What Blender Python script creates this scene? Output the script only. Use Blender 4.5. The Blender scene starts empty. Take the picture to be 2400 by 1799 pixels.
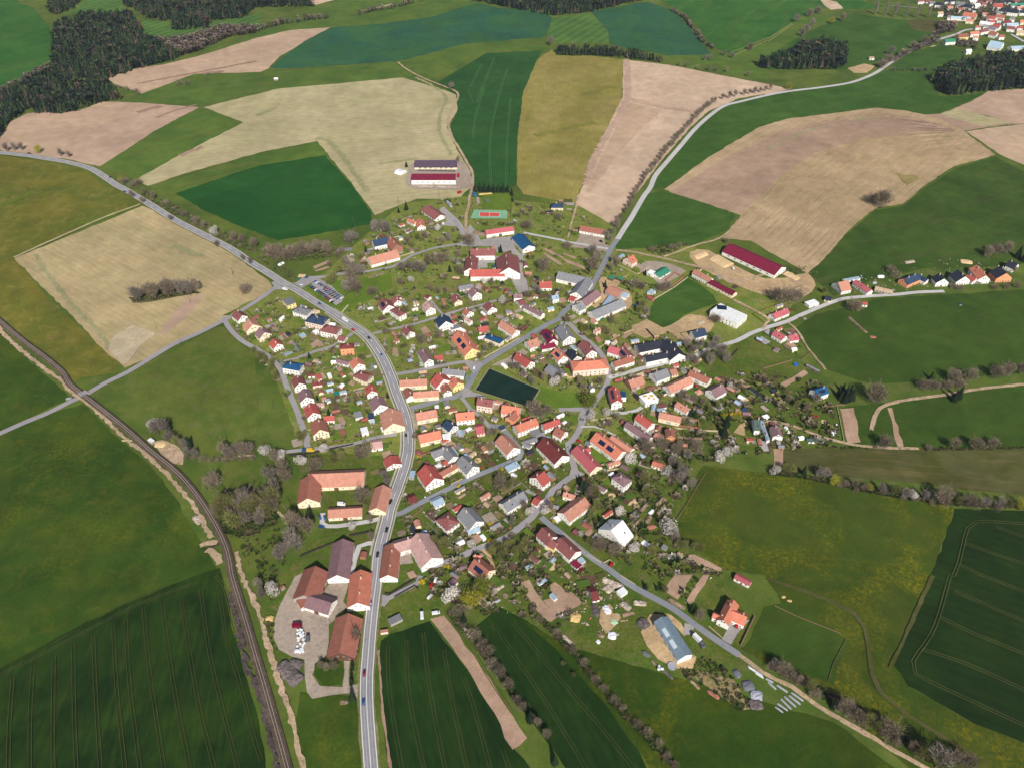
import bpy, math, random
import numpy as np
from mathutils import Vector
random.seed(7)
SC = bpy.context.scene
COL = SC.collection
rad = math.radians
# ---------------------------------------------------------------- camera
F_PX, PITCH, CAM_H = 1862.0, rad(40.0), 430.0        # focal length in pixels of a 2400 px wide frame
cam = bpy.data.objects.new('camera', bpy.data.cameras.new('camera'))
COL.objects.link(cam)
cam.location = (0, 0, CAM_H)
cam.rotation_euler = (rad(90) - PITCH, 0, 0)
cam.data.sensor_width = 36.0
cam.data.lens = 36.0 * F_PX / 2400.0
cam.data.clip_start = 1.0
cam.data.clip_end = 30000.0
SC.camera = cam
# ---------------------------------------------------------------- sky and sun
SUN_EL, SHADOW_AZ = rad(38.5), rad(-13)                # shadows run away from the camera, slightly to the left
world = bpy.data.worlds.new('World'); SC.world = world
world.use_nodes = True
nt = world.node_tree
for n in list(nt.nodes): nt.nodes.remove(n)
sky = nt.nodes.new('ShaderNodeTexSky'); sky.sky_type = 'NISHITA'; sky.sun_disc = False
sky.sun_elevation = SUN_EL; sky.sun_rotation = SHADOW_AZ + math.pi
bg = nt.nodes.new('ShaderNodeBackground'); bg.inputs[1].default_value = 0.06
wo = nt.nodes.new('ShaderNodeOutputWorld')
nt.links.new(sky.outputs[0], bg.inputs[0]); nt.links.new(bg.outputs[0], wo.inputs[0])
sl = bpy.data.lights.new('sun', 'SUN'); sl.energy = 4.2; sl.angle = rad(0.5); sl.color = (1.0, 0.95, 0.87)
so = bpy.data.objects.new('sun', sl); COL.objects.link(so)
sdir = Vector((math.sin(SHADOW_AZ) * math.cos(SUN_EL), math.cos(SHADOW_AZ) * math.cos(SUN_EL), -math.sin(SUN_EL)))
so.rotation_euler = sdir.to_track_quat('-Z', 'Y').to_euler()
so.location = (200, -400, 600)
SC.view_settings.view_transform = 'Standard'; SC.view_settings.look = 'None'
SC.view_settings.exposure = 0.5; SC.view_settings.gamma = 1.0
# ---------------------------------------------------------------- placing by survey points
TILE = dict(W=(0, 0, .92165))
for i, k in enumerate('abcd'): TILE[k] = (600 * i, 0, 3.685)
for i, k in enumerate('efgh'): TILE[k] = (600 * i, 450, 3.685)
for i, k in enumerate('ijkl'): TILE[k] = (600 * i, 900, 3.685)
for i, k in enumerate('mnop'): TILE[k] = (600 * i, 1349, 3.685)
for k, v in dict(A=(520, 440), B=(920, 440), C=(1320, 440), D=(520, 740), E=(920, 740), F=(1320, 740), G=(520, 1040),
                 H=(920, 1040), I=(1320, 1040), J=(1700, 740)).items(): TILE[k] = (v[0], v[1], 5.5275)
TILE['K'] = (2100, 0, 7.37)
def px(t, x, y):
    a = TILE[t]; return a[0] + x / a[2], a[1] + y / a[2]
CP, SP = math.cos(PITCH), math.sin(PITCH)
def G(t, x, y, z=0.0):
    X, Y = px(t, x, y)
    u = (X - 1200) / F_PX; v = -(Y - 899.5) / F_PX
    dx, dy, dz = u, CP + v * SP, -SP + v * CP
    k = (z - CAM_H) / dz
    return Vector((dx * k, dy * k, z))
def pts(s, z=0.0):
    out = []; t = 'W'
    for w in s.replace('(', ' ').replace(')', ' ').split():
        if w.isalpha(): t = w
        else:
            a, b = w.split(','); out.append(G(t, float(a), float(b), z))
    return out
# ---------------------------------------------------------------- materials
KA = 0.80
def lin(c, k=1.0):
    r = []
    for v in c:
        v = v / 255.0
        r.append(min(0.85, KA * k * (v / 12.92 if v <= .04045 else ((v + .055) / 1.055) ** 2.4)))
    return (r[0], r[1], r[2], 1.0)
class N:
    def __init__(s, name, rough=0.9, spec=0.2):
        s.m = bpy.data.materials.new(name); s.m.use_nodes = True
        s.t = s.m.node_tree; s.b = s.t.nodes['Principled BSDF']
        s.b.inputs['Roughness'].default_value = rough
        s.b.inputs['Specular IOR Level'].default_value = spec
    def n(s, kind, **kw):
        o = s.t.nodes.new('ShaderNode' + kind)
        for k, v in kw.items(): setattr(o, k, v)
        return o
    def l(s, a, b): s.t.links.new(a, b)
    def pos(s): return s.n('NewGeometry').outputs['Position']
    def noise(s, vec, scale, detail=3, rough=.55, lo=.35, hi=.65, dist=0.0):
        o = s.n('TexNoise'); s.l(vec, o.inputs['Vector']); o.inputs['Scale'].default_value = scale
        o.inputs['Detail'].default_value = detail; o.inputs['Roughness'].default_value = rough
        o.inputs['Distortion'].default_value = dist
        r = s.n('MapRange'); r.inputs[1].default_value = lo; r.inputs[2].default_value = hi
        s.l(o.outputs['Fac'], r.inputs[0]); return r.outputs[0]
    def mix(s, f, a, b, typ='MIX'):
        o = s.n('Mix', data_type='RGBA', blend_type=typ)
        for i, v in ((0, f), (6, a), (7, b)):
            if hasattr(v, 'links'): s.l(v, o.inputs[i])
            else: o.inputs[i].default_value = v
        return o.outputs[2]
    def math(s, op, a, b=0.0):
        o = s.n('Math', operation=op)
        for i, v in ((0, a), (1, b)):
            if hasattr(v, 'links'): s.l(v, o.inputs[i])
            else: o.inputs[i].default_value = v
        return o.outputs[0]
    def dot(s, vec, d):
        o = s.n('VectorMath', operation='DOT_PRODUCT'); s.l(vec, o.inputs[0]); o.inputs[1].default_value = d
        return o.outputs['Value']
    def scale(s, vec, d):
        o = s.n('VectorMath', operation='MULTIPLY'); s.l(vec, o.inputs[0]); o.inputs[1].default_value = d
        return o.outputs[0]
    def vary(s, col, amt, fac):          # col * (1-amt .. 1+amt) by fac 0..1
        g = s.math('MULTIPLY_ADD', fac, 2 * amt); g.node.inputs[2].default_value = 1 - amt
        o = s.n('VectorMath', operation='SCALE'); s.l(col, o.inputs[0]); s.l(g, o.inputs['Scale'])
        return o.outputs[0]
    def out(s, col, bump=None):
        s.l(col, s.b.inputs['Base Color'])
        return s.m
def warm(c):
    return (c[0] * 1.04, c[1] * .98, c[2] * .8) if c and c[1] > c[0] and c[1] > c[2] and c[2] < c[1] * .72 else c
def field_mat(name, c1, c2, c3=None, patch=70., stripe=None, rows=None, flowers=0., fine=.16, flow=None, c3amt=.5):
    """c1/c2 broad patches, c3 smaller streaks; stripe=(deg, spacing, amount); rows=(deg, spacing, amount); flow=deg stretches streaks"""
    c1, c2, c3 = warm(c1), warm(c2), warm(c3)
    m = N(name, .95, .1); p = m.pos()
    f = m.noise(p, 1 / patch, 4, .6, .38, .62, .6)
    col = m.mix(f, lin(c1), lin(c2))
    q = p
    if flow is not None:
        a = rad(flow); r = m.n('VectorRotate'); r.rotation_type = 'Z_AXIS'; r.inputs['Angle'].default_value = -a
        m.l(p, r.inputs['Vector']); q = m.scale(r.outputs[0], (.12, 1, 1))
    if c3:
        col = m.mix(m.math('MULTIPLY', m.noise(q, 1 / (patch * .22), 5, .65, .5, .68, .8), c3amt), col, lin(c3))
    if flowers:
        big = m.noise(p, 1 / 55., 5, .65, .47, .68, .7); sm = m.noise(p, 1 / 2.6, 4, .8, .42, .68)
        col = m.mix(m.math('MULTIPLY', m.math('MULTIPLY', big, sm), flowers), col, lin((150, 134, 16)))
    for st in (stripe, rows):
        if st:
            a = rad(st[0]); d = m.dot(p, (-math.sin(a), math.cos(a), 0))
            wob = m.math('MULTIPLY', m.noise(p, 1 / 40., 2, .5, 0, 1), st[1] * .5)
            w = m.math('SINE', m.math('MULTIPLY', m.math('ADD', d, wob), 2 * math.pi / st[1]))
            hf = m.math('MULTIPLY_ADD', w, .5); hf.node.inputs[2].default_value = .5
            col = m.vary(col, st[2], hf)
    col = m.vary(col, fine, m.noise(q, 1 / 1.7, 4, .75, .3, .7))
    col = m.vary(col, .10, m.noise(p, 1 / 14., 4, .6, .35, .65))
    col = m.vary(col, .10, m.noise(p, 1 / 75., 3, .5, .35, .65, .8))
    return m.out(col)
def simple_mat(name, c, k=1., rough=.8, var=.12, sc=2., spec=.2, rnd=.0, metal=0.):
    m = N(name, rough, spec); p = m.n('TexCoord').outputs['Object']
    col = m.mix(m.noise(p, 1 / sc, 4, .6, .3, .7), lin(c, k * (1 - var)), lin(c, k * (1 + var)))
    if rnd: col = m.vary(col, rnd, m.n('ObjectInfo').outputs['Random'])
    m.b.inputs['Metallic'].default_value = metal
    return m.out(col)
def leaf_mat(name, cs, k=1., rnd=.25):
    m = N(name, .9, .1)
    r = m.n('ValToRGB'); g = m.n('NewGeometry'); m.l(g.outputs['Random Per Island'], r.inputs[0])
    e = r.color_ramp.elements; e[0].color = lin(cs[0], k); e[1].color = lin(cs[-1], k)
    for i, c in enumerate(cs[1:-1]): e.new((i + 1) / (len(cs) - 1)).color = lin(c, k)
    col = m.vary(r.outputs[0], rnd, m.n('ObjectInfo').outputs['Random'])
    return m.out(col)
# ---------------------------------------------------------------- objects
def tag(o, label=None, cat=None, group=None, kind=None):
    if label: o['label'] = label
    if cat: o['category'] = cat
    if group: o['group'] = group
    if kind: o['kind'] = kind
    return o
def mesh_obj(name, V, Fc, mat, parent=None, loc=None, smooth=False):
    me = bpy.data.meshes.new(name); me.from_pydata([tuple(v) for v in V], [], Fc); me.update()
    if mat is not None: me.materials.append(mat)
    if smooth: me.polygons.foreach_set('use_smooth', [True] * len(me.polygons))
    o = bpy.data.objects.new(name, me); COL.objects.link(o)
    if parent: o.parent = parent
    if loc is not None: o.location = loc
    return o
def inst(name, me, parent=None, loc=(0, 0, 0), rz=0., sc=(1, 1, 1)):
    o = bpy.data.objects.new(name, me); COL.objects.link(o); o.parent = parent
    o.location = loc; o.rotation_euler = (0, 0, rz); o.scale = sc
    return o
def empty(name, loc, rz=0., label=None, cat=None, group=None):
    o = bpy.data.objects.new(name, None); COL.objects.link(o); o.location = loc; o.rotation_euler = (0, 0, rz)
    o.empty_display_size = .5
    return tag(o, label, cat, group)
ZL = [0.0]
def nextz():
    ZL[0] += .004; return ZL[0]
def catmull(P, step=6., closed=False):
    out = []; n = len(P); rng = range(n if closed else n - 1)
    for i in rng:
        a, b = P[i], P[(i + 1) % n]
        p0 = P[i - 1] if (closed or i > 0) else a * 2 - b
        p3 = P[(i + 2) % n] if (closed or i + 2 < n) else b * 2 - a
        k = max(1, min(40, int((b - a).length / step)))
        for j in range(k):
            t = j / k
            out.append(.5 * ((2 * a) + (b - p0) * t + (2 * p0 - 5 * a + 4 * b - p3) * t * t + (3 * a - p0 - 3 * b + p3) * t ** 3))
    if not closed: out.append(P[-1].copy())
    return out
def selfx(Q):
    n = len(Q)
    def cr(a, b, c): return (b.x - a.x) * (c.y - a.y) - (b.y - a.y) * (c.x - a.x)
    for i in range(n):
        for j in range(i + 2, n):
            if i == 0 and j == n - 1: continue
            a, b, c, d = Q[i], Q[(i + 1) % n], Q[j], Q[(j + 1) % n]
            if cr(a, b, c) * cr(a, b, d) < 0 and cr(c, d, a) * cr(c, d, b) < 0: return i, j
EXCL = []
def sheet(name, s, mat, label, smooth=False, jit=.85, kind='structure', P=None):
    P = P or pts(s)
    if selfx(P): print('SELFX', label, selfx(P))
    if smooth: P = catmull(P, 10, True)
    if name in ('soil_strip', 'lawn', 'yard', 'pond_rim', 'sports_court', 'car_park', 'pasture', 'traffic_island', 'sand_patch'): EXCL.append(([p.copy() for p in P], min(p.x for p in P), max(p.x for p in P), min(p.y for p in P), max(p.y for p in P)))
    Q = []
    rg = random.Random(len(s) + 3)
    for i, a in enumerate(P):
        b = P[(i + 1) % len(P)]; k = max(1, min(30, int((b - a).length / 7)))
        for j in range(k):
            q = a.lerp(b, j / k)
            if j or smooth: q = q + Vector((rg.uniform(-jit, jit), rg.uniform(-jit, jit), 0))
            Q.append(q)
    z = nextz()
    V = [(q.x, q.y, z) for q in Q]
    ar = sum(V[i][0] * V[(i + 1) % len(V)][1] - V[(i + 1) % len(V)][0] * V[i][1] for i in range(len(V)))
    if ar < 0: V.reverse()
    o = mesh_obj(name, V, [list(range(len(V)))], mat)
    return tag(o, label, None, None, kind)
def ribbon_geo(P, offs, z, V, Fc, rag=0., rg=random):
    """offs=(left,right) offsets from the centre line"""
    b0 = len(V); n = len(P)
    for i in range(n):
        d = (P[min(i + 1, n - 1)] - P[max(i - 1, 0)]); d.z = 0; d.normalize()
        nn = Vector((-d.y, d.x, 0))
        for o in offs:
            r = rg.uniform(-rag, rag) if rag else 0
            q = P[i] + nn * (o + r); V.append((q.x, q.y, z))
    for i in range(n - 1):
        a = b0 + 2 * i; Fc.append([a + 1, a + 3, a + 2, a] if offs[0] > offs[1] else [a, a + 2, a + 3, a + 1])
def ribbon(name, s, w, mat, label, rag=0., z=None, kind='structure', step=6., P=None):
    P = P or catmull(pts(s), step); V = []; Fc = []
    z = nextz() if z is None else z
    ribbon_geo(P, (w / 2, -w / 2), z, V, Fc, rag)
    o = mesh_obj(name, V, Fc, mat)
    return tag(o, label, None, None, kind)
# ================================================================ ground and fields
M_ground = field_mat('meadow_ground', (70, 96, 44), (92, 112, 54), (112, 108, 62), 60, c3amt=.5)
V = []; Fc = []
for i in range(25):
    for j in range(25): V.append((-6000 + 500 * i, -2000 + 500 * j, 0))
for i in range(24):
    for j in range(24):
        a = i * 25 + j; Fc.append([a, a + 25, a + 26, a + 1])
tag(mesh_obj('ground', V, Fc, M_ground), 'green meadow land around the village', None, None, 'structure')
GR = dict(
 bright=field_mat('bright_meadow', (46, 96, 44), (60, 106, 50), (88, 114, 56), 90, flow=60),
 mid=field_mat('mid_meadow', (72, 104, 48), (88, 114, 54), (104, 114, 62), 60, flow=20),
 mown=field_mat('mown_meadow', (72, 110, 62), (84, 120, 66), None, 60, stripe=(60, 16, .16)),
 teal=field_mat('teal_crop', (46, 90, 66), (54, 98, 68), (62, 102, 66), 90, flow=20, c3amt=.3),
 deep=field_mat('deep_green_crop', (38, 80, 42), (46, 90, 48), (62, 98, 52), 80, flow=65, c3amt=.35),
 deepb=field_mat('dark_square_crop', (30, 80, 36), (42, 90, 42), None, 90, fine=.08),
 olive=field_mat('olive_crop', (138, 128, 64), (152, 138, 78), (122, 124, 58), 80, flow=80, c3amt=.5),
 tan=field_mat('tan_stubble', (174, 163, 122), (184, 170, 132), (160, 156, 106), 80, rows=(12, 9, .035), flow=14),
 pinkp=field_mat('pinkish_plough', (198, 170, 144), (206, 178, 152), (186, 160, 136), 90, flow=70, fine=.05, c3amt=.3),
 plough=field_mat('brown_plough', (178, 150, 128), (188, 159, 136), (166, 137, 117), 90, flow=35, fine=.06, c3amt=.45),
 ploughl=field_mat('light_plough', (190, 163, 136), (186, 156, 132), (180, 154, 118), 90, flow=35, fine=.06, c3amt=.4),
 rtan=field_mat('right_tan_field', (184, 158, 124), (174, 148, 116), (140, 134, 84), 60, flow=48, c3amt=.42, rows=(48, 9, .03)),
 rpink=field_mat('right_pink_band', (174, 146, 124), (166, 138, 116), (152, 128, 104), 60, flow=40, c3amt=.3),
 green=field_mat('green_crop', (52, 88, 38), (64, 98, 46), (80, 104, 52), 50, flow=20),
 meadr=field_mat('right_meadow', (52, 80, 30), (64, 90, 38), (88, 88, 52), 45, flow=25, c3amt=.5),
 meadr2=field_mat('right_low_meadow', (52, 80, 30), (63, 89, 36), (70, 80, 40), 60, flow=25, c3amt=.4),
 brownm=field_mat('dry_meadow', (72, 78, 42), (88, 88, 52), (112, 98, 64), 30, flow=-8, c3amt=.6),
 flower=field_mat('dandelion_meadow', (54, 78, 26), (66, 84, 30), (80, 86, 36), 50, flowers=.8),
 flowl=field_mat('lower_dandelion_meadow', (40, 68, 18), (54, 76, 20), (64, 78, 26), 50, flowers=.55),
 darkc=field_mat('dark_crop', (22, 48, 18), (32, 60, 20), (44, 66, 24), 40, flow=100, fine=.2, c3amt=.4, rows=(118, 5, .06)),
 darkr=field_mat('dark_right_crop', (25, 48, 19), (33, 56, 21), (44, 60, 24), 40, flow=-25, fine=.2, c3amt=.35, rows=(-24, 6, .06)),
 leftm=field_mat('left_meadow', (46, 75, 24), (61, 86, 28), (84, 92, 38), 45, flowers=.28),
 leftd=field_mat('left_crop', (20, 46, 16), (40, 66, 20), (50, 70, 24), 34, fine=.22, flow=95, c3amt=.5, rows=(96, 5.5, .05)),
 lefto=field_mat('left_olive_meadow', (108, 110, 48), (86, 100, 42), (140, 124, 68), 55, c3amt=.55),
 ltan=field_mat('left_tan_field', (182, 162, 120), (174, 156, 116), (146, 142, 92), 60, flow=-36, rows=(-36, 6, .035), c3amt=.5),
 lgr=field_mat('left_green_meadow', (76, 100, 44), (92, 108, 52), (112, 108, 66), 40, c3amt=.55),
 village=field_mat('village_grass', (98, 124, 56), (116, 130, 68), (150, 132, 98), 22, c3amt=.75, fine=.3),
 villr=field_mat('village_grass_lower', (70, 98, 38), (90, 106, 48), (122, 106, 74), 22, c3amt=.7, fine=.3),
 lawn=field_mat('lawn', (84, 116, 44), (96, 124, 52), (112, 120, 62), 20, fine=.14, c3amt=.4),
 scrub=field_mat('scrub_ground', (92, 90, 58), (74, 84, 44), (124, 106, 80), 14, fine=.35, c3amt=.7),
 dirt=field_mat('dirt', (198, 168, 128), (184, 156, 120), (150, 128, 96), 16, fine=.2, c3amt=.7),
 gravel=field_mat('gravel_yard', (172, 156, 142), (160, 146, 132), (134, 120, 100), 14, fine=.18, c3amt=.6),
 paved=field_mat('paved_yard', (172, 166, 162), (160, 154, 152), (146, 138, 132), 14, fine=.12, c3amt=.5),
 straw=field_mat('dry_strip', (196, 168, 142), (172, 150, 120), (116, 108, 76), 8, fine=.3, c3amt=.8),
 bed=field_mat('garden_soil', (180, 150, 128), (168, 138, 116), None, 10, rows=(60, 1.6, .06), fine=.15),
 bedd=field_mat('dark_garden_soil', (104, 80, 66), (92, 72, 58), None, 10, fine=.2),
 bankm=field_mat('rough_bank', (156, 134, 104), (118, 112, 66), (84, 92, 46), 9, fine=.4, c3amt=.8),
 water=None)
wm = N('pond_water', .1, .25); wp = wm.pos()
wm.out(wm.mix(wm.noise(wp, 1 / 12., 3, .5), (.008, .022, .014, 1), (.011, .028, .018, 1)))
bp = wm.n('Bump'); bp.inputs['Strength'].default_value = .08; wnz = wm.n('TexNoise'); wnz.inputs['Scale'].default_value = 1.6
wm.l(wp, wnz.inputs['Vector']); wm.l(wnz.outputs['Fac'], bp.inputs['Height']); wm.l(bp.outputs[0], wm.b.inputs['Normal'])
GR['water'] = wm.m
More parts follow.
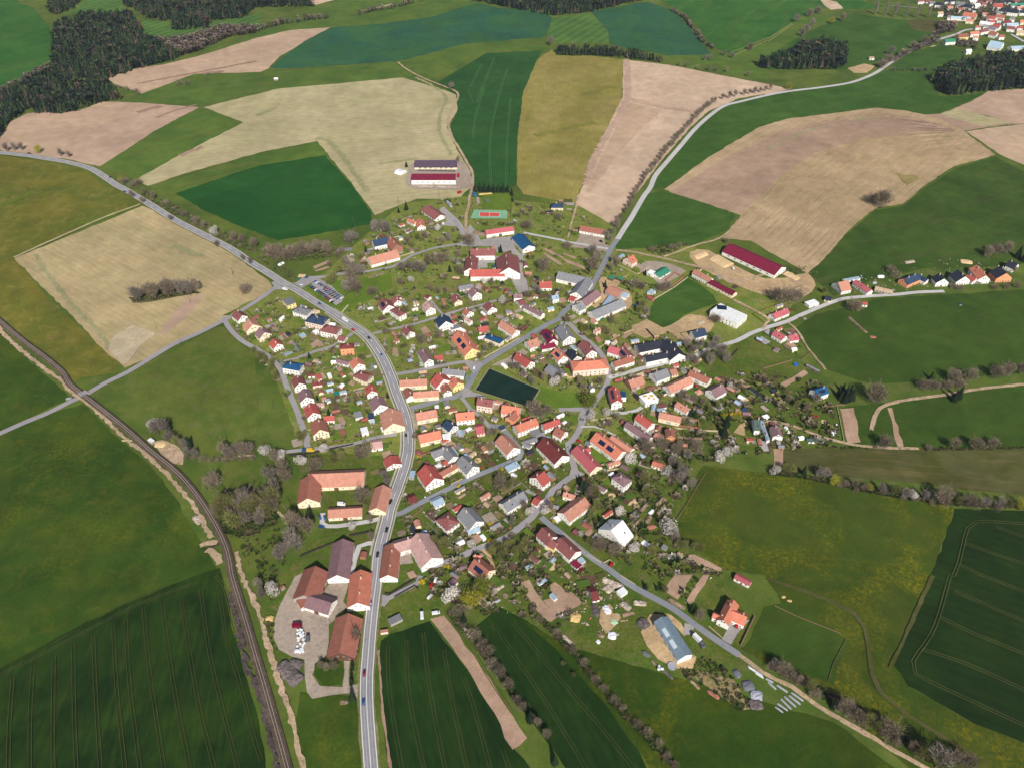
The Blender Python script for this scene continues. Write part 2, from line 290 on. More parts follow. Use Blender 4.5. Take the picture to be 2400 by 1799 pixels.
FIELDS = '''
bright|meadow|W -80,-30 25,-30 42,8 70,15 108,60 117,110 113,160 90,185 55,190 -10,210 -80,220|bright green meadow at the upper left behind the woods
mown|meadow|a 560,-60 1060,-60 1060,110 640,110 520,135 640,80 740,0|striped mown meadow between the upper left woods
mown|meadow|a 1230,170 1460,190 1840,190 2250,120 2250,260 1800,300 1350,330 1240,280|mown meadow curving below the upper woods
mid|meadow|b 480,50 800,0 1250,-40 1900,-40 1840,20 1300,30 700,150 520,160|green meadow strip behind the far brown track
pinkp|field|b 430,-60 900,-60 500,48|pinkish field sliver at the top edge
straw|track|b 690,135 690,155 850,130 1000,95 1200,40 1200,22 1000,75|sandy track between the far hedges
mid|meadow|W 440,110 540,80 640,40 740,30 860,10 960,-5 1020,10 1080,25 940,50 800,62 720,66 705,60 600,75 440,115|green verge under the far hedge
ploughl|field|a 890,680 1200,585 1400,560 1700,490 2211,330 b 300,260 640,238 430,360 200,490 110,590 0,640 a 2211,650 1900,690 1600,740 1240,828 1180,790 1000,730|long brown ploughed field below the conifer wood
teal|crop_field|b 120,590 250,480 430,350 640,240 1100,205 1500,150 1900,25 2100,70 2211,80 c 200,95 310,120 345,160 300,300 250,330 0,340 b 2050,380 1850,400 1500,480 1220,525 800,560 300,590|wide blue-green crop field at the top centre
mid|meadow|W 260,230 300,205 420,160 590,155 700,147 860,134 1000,95 1180,82 1180,108 1050,110 940,165 870,200 600,190 430,228 330,222|green meadow strip across the upper middle
mown|meadow|c 350,160 660,110 830,270 835,380 560,365 400,370 310,300|striped pale green meadow beside the far conifer row
teal|crop_field|c 680,100 1100,25 1180,20 1400,95 1560,270 1720,470 1500,500 1350,480 1000,420 840,380 830,270|dark green crop field behind the conifer row
bright|meadow|c 1150,-60 2211,-60 d 600,-60 640,70 540,60 300,130 200,215 0,330 c 2211,330 1900,470 1720,400 1620,250 1500,120 1350,40|bright green meadow rising at the top right
mid|meadow|c 1720,470 1900,480 2211,340 d 0,340 200,200 300,140 500,150 620,150 520,190 300,300 0,480 c 2211,700 1900,640 1400,540 1350,480|green hollow with scrub right of the conifer row
green|meadow|d 300,300 540,190 760,120 1200,180 1480,280 1480,330 1200,400 950,560 680,600 0,600 0,480|green pasture below the far poplars
bright|meadow|d 640,80 900,80 1000,50 780,0 600,-50 600,20|green meadow left of the far poplars
pinkp|field|d 440,-20 600,20 650,75 540,85 480,40|sandy patch in the far meadow
brownm|field|K 180,360 400,340 700,350 830,370 680,430 740,560 440,550 270,500|brown allotment beside the far village
straw|sand_patch|K 520,850 640,780 740,800 700,850 590,875|bare sandy patch beside the far road
dirt|sand_patch|d 685,590 830,550 925,570 860,630 740,630|bare sand patch near the little far hut
green|crop_field|d 950,640 1080,590 1400,640 1480,830 1600,830 1900,800 1700,890 1500,970 1300,995 1180,970 960,935 500,990 0,1075 c 2211,1080 1900,1280 1500,1530 1310,1658 C 1290,50 1370,0 1150,10 1090,100 960,300 830,530 720,700 700,800 C 680,800 640,760 C 720,640 880,400 1100,50 c 1160,1650 1300,1460 1700,1010 1900,900 2211,825 d 0,825 600,740 850,670|long green crop field right of the country road
green|crop_field|d 1060,590 1200,460 1560,370 1740,520 1480,560 1400,640|green field in front of the far village
plough|field|d 1910,785 2260,765 2260,1060 2080,1080 1900,1000 1600,940 1750,880|brown ploughed field below the right wood
rpink|field|d 1180,980 1300,995 1480,985 1620,940 1880,1010 2110,1070 1690,1130 1640,1130 1400,1090 1300,1050|mauve brown field band at the right
rtan|field|W 1435,410 1530,340 1640,275 1700,257 1800,245 1893,233 1960,240 2020,253 2080,282 2150,335 2060,360 1990,405 1950,440 1890,450 1830,500 1780,560 1745,592 1700,565 1620,520 1560,515 1600,465|large tan striped field on the right hillside
rpink|field|W 1445,415 1560,345 1680,290 1800,262 1900,253 2010,262 2070,282 1980,287 1860,300 1760,330 1690,375 1650,420 1600,463|pinkish ploughed band across the tan field
ploughl|field|d 1705,1135 2260,1065 2260,1450 2010,1340 1850,1230|pale ploughed field at the right edge
tan|field|d 1480,990 1620,940 1800,980 2100,1060 1850,1090 1700,1050|thin green tan wedge between the brown fields
plough|field|W 0,300 25,262 60,245 110,240 170,240 220,220 300,222 430,232 340,280 240,345 215,360 150,345 60,335 0,325|rolling brown ploughed field above the left road
ploughl|field|W 4,290 25,262 60,247 110,242 170,240 220,221 300,224 330,228 250,255 180,290 130,328 60,325|pale half of the left ploughed field
mid|meadow|W 217,360 250,338 340,280 440,230 525,265 470,292 380,340 290,390 270,375|green triangular meadow above the left road
tan|field|W 290,390 380,340 525,265 440,232 600,192 870,168 960,195 985,205 988,240 965,275 985,320 1015,370 1018,405 990,430 900,430 810,465 755,390 685,305 560,330 400,375 320,402|broad pale tan field left of the farm barns
deepb|crop_field|W 375,415 560,355 700,335 760,400 802,460 800,485 720,500 600,520 520,490 440,455|dark green square crop field
mid|crop_field|W 325,405 560,332 683,306 708,335 560,358 378,418|lighter green strip on the square field
deep|crop_field|W 942,180 1050,115 1170,110 1130,200 1118,300 1115,400 1095,410 1022,405 1015,360 985,310 972,280 990,230 985,205|curved green crop field with tractor lines
olive|crop_field|c 350,430 380,480 700,485 955,515 960,750 930,900 810,1160 700,1350 590,1658 C 210,0 170,200 W 1240,440 1130,420 1117,400 1118,300 1130,200 1160,130 1190,108|tall olive green crop field in the upper centre
pinkp|field|c 960,515 1350,560 1800,650 2211,730 d 200,770 0,820 c 2180,815 1960,850 1700,960 1540,1100 1300,1380 C 960,60 800,250 620,540 550,550 400,500 150,470 170,300 180,220 W 1245,430 1262,395 1310,280 1345,210|pinkish ploughed field between crop and country road
ploughl|field|c 980,880 1300,950 1100,1130 900,1350 680,1658 640,1658 760,1380 900,1100|pale wedge inside the pinkish field
green|crop_field|C 640,820 830,500 1100,80 1290,50 1720,170 2200,330 2230,380 2100,560 1900,650 1700,740 1400,750 1000,800|green triangular crop field beside the road junction
lefto|meadow|e -60,-450 0,-400 a 0,1345 400,1395 700,1460 900,1600 1050,1658 e 1230,115 900,230 400,450 120,575 -60,640|olive yellow meadow below the left road
lefto|meadow|e -60,600 125,575 400,900 700,1180 1000,1450 1040,1500 1000,1560 700,1600 640,1640 400,1400 200,1250 0,1060 -60,1040|dry olive strip between field and railway
ltan|field|e 125,575 500,420 900,260 1230,120 1400,200 1700,370 2050,560 2211,690 A 600,1200 650,1290 560,1380 250,1540 0,1658 e 2000,1070 1800,1160 1400,1380 1080,1520 900,1370 600,1050 300,760|large tan field in the angle of the left roads
scrub|wood_floor|e 1150,960 1120,920 1250,880 1500,800 1750,870 1600,895 1300,950|strip of rough grass under the field copse
plough|field|e 1370,1240 1500,1050 1620,920 1780,880 1720,960 1600,1100 1450,1210|ploughed brown wedge below the field copse
lgr|meadow|e 1080,1600 1500,1380 1850,1175 1930,1165 2100,1330 2211,1400 i 2211,500 2211,640 1800,640 1700,560 1520,470 1450,300 1280,330 1000,230 800,90 880,20|green meadow between railway and village
leftm|meadow|W -80,950 -80,945 180,872 240,935 320,1000 380,1075 420,1150 478,1240 400,1275 290,1310 150,1385 -80,1500|wide green meadow left of the railway
leftd|crop_field|W -80,1482 0,1444 130,1372 270,1304 420,1243 474,1226 492,1290 505,1370 535,1470 560,1560 580,1700 -80,1720|dark green crop field with tractor lines lower left
leftm|crop_field|W -80,700 0,720 50,770 110,820 155,860 0,930 -80,960|mown green field left of the level crossing
lgr|meadow|G 0,240 700,210 900,500 1000,800 820,1000 870,1300 700,1500 500,1700 150,1658 100,1250 100,1050 0,900|rough green meadow between railway and farm
village|village_ground|W 480,695 520,660 600,625 700,590 800,500 870,440 1000,425 1250,445 1330,490 1330,540 1500,530 1560,600 1700,600 1740,640 1590,745 1480,800 1480,900 1300,960 900,1000 650,975 600,830 560,760|grassy garden ground of the upper village
villr|village_ground|W 650,975 900,990 1300,950 1480,890 1560,760 1660,700 1720,740 1760,850 1810,880 1830,965 1560,975 1500,1020 1460,1130 1560,1240 1620,1350 1590,1420 1400,1500 1240,1420 1130,1330 940,1310 850,1360 790,1400 770,1500 680,1500 560,1340 600,1250 700,1150 640,1000|grassy garden ground of the lower village
meadr|meadow|W 1760,605 1745,592 1780,560 1830,505 1890,455 1950,445 2000,405 2070,362 2150,338 2300,420 2300,560 2180,575 2000,580 1900,600 1800,640|green pasture on the right hillside
meadr2|meadow|W 1715,710 1760,680 1900,645 2230,625 2300,640 2300,800 2080,815 1900,830 1850,820 1790,800 1750,760|wide green meadow below the right lane
meadr2|meadow|W 1820,880 2230,830 2300,820 2300,960 2080,968 1880,965 1830,965|green meadow strip with two soil strips
brownm|meadow|W 1670,968 1880,968 2280,965 2280,1075 2100,1060 1950,1040 1780,1025 1690,1010|dry brown meadow between the right hedges
flower|meadow|W 1520,1005 1650,1020 1860,1050 2060,1095 2010,1250 1930,1420 1960,1480 2100,1560 2300,1640 2300,1740 2150,1720 2010,1700 1900,1600 1740,1480 1600,1400 1720,1350 1650,1240 1560,1230 1460,1150 1490,1050|dandelion meadow on the lower right
darkr|crop_field|W 2062,1098 2300,1105 2300,1640 2100,1560 1960,1480 1925,1430 2010,1250|dark crop field with tractor lines at the lower right
meadr2|meadow|W 1610,1395 1650,1310 1700,1300 1830,1380 1800,1480|small dark green meadow behind the orange villa
darkc|crop_field|n 1080,560 1160,500 1500,390 1620,560 1900,900 2150,1300 2211,1480 o 0,1480 200,1720 n 1150,1720 1110,1300 1060,900|dark crop field right of the main road
darkc|crop_field|W 1030,1350 1080,1310 1140,1340 1200,1400 1300,1500 1380,1620 1420,1700 1250,1700 1180,1600 1100,1500|dark green crop strip at the bottom centre
flowl|meadow|W 1130,1340 1240,1400 1420,1450 1600,1500 1800,1560 2010,1710 1440,1710 1380,1620 1300,1510 1200,1400|green meadow with dandelions at the bottom centre
leftm|meadow|n 380,1000 860,1040 900,1200 930,1720 450,1720 330,1300|small green field beside the bottom of the main road
bed|soil_strip|n 1505,370 1620,340 1750,500 1950,800 2211,1200 o 60,1300 130,1400 60,1470 0,1500 n 2211,1490 2000,1100 1750,700|long strip of bare soil beside the dark crop
bed|soil_strip|o 60,60 150,30 260,210 400,350 330,400 240,330|ploughed garden strip left of the narrow beds
bed|soil_strip|o 330,80 370,50 600,210 590,250 400,350 270,210 340,190|ploughed garden plot with narrow beds
bed|soil_strip|o 1310,125 1410,-10 1560,-10 1430,205|brown soil strip beside the orchard lane
bed|soil_strip|o 1495,235 1650,-10 1705,-10 1560,240|narrow brown soil strip near the pink shed
bed|soil_strip|I 1580,1440 1700,1430 2060,1610 2040,1658 1870,1590 1680,1560|ploughed corner strip above the soil strips
bed|soil_strip|l 620,215 740,205 800,500 690,515|broad brown soil strip near the hay bales
bed|soil_strip|l 1030,205 1070,205 1170,540 1125,550|narrow brown soil strip in the green meadow
bed|soil_strip|l 45,560 130,560 130,700 50,720|short brown soil strip below the light blue house
bed|soil_strip|J 710,880 1020,700 1075,745 780,925|brown garden bed inside the fenced plot
bedd|soil_strip|H 1460,1590 1560,1530 1640,1600 1550,1658|dark garden bed below the twin house
bedd|soil_strip|o 580,0 720,-10 730,50 660,115|dark garden bed beside the plough plot
'''
for ln in FIELDS.strip().splitlines():
    a, nm, s, lab = ln.split('|')
    sheet(nm, s, GR[a], lab)
PATCHES = '''
gravel|yard|b 1310,1480 1380,1400 1740,1385 1830,1480 1860,1620 1500,1640 1300,1600|gravel yard around the far barns
gravel|yard|C 170,700 230,600 520,640 540,740 620,760 590,840 470,810 100,770|grey forecourt of the brown garages
paved|yard|B 600,290 660,250 830,400 960,590 920,640 830,500 560,500 700,440|grey yard of the red hall
paved|yard|B 1010,480 1080,560 1140,680 1240,660 1540,640 1560,720 1650,860 1900,860 1700,890 1680,1000 1710,1150 1770,1340 1640,1380 1540,1190 1480,1130 1640,1050 1620,880 1480,830 1340,840 1320,760 1000,765 900,760 820,760 940,660 960,600|paved farm yard around the blue-roofed hall
paved|yard|B 1105,900 1340,900 1345,1040 1110,1040|inner court of the maroon farm
lawn|lawn|B 1180,80 1540,80 1525,280 1150,280|playing lawn behind the sports court
lawn|lawn|B 1225,980 1340,980 1340,1045 1230,1045|small lawn inside the maroon farm court
lawn|lawn|A 1060,1280 1200,1250 1700,1180 2200,1130 2211,1300 2000,1420 1600,1620 1460,1620|bright lawn beside the car park
lawn|lawn|E 1800,1180 1920,920 2211,1000 2211,1200 2000,1200|village green below the pond
lawn|lawn|F 0,1000 180,990 240,1180 60,1210 0,1215|right part of the village green
lawn|lawn|F 450,400 380,330 460,360|small lawn
green|pasture|C 1170,1460 1640,1120 1800,1280 1950,1400 2000,1500 1800,1560 1560,1658 F 1500,60 1400,150 1250,150 1080,110|green pasture left of the white hall
dirt|yard|F 880,130 1080,50 1300,160 1500,60 1640,-20 1900,20 1950,120 1900,200 1550,360 1400,220 1200,260 1060,290 900,220|sandy ground around the dark house
dirt|yard|W 1490,545 1530,540 1560,560 1600,580 1650,602 1700,600 1745,590 1758,605 1755,632 1700,645 1640,635 1590,615 1535,592 1500,568|bare earthworks beside the magenta barn
dirt|yard|o 1120,490 1200,330 1300,340 1500,650 1600,700 1560,800 1430,790 1260,720 1160,600|sandy ground around the grey barn
dirt|yard|o 1330,330 1380,330 1510,480 1480,520|sandy strip behind the grey barn
gravel|yard|n 150,400 250,150 330,0 420,-40 560,160 760,-100 790,80 760,220 800,270 720,340 640,420 600,700 520,760 490,850 560,940 740,960 770,700 820,720 800,950 900,930 890,1060 800,1010 640,1020 500,1050 430,1010 430,720 300,690 190,640|gravel yard of the roadside barns
leftm|verge|n 510,760 620,690 740,700 755,850 720,940 600,950 510,870|grassy island below the big brown barn
gravel|yard|C 900,1000 1200,950 1430,1000 1600,1080 1500,1150 1250,1250 1100,1100 1000,1060|gravel ground around the green greenhouse
dirt|yard|C 470,1150 700,1200 880,1100 700,1290 850,1340 900,1500 850,1560 760,1600 420,1450 500,1380|sandy farm lane among the grey barns
dirt|yard|C 300,1560 520,1380 560,1350 520,1480 400,1580|sandy court of the purple barn
dirt|yard|J 110,1520 200,1400 260,1380 250,1560|sandy turning place by the light blue house
gravel|yard|H 100,1560 90,1400 220,1390 280,1540|court of the pale pink farm
gravel|yard|E 1290,650 1450,560 1560,520 1620,640 1500,650|grey forecourt of the red-roofed pond house
gravel|yard|E 210,1220 290,1230 340,1400 330,1490 260,1420|grey forecourt beside the salmon house
dirt|yard|H 1120,1340 1250,1340 1350,1600 1290,1600|sandy drive beside the orange villa
paved|yard|o 1820,545 1900,410 2050,370 1960,500 1900,600|paved drive of the orange villa
paved|yard|o 1480,520 1500,400 1560,430 1570,500|grey drive to the grey barn
straw|heap_ground|i 1340,500 1400,480 1500,520 1600,600 1590,690 1480,680 1360,560|sandy heap ground beside the railway
lawn|lawn|I 340,100 420,60 600,200 560,280 440,270 330,130|lawn of the magenta-roofed farm
bed|soil_strip|A 1180,1020 1380,940 1400,970 1200,1060|garden bed above the upper lane
bed|soil_strip|A 1200,1080 1400,1010 1400,1040 1220,1090|second garden bed above the upper lane
bed|soil_strip|B 1940,800 1990,790 2211,900 2211,930|long garden bed behind the blue hall
bed|soil_strip|B 1950,860 1980,850 2150,950 2211,1010 2150,1000|lower garden bed behind the blue hall
bed|soil_strip|C 0,840 160,900 160,930 0,870|garden bed left of the big bare tree
bed|soil_strip|C 0,920 280,1030 290,1070 0,960|garden bed above the long grey barn
bed|soil_strip|D 1240,760 1310,740 1360,810 1290,830|sand pit plot in the left gardens
bed|soil_strip|D 840,360 900,320 935,345 870,385|small bed beside the red-roofed corner house
bed|soil_strip|D 1150,370 1240,300 1330,390 1180,420|garden plot beside the side street
bed|soil_strip|D 1490,1320 1560,1300 1620,1400 1560,1430|garden plot in the lower left gardens
bed|soil_strip|E 360,170 440,130 500,220 400,250|garden plot left of the blue-grey house
bed|soil_strip|E 0,420 60,420 80,500 0,520|garden plot by the main road
bed|soil_strip|E 340,1390 500,1430 480,1460 340,1410|garden plot beside the orange roadside house
bed|soil_strip|H 840,700 930,640 960,655 870,720|small plank bed in the middle garden
bed|soil_strip|H 1140,740 1250,670 1270,700 1170,770|square bed in the middle orchard
bed|soil_strip|H 1330,990 1440,1070 1390,1120|wedge bed beside the lower lane
bed|soil_strip|H 860,90 950,50 1070,80 920,130|plank beds behind the white farm house
bed|soil_strip|o 950,330 1050,310 1060,330 960,360|small bare bed beside the junk yard
bed|soil_strip|C 2120,1150 2211,1200 2211,1230 2140,1180|bare bank beside the magenta shed
bed|soil_strip|F 750,270 880,200 900,230 790,310|brown bed near the dark farm house
bed|soil_strip|F 1480,1560 1800,1580 1810,1610 1490,1590|long bed in the lower right gardens
dirt|yard|o 740,390 760,290 830,240 930,350 880,430 820,500|bare ground of the junk yard
bankm|bank|o 1440,810 1600,820 1900,900 2060,1150 1980,1170 1700,960|rough brown bank below the grey barn
'''
for ln in PATCHES.strip().splitlines():
    a, nm, s, lab = ln.split('|')
    sheet(nm, s, GR[a], lab, smooth=(nm in ('yard', 'verge', 'heap_ground', 'bank')))
BANDS = [
 ('b 520,1195 620,1215 720,1320 880,1540 960,1658', 7, 'tanb', 'greenish headland band of the pale tan field'), ('b 0,1000 100,960 180,930', 7, 'tanb', 'green streak in the pale tan field'),
 ('b 1380,670 1550,760 1640,850 1590,1000 1590,1150 1690,1340', 5, 'tanb', 'green headland line beside the sandy track'), ('b 1060,1420 1250,1390 1400,1370', 5, 'tanb', 'green streak above the far barns'),
 ('a 1350,1020 1500,960 1700,905', 4, 'plb', 'dark furrow across the rolling ploughed field'), ('a 1180,970 1300,940 1400,920', 9, 'plb', 'dark damp streak on the ploughed field'), ('a 1560,1350 1700,1290 1750,1270', 8, 'plb', 'dark streak on the tan edge'),
 ('a 1180,725 1500,665 1900,590 2211,530', 4, 'plb', 'dark track line across the long ploughed field'), ('a 1750,640 1850,625 1930,620', 9, 'plb', 'dark damp streak on the long ploughed field'),
 ('c 985,515 1000,680 1000,840 930,1000 800,1200 700,1400 640,1600', 9, 'pkb', 'grey headland band of the pinkish field'), ('c 1000,850 1150,890 1350,935 1620,968', 9, 'pkb', 'cross band of the pinkish field'),
 ('e 230,500 500,600 700,760 900,1000 1000,1200', 0, '', ''), ('e 300,545 400,700 600,950 850,1210 960,1360', 4, 'tanb', 'green wheel line inside the left tan field'), ('e 1480,470 1650,530 1750,560', 8, 'tanb', 'green streak of the left tan field'),
 ('d 0,1290 150,1210 350,1130 500,1095', 4, 'tanb', 'green line at the edge of the pink band'), ('d 700,1050 850,1030 1000,1020', 4, 'tanb', 'short green line on the right hillside'),
 ('e 0,120 150,60 260,20', 8, 'lob', 'darker streak in the olive meadow'), ('e 600,300 850,230 1000,190', 9, 'lob', 'second darker streak in the olive meadow'), ('c 200,1175 350,1140 600,1080 720,1060', 10, 'olb', 'dark green streak in the olive field'), ('c 600,830 750,780 900,750', 8, 'olb', 'short green streak in the olive field'),
 ('n 1060,640 1080,1000 1120,1350 1170,1720', 1.4, 'plb', 'pale edge line of the dark crop'), ('i 1750,560 2211,440', 0, '', '')]
BM_ = dict(tanb=field_mat('green_streak', (158, 152, 112), (148, 146, 104), (170, 160, 120), 6, fine=.2), plb=field_mat('damp_soil', (164, 134, 116), (150, 120, 104), (184, 154, 130), 6), pkb=field_mat('headland_soil', (190, 160, 138), (182, 152, 132), None, 8),
           lob=field_mat('dark_meadow_streak', (84, 106, 40), (96, 112, 44), (124, 124, 50), 8), olb=field_mat('dark_olive_streak', (118, 116, 56), (130, 124, 60), (142, 134, 70), 8))
for s, w, m, lab in BANDS:
    if w: ribbon('field_band', s, w, BM_[m], lab, rag=w * .28, step=3)
L0_ = catmull(pts('W 1560,517 1640,545 1745,590 1790,552 1845,492 1900,450 1960,440 2000,405 2060,362 2148,338'), 14)
L0_ = catmull(pts('W 1745,588 1790,552 1845,492 1900,450 1960,438 2000,403 2060,362 2145,338'), 14); U0_ = catmull(pts('W 1565,512 1600,465 1650,421 1690,376 1760,331 1860,301 1980,288 2075,283'), 14)
def resamp(P, n):
    d = [0]
    for i in range(1, len(P)): d.append(d[-1] + (P[i] - P[i - 1]).length)
    out = []; j = 0
    for k in range(n):
        t = d[-1] * k / (n - 1)
        while j < len(P) - 2 and d[j + 1] < t: j += 1
        out.append(P[j].lerp(P[j + 1], min(1, (t - d[j]) / max(1e-6, d[j + 1] - d[j]))))
    return out
L0_, U0_ = resamp(L0_, 60), resamp(U0_, 60); _V = []; _F = []; _z = nextz(); _r = random.Random(2)
for k in range(34):
    t = (k + .5) / 34 + _r.uniform(-.006, .006); P = [a.lerp(b, t) for a, b in zip(U0_, L0_)]; a0 = _r.randrange(3, 14); a1 = 60 - _r.randrange(0, 12)
    ribbon_geo(P[a0:a1], (.5, -.5), _z + .004 * (k % 5), _V, _F, rag=.25, rg=_r)
ZL[0] += .02
tag(mesh_obj('furrow_lines', _V, _F, field_mat('furrow_line', (160, 142, 104), (176, 152, 118), (146, 136, 84), 30)), 'curved furrow lines of the right tan field', None, None, 'structure')
_V = []; _F = []; _z = nextz(); UU = resamp(catmull(pts('W 1450,410 1560,345 1680,287 1800,257 1893,243 1990,260 2060,275'), 14), 60)
for k in range(16):
    t = (k + .5) / 16; P = [a.lerp(b, t) for a, b in zip(UU, U0_)]; ribbon_geo(P[_r.randrange(5, 20):60 - _r.randrange(0, 10)], (.5, -.5), _z + .004 * (k % 5), _V, _F, rag=.25, rg=_r)
ZL[0] += .02
tag(mesh_obj('furrow_lines', _V, _F, field_mat('furrow_line_pink', (164, 138, 116), (172, 144, 124), (150, 134, 94), 30)), 'curved furrow lines of the pinkish band', None, None, 'structure')
sheet('damp_patch', 'd 1100,1500 1180,1510 1260,1515 1310,1545 1250,1580 1200,1600 1160,1570 1130,1530', field_mat('damp_patch', (142, 128, 78), (150, 134, 86), None, 6), 'dark olive patch on the right tan field', smooth=True, jit=1.2)
sheet('pale_patch', 'e 930,1360 1000,1240 1150,1150 1260,1190 1340,1230 1200,1340 1100,1480 1060,1490 1000,1430', field_mat('pale_patch', (192, 174, 144), (182, 166, 136), None, 8), 'pale bare end of the left tan field', smooth=True, jit=1)
# pond with a stone rim
pp_ = pts('E 1255,690 1900,960 1765,1185 1075,965')
c_ = sum(pp_, Vector()) / 4
sheet('pond_rim', 'rim', simple_mat('pond_rim_stone', (150, 142, 122), 1, var=.2, sc=3), 'stone rim around the village pond', P=[c_ + (p - c_) * (1 + 1.2 / (p - c_).length) for p in pp_], jit=.05)
sheet('water', 'pond', GR['water'], 'dark green rectangular village pond', P=pp_, jit=.05)
# sports court
sheet('sports_court', 'B 1060,292 1492,304 1482,408 1008,406', simple_mat('court_green', (128, 176, 142), sc=6), 'green sports court with red centre', jit=.02)
sheet('court_field', 'B 1128,326 1390,332 1384,380 1128,380', simple_mat('court_red', (206, 84, 76), sc=6), 'red playing field inside the green court', jit=.02)
M_line = simple_mat('white_paint', (235, 235, 228), 1.1, var=.05)
_V = []; _F = []; _z = nextz()
_q = [p for p in pts('B 1128,326 1390,332 1384,380 1128,380')]
for i in range(4): ribbon_geo([_q[i], _q[(i + 1) % 4]], (.12, -.12), _z, _V, _F)
ribbon_geo([(_q[0] + _q[1]) / 2, (_q[2] + _q[3]) / 2], (.12, -.12), _z + .004, _V, _F); ZL[0] += .004
tag(mesh_obj('court_lines', _V, _F, M_line), 'white lines of the red court', None, None, 'structure')
